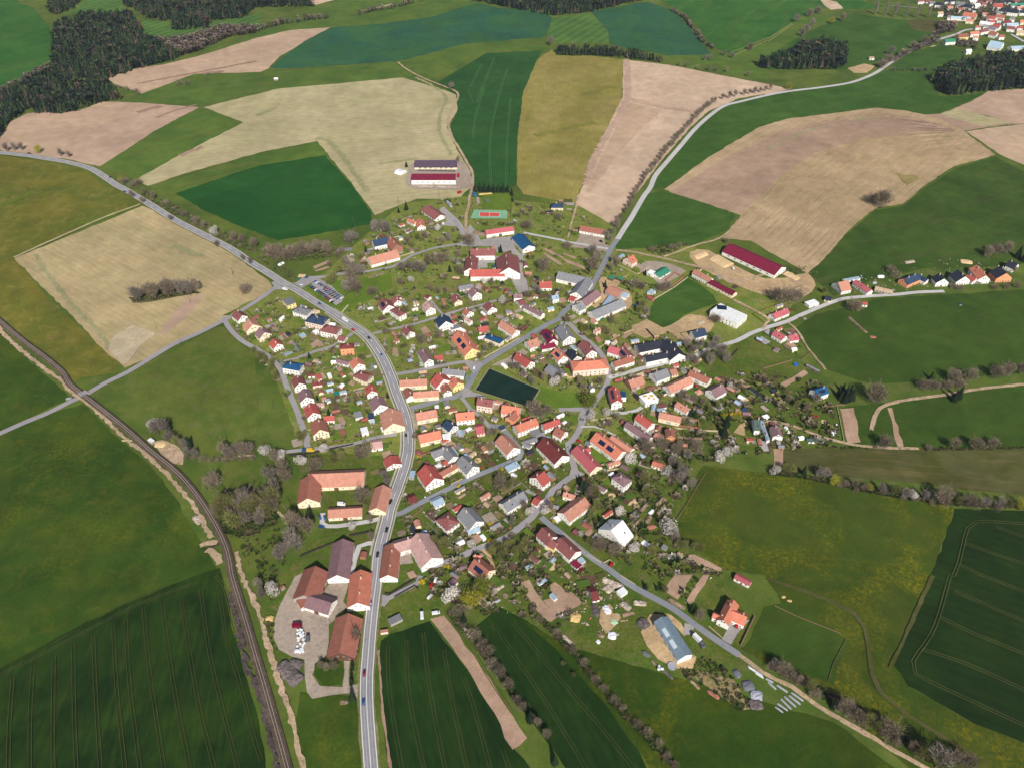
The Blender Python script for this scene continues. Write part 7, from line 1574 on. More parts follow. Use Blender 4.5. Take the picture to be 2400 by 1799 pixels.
# ---------------------------------------------------------------- vehicles
def car_body(prof, hw, mat, name='body'):
    """prof: side outline (x,z); bevelled toward the roof"""
    V = []; Fc = []; n = len(prof)
    for s in (-1, 1):
        for (x, z) in prof: V.append((x, s * hw * (1 if z < .95 else .84), z))
    Fc.append(list(range(n - 1, -1, -1))); Fc.append(list(range(n, 2 * n)))
    for i in range(n): j = (i + 1) % n; Fc.append([i, j, n + j, n + i])
    Fc = [f[::-1] for f in Fc]
    return mk(name, [Vector(v) for v in V], Fc, mat)
def wheel_mesh():
    V = []; Fc = []; n = 10
    for y in (-.11, .11):
        for i in range(n): t = 6.283 * i / n; V.append(Vector((.32 * math.cos(t), y, .32 + .32 * math.sin(t))))
    Fc = [[i, (i + 1) % n, n + (i + 1) % n, n + i] for i in range(n)] + [list(range(n - 1, -1, -1)), list(range(n, 2 * n))]
    return mk('wheel', V, Fc, simple_mat('tyre', (40, 40, 42)))
ME_wheel = wheel_mesh()
M_cgl = simple_mat('car_glass', (28, 34, 42), rough=.1, spec=.7)
ME_cgl = car_body([(-1.62, .86), (-1.25, 1.38), (.35, 1.40), (.98, .92)], .80, M_cgl, 'windows')
ME_lamp = box_mesh('headlight', simple_mat('lamp_glass', (220, 220, 210), rough=.2)); ME_tail = box_mesh('tail_light', simple_mat('tail_glass', (170, 30, 26)))
CARC = dict(blue=(40, 80, 130), black=(26, 28, 34), red=(176, 26, 34), white=(230, 230, 232), silver=(170, 174, 180), green=(40, 120, 96), grey=(96, 100, 106), dred=(120, 20, 44), yellow=(214, 178, 60))
CP_ = {}
def carset(c):
    if c not in CP_:
        m = simple_mat('car_paint_' + c, CARC[c], rough=.3, var=.02, spec=.6)
        CP_[c] = (car_body([(-2.1, .28), (-2.14, .8), (-1.95, .92), (-1.7, .95), (-1.3, 1.40), (.35, 1.42), (1.05, .95), (1.95, .8), (2.1, .6), (2.08, .28)], .86, m),)
    return CP_[c]
def car(t, x, y, x2, y2, c, label, z=.4, sc=1.):
    p = G(t, x, y, 0); q = G(t, x2, y2, 0); a = math.atan2(q.y - p.y, q.x - p.x)
    root = empty('car', (p.x, p.y, z), a, uniq(label), 'car', 'cars in and around the village'); root.scale = (sc, sc, sc)
    b = inst('body', carset(c)[0], root)
    inst('windows', ME_cgl, root, sc=(1, 1.02, 1.0))
    for u, v in ((-1.3, -.78), (-1.3, .78), (1.35, -.78), (1.35, .78)): inst('wheel', ME_wheel, root, (u, v, 0))
    for v in (-.6, .6): inst('headlight', ME_lamp, root, (2.07, v, .6), 0, (.08, .3, .14)); inst('tail_light', ME_tail, root, (-2.12, v, .68), 0, (.06, .28, .14))
    return root
ZR = ZL[0] + .01
CARS = '''
n 992 240 985 200|blue|blue car on the main road beside the orange barn
n 938 850 942 810|dred|dark red car on the lower main road
n 930 1100 932 1060|blue|lowest blue car on the main road
E 178 1570 185 1610|black|black car at the bend below the bus bay
G 2188 765 2160 820|black|black car passing the manor
G 2138 1130 2125 1180|black|black car left of the hotel garden
G 2020 1450 2010 1500|black|black car beside the large purple barn
A 1268 1518 1310 1545|blue|blue car on the main road below the car park
D 1700 200 1670 180|red|red car on the main road near the side street
D 1910 305 1940 340|black|black car at the side lane mouth
D 2072 525 2085 565|blue|blue car on the curve beside the spruces
a 255 1335 290 1340|black|black car at the far left of the road
a 955 1540 985 1560|black|black car on the descending upper road
e 1080 8 1110 25|blue|blue car above the tan field corner
e 1170 35 1200 50|silver|silver car behind the upper blue car
E 1060 690 1075 640|white|white car at the pond junction
E 570 632 600 625|blue|blue car outside the red garage
E 298 22 330 30|blue|blue car parked left of the navy roof
I 622 1575 640 1545|red|red car in the walled bay by the lane
I 460 362 500 358|silver|silver car below the curved wall
I 225 1640 250 1600|dred|wine-red car at the garages
o 1940 440 1950 400|red|red car on the drive of the orange villa
F 1715 925 1740 955|red|red car by the dark gabled house
F 60 690 90 700|dred|wine-red car left of the town hall
F 30 660 60 665|black|black car left of the town hall
G 1275 970 1285 1000|blue|left blue car in the manor yard
G 1338 975 1345 1010|blue|right blue car in the manor yard
G 1295 1090 1330 1095|blue|lower blue car near the manor drive
n 1552 45 1560 20|white|white car on the yard near the blossom tree
n 1518 90 1530 60|red|red car on the yard near the blossom tree
n 1502 190 1520 170|white|lower white car near the blossom tree
A 1040 1272 1080 1268|silver|silver car entering the car park lane
A 1000 1200 1020 1190|green|green car on the corner of the junction
A 1100 1178 1120 1170|blue|blue car on the corner of the junction
C 490 712 510 722|black|black car by the brown garages
C 505 1720 520 1700|green|green car by the barn lane
i 600 138 640 128|silver|silver car on the lane before the crossing
C 2195 1060 2211 1075|white|white car on the earthworks
B 655 480 660 510|white|white car beside the red hall
B 1140 925 1175 930|blue|blue car inside the maroon court
B 1310 1035 1340 1040|blue|pale blue car inside the maroon court
B 285 1320 300 1345|black|black car in the upper orchard
h 1810 795 1850 800|black|black car before the tall lane house
F 205 1640 240 1655|red|red car behind the solar farm
'''
for ln in CARS.strip().splitlines():
    a, c, lab = ln.split('|'); a = a.split(); car(a[0], *[float(v) for v in a[1:]], c, lab, ZR)
# the car park full of cars: three rows
rg = random.Random(4); k = 0
for (s, n, cs) in (('A 1215,1225 1400,1330 1560,1440', 14, ['black', 'blue', 'grey', 'silver', 'red', 'white']), ('A 1160,1290 1300,1380 1440,1490', 14, ['black', 'white', 'blue', 'dred', 'black', 'grey']), ('A 1330,1330 1420,1400 1500,1450', 7, ['red', 'black', 'black', 'blue', 'white'])):
    P = pts(s); L = [(P[i + 1] - P[i]).length for i in range(2)]
    for i in range(n):
        u = i / (n - 1) * sum(L); q = P[0].lerp(P[1], u / L[0]) if u < L[0] else P[1].lerp(P[2], (u - L[0]) / L[1])
        c = rg.choice(cs); d = (P[2] - P[0]).normalized(); a = math.atan2(d.y, d.x) + math.pi / 2 + rg.uniform(-.1, .1)
        root = empty('car', (q.x, q.y, .35), a, '%s car parked in the crowded car park by the junction' % {'dred': 'dark red'}.get(c, c), 'car', 'cars crowded in the car park')
        inst('body', carset(c)[0], root); inst('windows', ME_cgl, root)
        for uu, v in ((-1.3, -.78), (-1.3, .78), (1.35, -.78), (1.35, .78)): inst('wheel', ME_wheel, root, (uu, v, 0))
sheet('car_park', 'A 1150,1290 1210,1200 1290,1200 1420,1290 1580,1420 1560,1490 1480,1530 1400,1470 1250,1370', A_lane, 'paved car park full of cars', smooth=True)
# vans and lorries
def van(t, x, y, x2, y2, L, W, H_, c, label, cat='van'):
    p = G(t, x, y); q = G(t, x2, y2); a = math.atan2(q.y - p.y, q.x - p.x)
    root = empty(cat, (p.x, p.y, ZR), a, uniq(label), cat)
    m = simple_mat('van_paint', CARC[c], rough=.4, var=.04)
    h = L / 2
    b = car_body([(-h, .35), (-h, H_), (h - 1.4, H_), (h - .6, H_ * .6), (h, H_ * .5), (h, .35)], W / 2, m); o = inst('body', b, root)
    inst('windshield', ME_solar, root, (h - 1.0, 0, H_ * .72), 0, (.5, W * .75, .5))
    for u in (-h + 1, h - 1):
        for v in (-1, 1): inst('wheel', ME_wheel, root, (u, v * W / 2 * .92, 0))
van('D', 1600, 75, 1630, 92, 6.5, 2.2, 2.6, 'white', 'white van on the main road by the dark square roof')
van('A', 825, 1335, 850, 1340, 5, 2, 2.2, 'white', 'white van at the lane mouth')
van('G', 1555, 800, 1600, 802, 5.5, 2.2, 2.5, 'white', 'white van in the manor yard')
van('n', 1435, 350, 1432, 300, 6, 2.2, 2.4, 'white', 'white camper van above the dark crop')
van('n', 1555, 330, 1600, 322, 5, 2, 1.6, 'white', 'white boat-shaped trailer beside the camper van', 'trailer')
van('G', 1155, 103, 1190, 102, 6, 2.3, 2.6, 'yellow', 'yellow lorry cab by the black wall', 'lorry')
van('G', 1090, 104, 1120, 103, 5, 2.3, 2.4, 'blue', 'blue lorry body by the black wall', 'lorry')
van('B', 735, 245, 790, 300, 12, 2.5, 3.6, 'silver', 'silver articulated lorry beside the red hall', 'lorry')
van('n', 452, 550, 452, 520, 5, 2.4, 2.2, 'grey', 'grey trailer right of the white bales', 'trailer')
van('o', 1600, 560, 1640, 600, 7, 2.6, 3, 'white', 'white lorry right of the grey barn', 'lorry')
van('o', 1640, 610, 1660, 640, 4, 2.6, 2.2, 'grey', 'dark trailer behind the white lorry', 'trailer')
van('n', 360, 440, 390, 435, 6, 2.6, 2.4, 'dred', 'dark red trailer above the white bales', 'trailer')
van('b', 1748, 1530, 1752, 1510, 6, 3, 3, 'red', 'red harvester beside the far barns', 'harvester')
van('B', 870, 80, 900, 70, 5, 2.4, 2.4, 'red', 'red farm machine above the sports court', 'farm machine')
van('B', 1780, 870, 1800, 860, 4, 2, 2.2, 'red', 'red tractor below the blue hall', 'tractor')
van('B', 1590, 445, 1615, 450, 5, 2, 1.6, 'silver', 'silver trailer above the pink-red barn', 'trailer')
van('J', 1155, 1320, 1190, 1322, 5, 2, .9, 'red', 'red cart on the grass of the right gardens', 'cart')
van('W', 848, 415, 0, 415, 1, 1, 1, 'white', 'small white marker box on the verge', 'box')
# ---------------------------------------------------------------- heaps, bales, poles and small things
def heap(t, x1, y1, x2, y2, w, h, mat, name, label, cat, rag=.25):
    A, B = G(t, x1, y1), G(t, x2, y2); c = (A + B) / 2; d = (B - A); L = max(d.length, w * .6); d = d.normalized() if d.length > .1 else Vector((1, 0, 0)); nn = Vector((-d.y, d.x, 0))
    rg = random.Random(int(x1 + y1)); V = []; Fc = []; n = max(3, int(L / 1.2)); m = 7
    for i in range(n + 1):
        u = (i / n - .5) * L; e = 1 if 0 < i < n else .75
        for j in range(m):
            t_ = j / (m - 1); v = (t_ - .5) * w * e; z = h * e * math.sin(math.pi * t_) ** .45 if 0 < j < m - 1 else 0
            q = d * (u + rg.uniform(-rag, rag)) + nn * (v + rg.uniform(-rag, rag)); V.append((q.x, q.y, max(0, z + (rg.uniform(-rag, rag) if z else 0))))
    for i in range(n):
        for j in range(m - 1): a = i * m + j; Fc.append([a, a + 1, a + m + 1, a + m])
    Fc += [list(range(m)), list(range(n * m + m - 1, n * m - 1, -1))]
    o = mesh_obj(name, V, Fc, mat, loc=c); return tag(o, uniq(label), cat)
M_log = field_mat('logs', (150, 128, 108), (120, 100, 84), (184, 164, 144), 3, fine=.4); M_slate = simple_mat('roof_slate', (110, 110, 118), sc=1); M_hay = simple_mat('straw_heap', (206, 176, 118), sc=1, var=.2)
M_twig = field_mat('brushwood', (112, 102, 100), (88, 80, 78), (140, 130, 126), 3, fine=.5); M_junk = field_mat('rubble', (190, 176, 160), (150, 130, 112), (226, 222, 218), 2.5, fine=.4)
M_pip = simple_mat('concrete_slabs', (168, 168, 180), sc=1); M_red = simple_mat('roof_tiles_stack', (166, 110, 92), sc=1)
M_bale = simple_mat('white_wrap', (232, 234, 238), rough=.4); M_balet = simple_mat('green_wrap', (176, 204, 170), rough=.4); M_pad = simple_mat('blue_cover', (40, 110, 170)); M_sand = simple_mat('sand_heap', (214, 184, 140), sc=2)
HEAPS = [('I', 1200, 800, 1300, 700, 3.4, 2, M_log, 'woodpile', 'long covered woodpile in the lower orchard', 'woodpile'), ('I', 1220, 920, 1310, 800, 3.2, 2, M_log, 'woodpile', 'brown woodpile below the long covered one', 'woodpile'),
 ('I', 1000, 870, 1085, 780, 3.2, 2, M_log, 'woodpile', 'short woodpile above the slate-covered ones', 'woodpile'), ('I', 865, 940, 950, 870, 2.4, 1.8, M_slate, 'woodpile', 'uppermost slate-covered woodpile in the orchard', 'woodpile'),
 ('I', 890, 1010, 970, 920, 2.6, 1.8, M_slate, 'woodpile', 'middle slate-covered woodpile in the orchard', 'woodpile'), ('I', 935, 1040, 1000, 980, 2.8, 1.8, M_log, 'woodpile', 'lower planks beside the slate-covered woodpile', 'woodpile'),
 ('I', 1070, 1030, 1130, 930, 3.6, 2, M_log, 'woodpile', 'mossy woodpile beside the tall blossom tree', 'woodpile'), ('I', 1110, 910, 1160, 860, 3, 2, M_bale, 'woodpile', 'white-covered stack between woodpiles', 'stack'),
 ('I', 1090, 1090, 1190, 1060, 4, 1.2, M_red, 'brick_heap', 'heap of broken bricks near the tall blossom tree', 'brick heap'), ('I', 200, 1050, 330, 960, 2.4, 1.5, M_slate, 'woodpile', 'long slate-topped pile below the gabled farm', 'woodpile'),
 ('I', 790, 760, 960, 750, 7, .5, M_sand, 'garden_floor', 'bare fenced poultry run in the orchard', 'poultry run'), ('B', 1050, 580, 1210, 620, 7, 2.4, M_log, 'log_pile', 'big pile of logs beside the pink-red barn', 'log pile'),
 ('m', 1000, 0, 1001, 1, 1, 1, M_log, 'x', '', ''),
 ('n', 215, 760, 380, 920, 10, 2.2, M_twig, 'brushwood_pile', 'huge tangled brushwood pile beside the railway', 'brushwood pile'), ('n', 300, 740, 400, 780, 7, 1.8, M_twig, 'brushwood_pile', 'upper part of brushwood below the bales', 'brushwood pile'),
 ('n', 90, 370, 150, 370, 5, 1.6, M_hay, 'straw_heap', 'tan straw heap beside the railway strip', 'straw heap'), ('o', 500, 340, 590, 370, 8, 2, M_hay, 'straw_heap', 'tan earth heap beside the ploughed plot', 'earth heap'),
 ('o', 1100, 380, 1170, 450, 8, 2, M_twig, 'brushwood_pile', 'tangle of poles left of the grey barn', 'brushwood pile'), ('o', 1350, 200, 1490, 285, 2.6, 1.8, M_log, 'woodpile', 'long woodpile beside the lower lane', 'woodpile'),
 ('o', 1920, 850, 1960, 830, 6, 1.2, M_slate, 'slate_stack', 'first grey stack on the rough bank', 'slate stack'), ('o', 1990, 950, 2080, 940, 7, 1.4, M_slate, 'slate_stack', 'second grey stack on the rough bank', 'slate stack'),
 ('o', 2060, 1020, 2160, 1040, 7, 1.2, M_pip, 'slate_stack', 'third pale stack on the rough bank', 'slate stack'), ('o', 2050, 1110, 2160, 1110, 7, 1.2, M_twig, 'slate_stack', 'lowest grey tangle on the rough bank', 'slate stack'),
 ('o', 1690, 990, 1790, 1060, 3, 1.0, M_red, 'brick_heap', 'row of red brick pallets below the bank', 'brick heap'), ('o', 1540, 900, 1620, 980, 2, .9, M_log, 'plank_pile', 'thin plank pile below the grey barn', 'plank pile'),
 ('o', 1130, 655, 1190, 700, 3, 1.4, M_slate, 'junk_pile', 'grey junk pile left of the barn ground', 'junk pile'), ('o', 1205, 735, 1245, 775, 1.6, .9, M_log, 'plank_pile', 'dark plank pile before the white bags', 'plank pile'),
 ('o', 1310, 815, 1390, 890, 2.4, 1, M_twig, 'plank_pile', 'grey pole pile below the white bags', 'plank pile'), ('o', 430, 510, 530, 600, 3, 1.3, M_junk, 'junk_pile', 'white scrap in the bottom hedge', 'junk pile'),
 ('o', 950, 230, 1020, 290, 5, 1.4, M_junk, 'junk_pile', 'scrap heap below the framed greenhouse', 'junk pile'), ('o', 1050, 230, 1160, 240, 4.5, 1.4, M_junk, 'junk_pile', 'long scrap heap beside the lane', 'junk pile'),
 ('o', 800, 130, 860, 90, 7, 1.5, M_junk, 'junk_pile', 'rubble yard above the framed greenhouse', 'junk pile'), ('o', 780, 30, 960, 100, 5, 2, M_junk, 'junk_pile', 'long white scrap row along the lane', 'junk pile'),
 ('o', 800, 260, 840, 330, 5, 1.4, M_bale, 'junk_pile', 'white bags in the middle of the junk yard', 'bags'), ('o', 860, 380, 900, 420, 5, 1, M_balet, 'junk_pile', 'pale green bags in the junk yard', 'bags'), ('o', 830, 510, 900, 520, 6, 1.2, M_bale, 'tarpaulin', 'large white tarpaulin below the junk yard', 'tarpaulin'),
 ('o', 730, 560, 760, 580, 3, 1, M_bale, 'tarpaulin', 'small white tarpaulin left of the large one', 'tarpaulin'), ('o', 750, 500, 790, 530, 3.4, 1.2, M_log, 'plank_pile', 'brown pallet beside the small white tarpaulin', 'plank pile'),
 ('o', 705, 240, 735, 350, 5, 1.6, M_twig, 'compost_frame', 'dark compost frame in the junk yard', 'compost frame'), ('o', 700, 170, 780, 200, 3, 1.4, M_junk, 'junk_pile', 'white scrap hedge beside the dark red shed', 'junk pile'),
 ('h', 690, 1080, 850, 1220, 2.6, 1.4, M_log, 'log_pile', 'long pale log pile in the green meadow', 'log pile'), ('h', 880, 1255, 930, 1255, 4, .8, M_red, 'earth_mound', 'small reddish mound below the log pile', 'mound'),
 ('h', 1180, 615, 1260, 600, 5, 1.4, M_junk, 'junk_pile', 'pale scrap above the right hand gardens', 'junk pile'), ('h', 1660, 600, 1760, 610, 9, 1.4, M_sand, 'sand_heap', 'broad sand heap behind the tall lane house', 'sand heap'),
 ('C', 1690, 910, 1850, 850, 11, 2.2, M_sand, 'sand_heap', 'sand heap left of the magenta barn', 'sand heap'), ('C', 1950, 900, 2150, 1020, 16, 2.5, M_sand, 'sand_heap', 'long bare earth bank below the magenta barn', 'earth bank'),
 ('h', 150, 700, 260, 760, 9, 2, M_sand, 'sand_heap', 'stony heap right of the magenta barn', 'sand heap'), ('J', 60, 900, 180, 980, 6, 1.4, M_log, 'log_pile', 'log heap among the right trees', 'log pile'), ('J', 180, 1090, 380, 1060, 5, 1, M_hay, 'plank_pile', 'yellow planks below the long black roof', 'plank pile'),
 ('J', 1240, 1370, 1300, 1370, 5, 1, M_sand, 'sand_heap', 'small stone heap in the right gardens', 'stone heap'), ('J', 800, 1530, 880, 1490, 3, 1.2, M_red, 'brick_heap', 'rusty scrap beside the sandy track', 'scrap'),
 ('J', 600, 1025, 690, 1010, 2.2, 1, M_hay, 'plank_pile', 'short cream plank pile in the right gardens', 'plank pile'), ('J', 620, 1085, 710, 1065, 1.4, .8, M_hay, 'plank_pile', 'lower cream plank pile in the right gardens', 'plank pile'),
 ('A', 1640, 880, 1700, 960, 6, 1.4, M_junk, 'junk_pile', 'white building rubble above the car park', 'junk pile'), ('A', 1490, 820, 1690, 800, 4, 2.4, M_slate, 'junk_pile', 'dark roofed row above the rubble', 'shed row'), ('A', 730, 1010, 800, 975, 3.5, 1.6, M_bale, 'tarpaulin', 'white covered vehicle in the upper meadow', 'covered vehicle'),
 ('A', 990, 1140, 1080, 1140, 6, .3, M_sand, 'sand_patch', 'round sandy patch above the junction', 'sand patch'), ('A', 1880, 1580, 1960, 1560, 2.5, 1.6, M_bale, 'tarpaulin', 'white covered boat on the lawn', 'covered boat'),
 ('A', 1900, 1170, 2090, 1110, 3, .8, M_log, 'plank_pile', 'reddish planks beside the upper lane', 'plank pile'), ('b', 1215, 1480, 1280, 1500, 14, 3, M_bale, 'bale_stack', 'stack of white and black bales left of the far barns', 'bale stack'),
 ('b', 1400, 1475, 1720, 1482, 5, 1, M_twig, 'junk_pile', 'planks between the two far barns', 'junk pile'), ('b', 1400, 1610, 1760, 1620, 5, 1, M_junk, 'junk_pile', 'scattered machinery before the far barns', 'machinery'),
 ('B', 1040, 60, 1080, 110, 3, 1.6, M_pad, 'tarpaulin', 'bright blue tarpaulin above the sports court', 'tarpaulin'), ('B', 1100, 130, 1120, 230, 4, 1, M_junk, 'junk_pile', 'white scrap left of the playing lawn', 'junk pile'), ('B', 1120, 90, 1290, 80, 3, 1.2, M_hay, 'play_equipment', 'cream and orange boxes on the playing lawn', 'boxes'),
 ('h', 945, 735, 1000, 735, 4, 2, M_bale, 'tent', 'white and blue dome in the lane garden', 'dome tent'), ('h', 900, 790, 935, 785, 3.4, 1.6, M_pip, 'tent', 'grey dome below the blue one', 'dome tent'),
 ('i', 1680, 1140, 1740, 1200, 5, 1, M_junk, 'rubble_heap', 'grey rubble heap on the left meadow edge', 'rubble heap'), ('i', 1350, 510, 1430, 530, 8, 1.4, M_sand, 'sand_heap', 'sandy mound beside the railway', 'sand heap'),
 ('n', 1990, 170, 2140, 80, 3, 1.3, M_junk, 'junk_pile', 'long scrap pile right of the green trees', 'junk pile'), ('n', 2000, 250, 2110, 205, 2, .9, M_pip, 'plank_pile', 'grey plank stack at the crop corner', 'plank pile'), ('n', 1840, 280, 1940, 220, 2.5, .9, M_log, 'plank_pile', 'planks below the yellow-green tree', 'plank pile'),
 ('n', 1790, 450, 1880, 540, 4, 1, M_junk, 'junk_pile', 'pale rubble in the hedge beside the soil strip', 'rubble'), ('n', 725, 1095, 795, 1095, 3, .5, M_log, 'plank_pile', 'brown plank square below the yard', 'plank pile'),
 ('p', 115, 180, 150, 182, 2.2, .7, M_hay, 'crate', 'upper wooden crate in the dark meadow', 'crate'), ('p', 165, 210, 205, 218, 2.2, .7, M_hay, 'crate', 'lower wooden crate in the dark meadow', 'crate'), ('F', 1730, 100, 1830, 80, 5, 1.2, M_junk, 'junk_pile', 'stacked slabs left of the white hall', 'slab stack'),
 ('F', 60, 780, 110, 800, 9, .3, M_sand, 'sand_patch', 'round playground beside the town hall', 'playground'), ('F', 1580, 680, 1650, 650, 3, .9, M_junk, 'junk_pile', 'white garden items above the long salmon roof', 'garden items')]
for f in HEAPS:
    if f[9]: heap(*f)
# wrapped bales: each its own rounded drum
def bale_mesh(mat):
    V = []; Fc = []; n = 12
    for (r, z) in ((.45, 0), (.68, .12), (.7, .6), (.68, 1.1), (.45, 1.22)):
        for i in range(n): t = 6.283 * i / n; V.append(Vector((r * math.cos(t), r * math.sin(t), z)))
    for k in range(4):
        for i in range(n): Fc.append([k * n + i, k * n + (i + 1) % n, (k + 1) * n + (i + 1) % n, (k + 1) * n + i])
    Fc += [list(range(4 * n, 5 * n))]
    return mk('hay_bale', V, Fc, mat)
ME_bale = bale_mesh(M_bale)
def bales(s, n, label, group):
    P = pts(s); rg = random.Random(n)
    for (x, y) in scatter(P, n, rg):
        o = inst('hay_bale', ME_bale, None, (x, y, .1 + rg.choice((0, 0, 1.1))), rg.uniform(0, 3)); tag(o, label, 'bale', group)
bales('n 355,475 410,475 430,600 420,660 330,670 320,640 370,600', 46, 'white wrapped bale heaped on the gravel yard', 'white bales on the gravel yard')
bales('J 1360,1480 1430,1420 1460,1450 1430,1560 1370,1540', 14, 'white wrapped bale beside the broad soil strip', 'white bales beside the soil strip')
bales('o 1255,780 1320,780 1300,830 1260,820', 8, 'white bag left of the grey barn front', 'white bags by the grey barn')
bales('A 1060,870 1061,871 1062,873', 0, '', '')
# concrete slab stacks on the bottom right
for i, (x, y, x2, y2) in enumerate([(60, 1130, 130, 1180), (80, 1100, 170, 1165), (110, 1060, 200, 1150), (140, 1040, 240, 1130), (180, 1030, 280, 1110), (200, 1005, 305, 1080), (75, 940, 170, 1005), (0, 915, 70, 980), (-20, 885, 45, 920)]):
    heap('p', x, y, x2, y2, 1.2, .9, M_pip, 'slab_stack', ['lowest', 'second', 'third', 'fourth', 'fifth', 'uppermost', 'long separate', 'wide left', 'far left'][i] + ' grey slab stack beside the bottom right track', 'slab stack', .04)
for i in range(9): 
    o = heap('o', 2040 + 14 * i, 775 + 9 * i, 2040 + 14 * i + 16, 795 + 9 * i + (18 if i > 3 else 6), 1., .8, M_bale, 'white_crate', ['first', 'second', 'third', 'fourth', 'fifth', 'sixth', 'seventh', 'eighth', 'ninth'][i] + ' white crate from the left beside the track', 'crate', .03)
# poles
ME_pole = (lambda V, Fc: (tube(V, Fc, Vector((0, 0, 0)), Vector((0, 0, 9)), .16, .11, 6), mk('pole', V, Fc, simple_mat('pole_wood', (96, 84, 72))))[1])([], [])
ME_arm = box_mesh('crossarm', simple_mat('arm_wood', (96, 84, 72)))
def pole(t, x, y, label, h=1.):
    p = G(t, x, y); root = empty('power_pole', p, .4, uniq(label), 'power pole', 'power and telegraph poles')
    inst('post', ME_pole, root, sc=(1, 1, h)); inst('crossarm', ME_arm, root, (0, 0, 8.3 * h), 0, (.14, 2.0, .14))
for a in [('e', 790, 1510, 'left pole of the pair on the dry olive strip'), ('e', 825, 1510, 'right pole of the pair on the dry olive strip'), ('i', 255, 240, 'dark pole on the mown field beside the lane'), ('i', 445, 195, 'pole close to the level crossing'),
          ('e', 1352, 1180, 'pole in the ploughed wedge'), ('e', 1645, 960, 'pole above the ploughed wedge'), ('A', 145, 1135, 'pole above the lone bare tree'), ('A', 1705, 462, 'pole on the edge of the square field'), ('e', 1565, 1330, 'pole beside the left lane'),
          ('D', 465, 1150, 'left leaning pole in the left meadow'), ('D', 665, 1200, 'right leaning pole in the left meadow'), ('D', 850, 1250, 'pole beside the left street meadow'), ('c', 1470, 950, 'pole in the pinkish field'), ('c', 1250, 1030, 'lower pole in the pinkish field'), ('c', 555, 1260, 'pole in the olive field'),
          ('l', 1700, 280, 'pole in the right green strip meadow'), ('B', 78, 210, 'pole above the orange twin'), ('B', 605, 120, 'pole beside the tan field corner'), ('d', 1370, 555, 'pole before the right wood'), ('e', 2015, 715, 'pole left of the lone bare tree')]: pole(*a)
# round pools, trampolines, sand circles
def disc(t, x, y, r, h, mat, name, label, cat):
    p = G(t, x, y); V = []; n = 20
    for (rr, z) in ((r, 0), (r, h), (r * .88, h), (r * .88, h * .7)):
        for i in range(n): a = 6.283 * i / n; V.append((rr * math.cos(a), rr * math.sin(a), z))
    Fc = [[k * n + i, k * n + (i + 1) % n, (k + 1) * n + (i + 1) % n, (k + 1) * n + i] for k in range(3) for i in range(n)] + [list(range(3 * n, 4 * n))]
    tag(mesh_obj(name, V, Fc, mat, loc=(p.x, p.y, .2)), uniq(label), cat)
for a in [('H', 1928, 1550, 2.6, 1, M_pad, 'pool', 'round blue pool in the lower gardens', 'pool'), ('H', 2058, 1582, 3.4, .3, M_sand, 'sand_circle', 'round sandy circle right of the blue pool', 'sand circle'), ('I', 628, 676, 2.8, .3, M_sand, 'sand_circle', 'round sandy circle below the square villa', 'sand circle'),
          ('H', 1108, 216, 2.6, .4, M_sand, 'sand_circle', 'round pale paving in the narrow orchard', 'paving circle'), ('H', 1972, 238, 2.2, .3, M_sand, 'sand_circle', 'round sandy circle below the long farmhouse', 'sand circle'), ('H', 120, 1160, 3, .3, M_log, 'fire_pit', 'round dark fire pit behind the pale pink farm', 'fire pit'),
          ('D', 1450, 560, 2.2, .8, M_balet, 'trampoline', 'pale round trampoline left of the orange block', 'trampoline'), ('D', 1485, 1010, 2.2, .8, simple_mat('teal_cover', (20, 130, 120)), 'pool', 'teal round pool in the left gardens', 'pool'), ('J', 912, 640, 2.2, 1, M_pad, 'pool', 'blue tank in the soil bed garden', 'tank'),
          ('I', 1340, 1465, 2, 1.4, M_bale, 'tank', 'white round tank in the lower meadow garden', 'tank'), ('o', 1380, 780, 2.6, .8, M_pip, 'tank', 'round grey tank below the grey barn', 'tank'), ('E', 242, 475, 2, 1, M_bale, 'tank', 'white round tank in the upper garden', 'tank'), ('E', 372, 632, 3, .5, M_balet, 'pond_basin', 'round green basin beside the lane', 'basin'),
          ('B', 1230, 170, 2.6, .8, M_slate, 'trampoline', 'grey round trampoline on the playing lawn', 'trampoline'), ('n', 2155, 175, 1.8, .8, M_log, 'barrel', 'dark round barrel at the right yard corner', 'barrel')]: disc(*a)
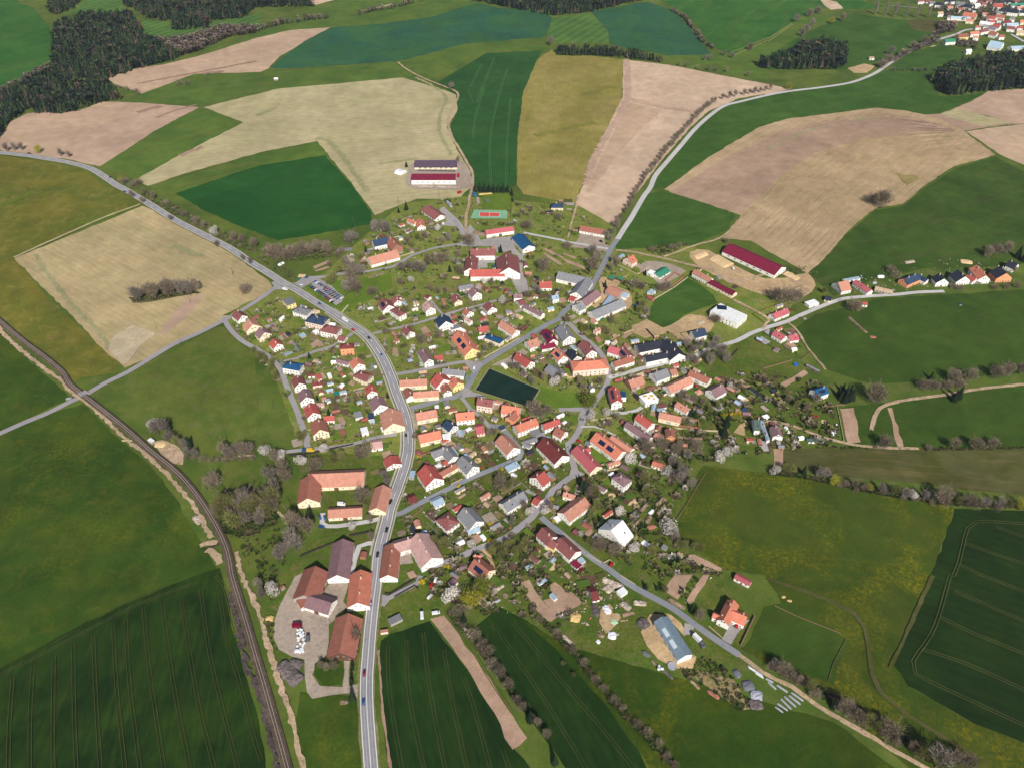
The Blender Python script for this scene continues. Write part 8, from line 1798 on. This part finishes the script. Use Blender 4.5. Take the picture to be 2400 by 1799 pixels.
# outbuildings behind the houses
def outbuilding(i, c, ux, uy, hl, w, nm):
    rg = random.Random(i * 7 + 5)
    for t_ in range(14):
        a = rg.choice((-1, 1)) * rg.uniform(.3, 1) * (hl + 7); b = rg.choice((-1, 1)) * (w + rg.uniform(4.5, 13)); q = c + ux * a + uy * b
        if near_b(q.x, q.y, -1, 3.0) or not clear(q.x, q.y) or (np.hypot(RP[:, 0] - q.x, RP[:, 1] - q.y) < RP[:, 2] + 3).any() or not field_ok(q.x, q.y): continue
        L, W_, h = rg.uniform(3.4, 7.5), rg.uniform(2.6, 4.4), rg.uniform(2.1, 2.8); rc = rg.choice(['gy', 'br', 'mr', 'lb', 'sa', 'pu', 'bg', 'gy', 'rd', 'dk', 'wh']); wc = rg.choice('wcpgbd')
        BC.append((q.x, q.y, L / 1.6))
        lab = '%s-roofed small shed near the %s' % (ROOF[rc][0], nm); lab = ' '.join(lab.split()[:16])
        if lab in USED: return
        r = empty('shed', (q.x, q.y, 0), math.atan2(ux.y, ux.x) + rg.choice((0, math.pi / 2)) + rg.uniform(-.15, .15), uniq(lab), 'shed', 'small sheds in the gardens')
        l, v, pk = L / 2, W_ / 2, h + rg.choice((.4, W_ * .32, W_ * .32)); o = .2
        mesh_obj('wall', [(-l, -v, 0), (l, -v, 0), (l, v, 0), (-l, v, 0), (-l, -v, h), (l, -v, h), (l, v, h), (-l, v, h), (-l, 0, pk - .05), (l, 0, pk - .05)], [[0, 1, 5, 4], [2, 3, 7, 6], [1, 2, 6, 9, 5], [3, 0, 4, 8, 7]], WM[wc], r)
        l += o; v += o; mesh_obj('roof', [(-l, -v, h - .05), (l, -v, h - .05), (l, 0, pk), (-l, 0, pk), (l, v, h - .05), (-l, v, h - .05)], [[0, 1, 2, 3], [3, 2, 4, 5]], RM[rc], r)
        inst('door', ME_door, r, (0, -W_ / 2 - .02, 0), 0, (.9, .1, 1.9))
        return
for rnd_ in (0, 999):
    for i, (c, ux, uy, hl, w, nm, kind) in enumerate(PLOTS):
        if kind in ('house', 'farm') and field_ok(c.x, c.y): outbuilding(i + rnd_, c, ux, uy, hl, w, nm)
# little clutter of the yards and gardens that nobody could count
def clutter(s, n, label, clump=-.1):
    P = pts(s); rg = random.Random(n + 1); V = []; Fc = []
    for (x, y) in scatter(P, n, rg):
        if mn.noise(Vector((x / 9., y / 9., 9))) < clump or not clear(x, y): continue
        a = rg.uniform(0, 3.14); w, l, h = rg.uniform(.2, .7), rg.uniform(.4, 1.7), rg.uniform(.15, .8); b = len(V); ca, sa = math.cos(a), math.sin(a)
        for z in (0, h):
            for (u, v) in ((-l / 2, -w / 2), (l / 2, -w / 2), (l / 2, w / 2), (-l / 2, w / 2)): V.append((x + u * ca - v * sa, y + u * sa + v * ca, z + .1))
        Fc += [[b + i for i in f] for f in ([4, 5, 6, 7], [0, 1, 5, 4], [1, 2, 6, 5], [2, 3, 7, 6], [3, 0, 4, 7])]
    tag(mesh_obj('garden_clutter', V, Fc, M_cl), label, None, None, 'stuff')
M_cl = leaf_mat('clutter_mix', [(196, 190, 180), (130, 116, 96), (108, 96, 76), (176, 150, 128), (120, 96, 80), (206, 188, 166), (150, 148, 150), (180, 92, 74), (90, 86, 84), (230, 228, 224), (100, 130, 150)], 1.)
clutter('W 500,690 600,640 640,650 760,760 800,860 850,960 680,965 600,830', 520, 'small things lying in the left gardens')
clutter('W 700,600 820,500 900,440 1000,430 1250,450 1320,530 1300,640 1200,720 1000,800 860,800 760,680', 800, 'small things lying in the upper village', 0)
clutter('W 1290,560 1480,620 1500,800 1480,900 1300,940 1100,900 1140,760 1260,660', 750, 'small things lying in the middle village', -.05)
clutter('W 900,880 1230,880 1260,1020 1150,1130 1000,1200 860,1130 880,980', 600, 'small things lying south of the pond')
clutter('W 1240,1020 1480,900 1600,800 1780,830 1820,960 1500,1000 1450,1140 1560,1240 1480,1290 1280,1180', 520, 'small things lying in the lower right gardens', 0)
clutter('W 870,1130 1150,1140 1300,1260 1260,1340 1050,1330 930,1280', 320, 'small things lying in the lower gardens', 0)
clutter('W 1200,1240 1320,1240 1360,1330 1330,1380 1260,1350', 160, 'small things lying in the junk yard', -1)
clutter('W 1880,580 1990,560 2200,560 2200,625 1990,625 1800,640', 220, 'small things lying by the right hand houses', -.2)
# ---------------------------------------------------------------- haze
def haze():
    x0, x1, y0, y1, z0, z1 = -5900, 5900, -1900, 9900, -1.5, CAM_H + 25
    V = [(x, y, z) for z in (z0, z1) for (x, y) in ((x0, y0), (x1, y0), (x1, y1), (x0, y1))]
    Fc = [[0, 3, 2, 1], [4, 5, 6, 7], [0, 1, 5, 4], [1, 2, 6, 5], [2, 3, 7, 6], [3, 0, 4, 7]]
    m = bpy.data.materials.new('haze_air'); m.use_nodes = True; t = m.node_tree
    for n in list(t.nodes): t.nodes.remove(n)
    o = t.nodes.new('ShaderNodeOutputMaterial'); v = t.nodes.new('ShaderNodeVolumePrincipled')
    v.inputs['Color'].default_value = (.72, .82, 1, 1); v.inputs['Density'].default_value = HAZE_D; v.inputs['Anisotropy'].default_value = .2
    t.links.new(v.outputs[0], o.inputs['Volume'])
    tag(mesh_obj('haze', V, Fc, m), None, None, None, 'stuff')
HAZE_D = .000036
haze()
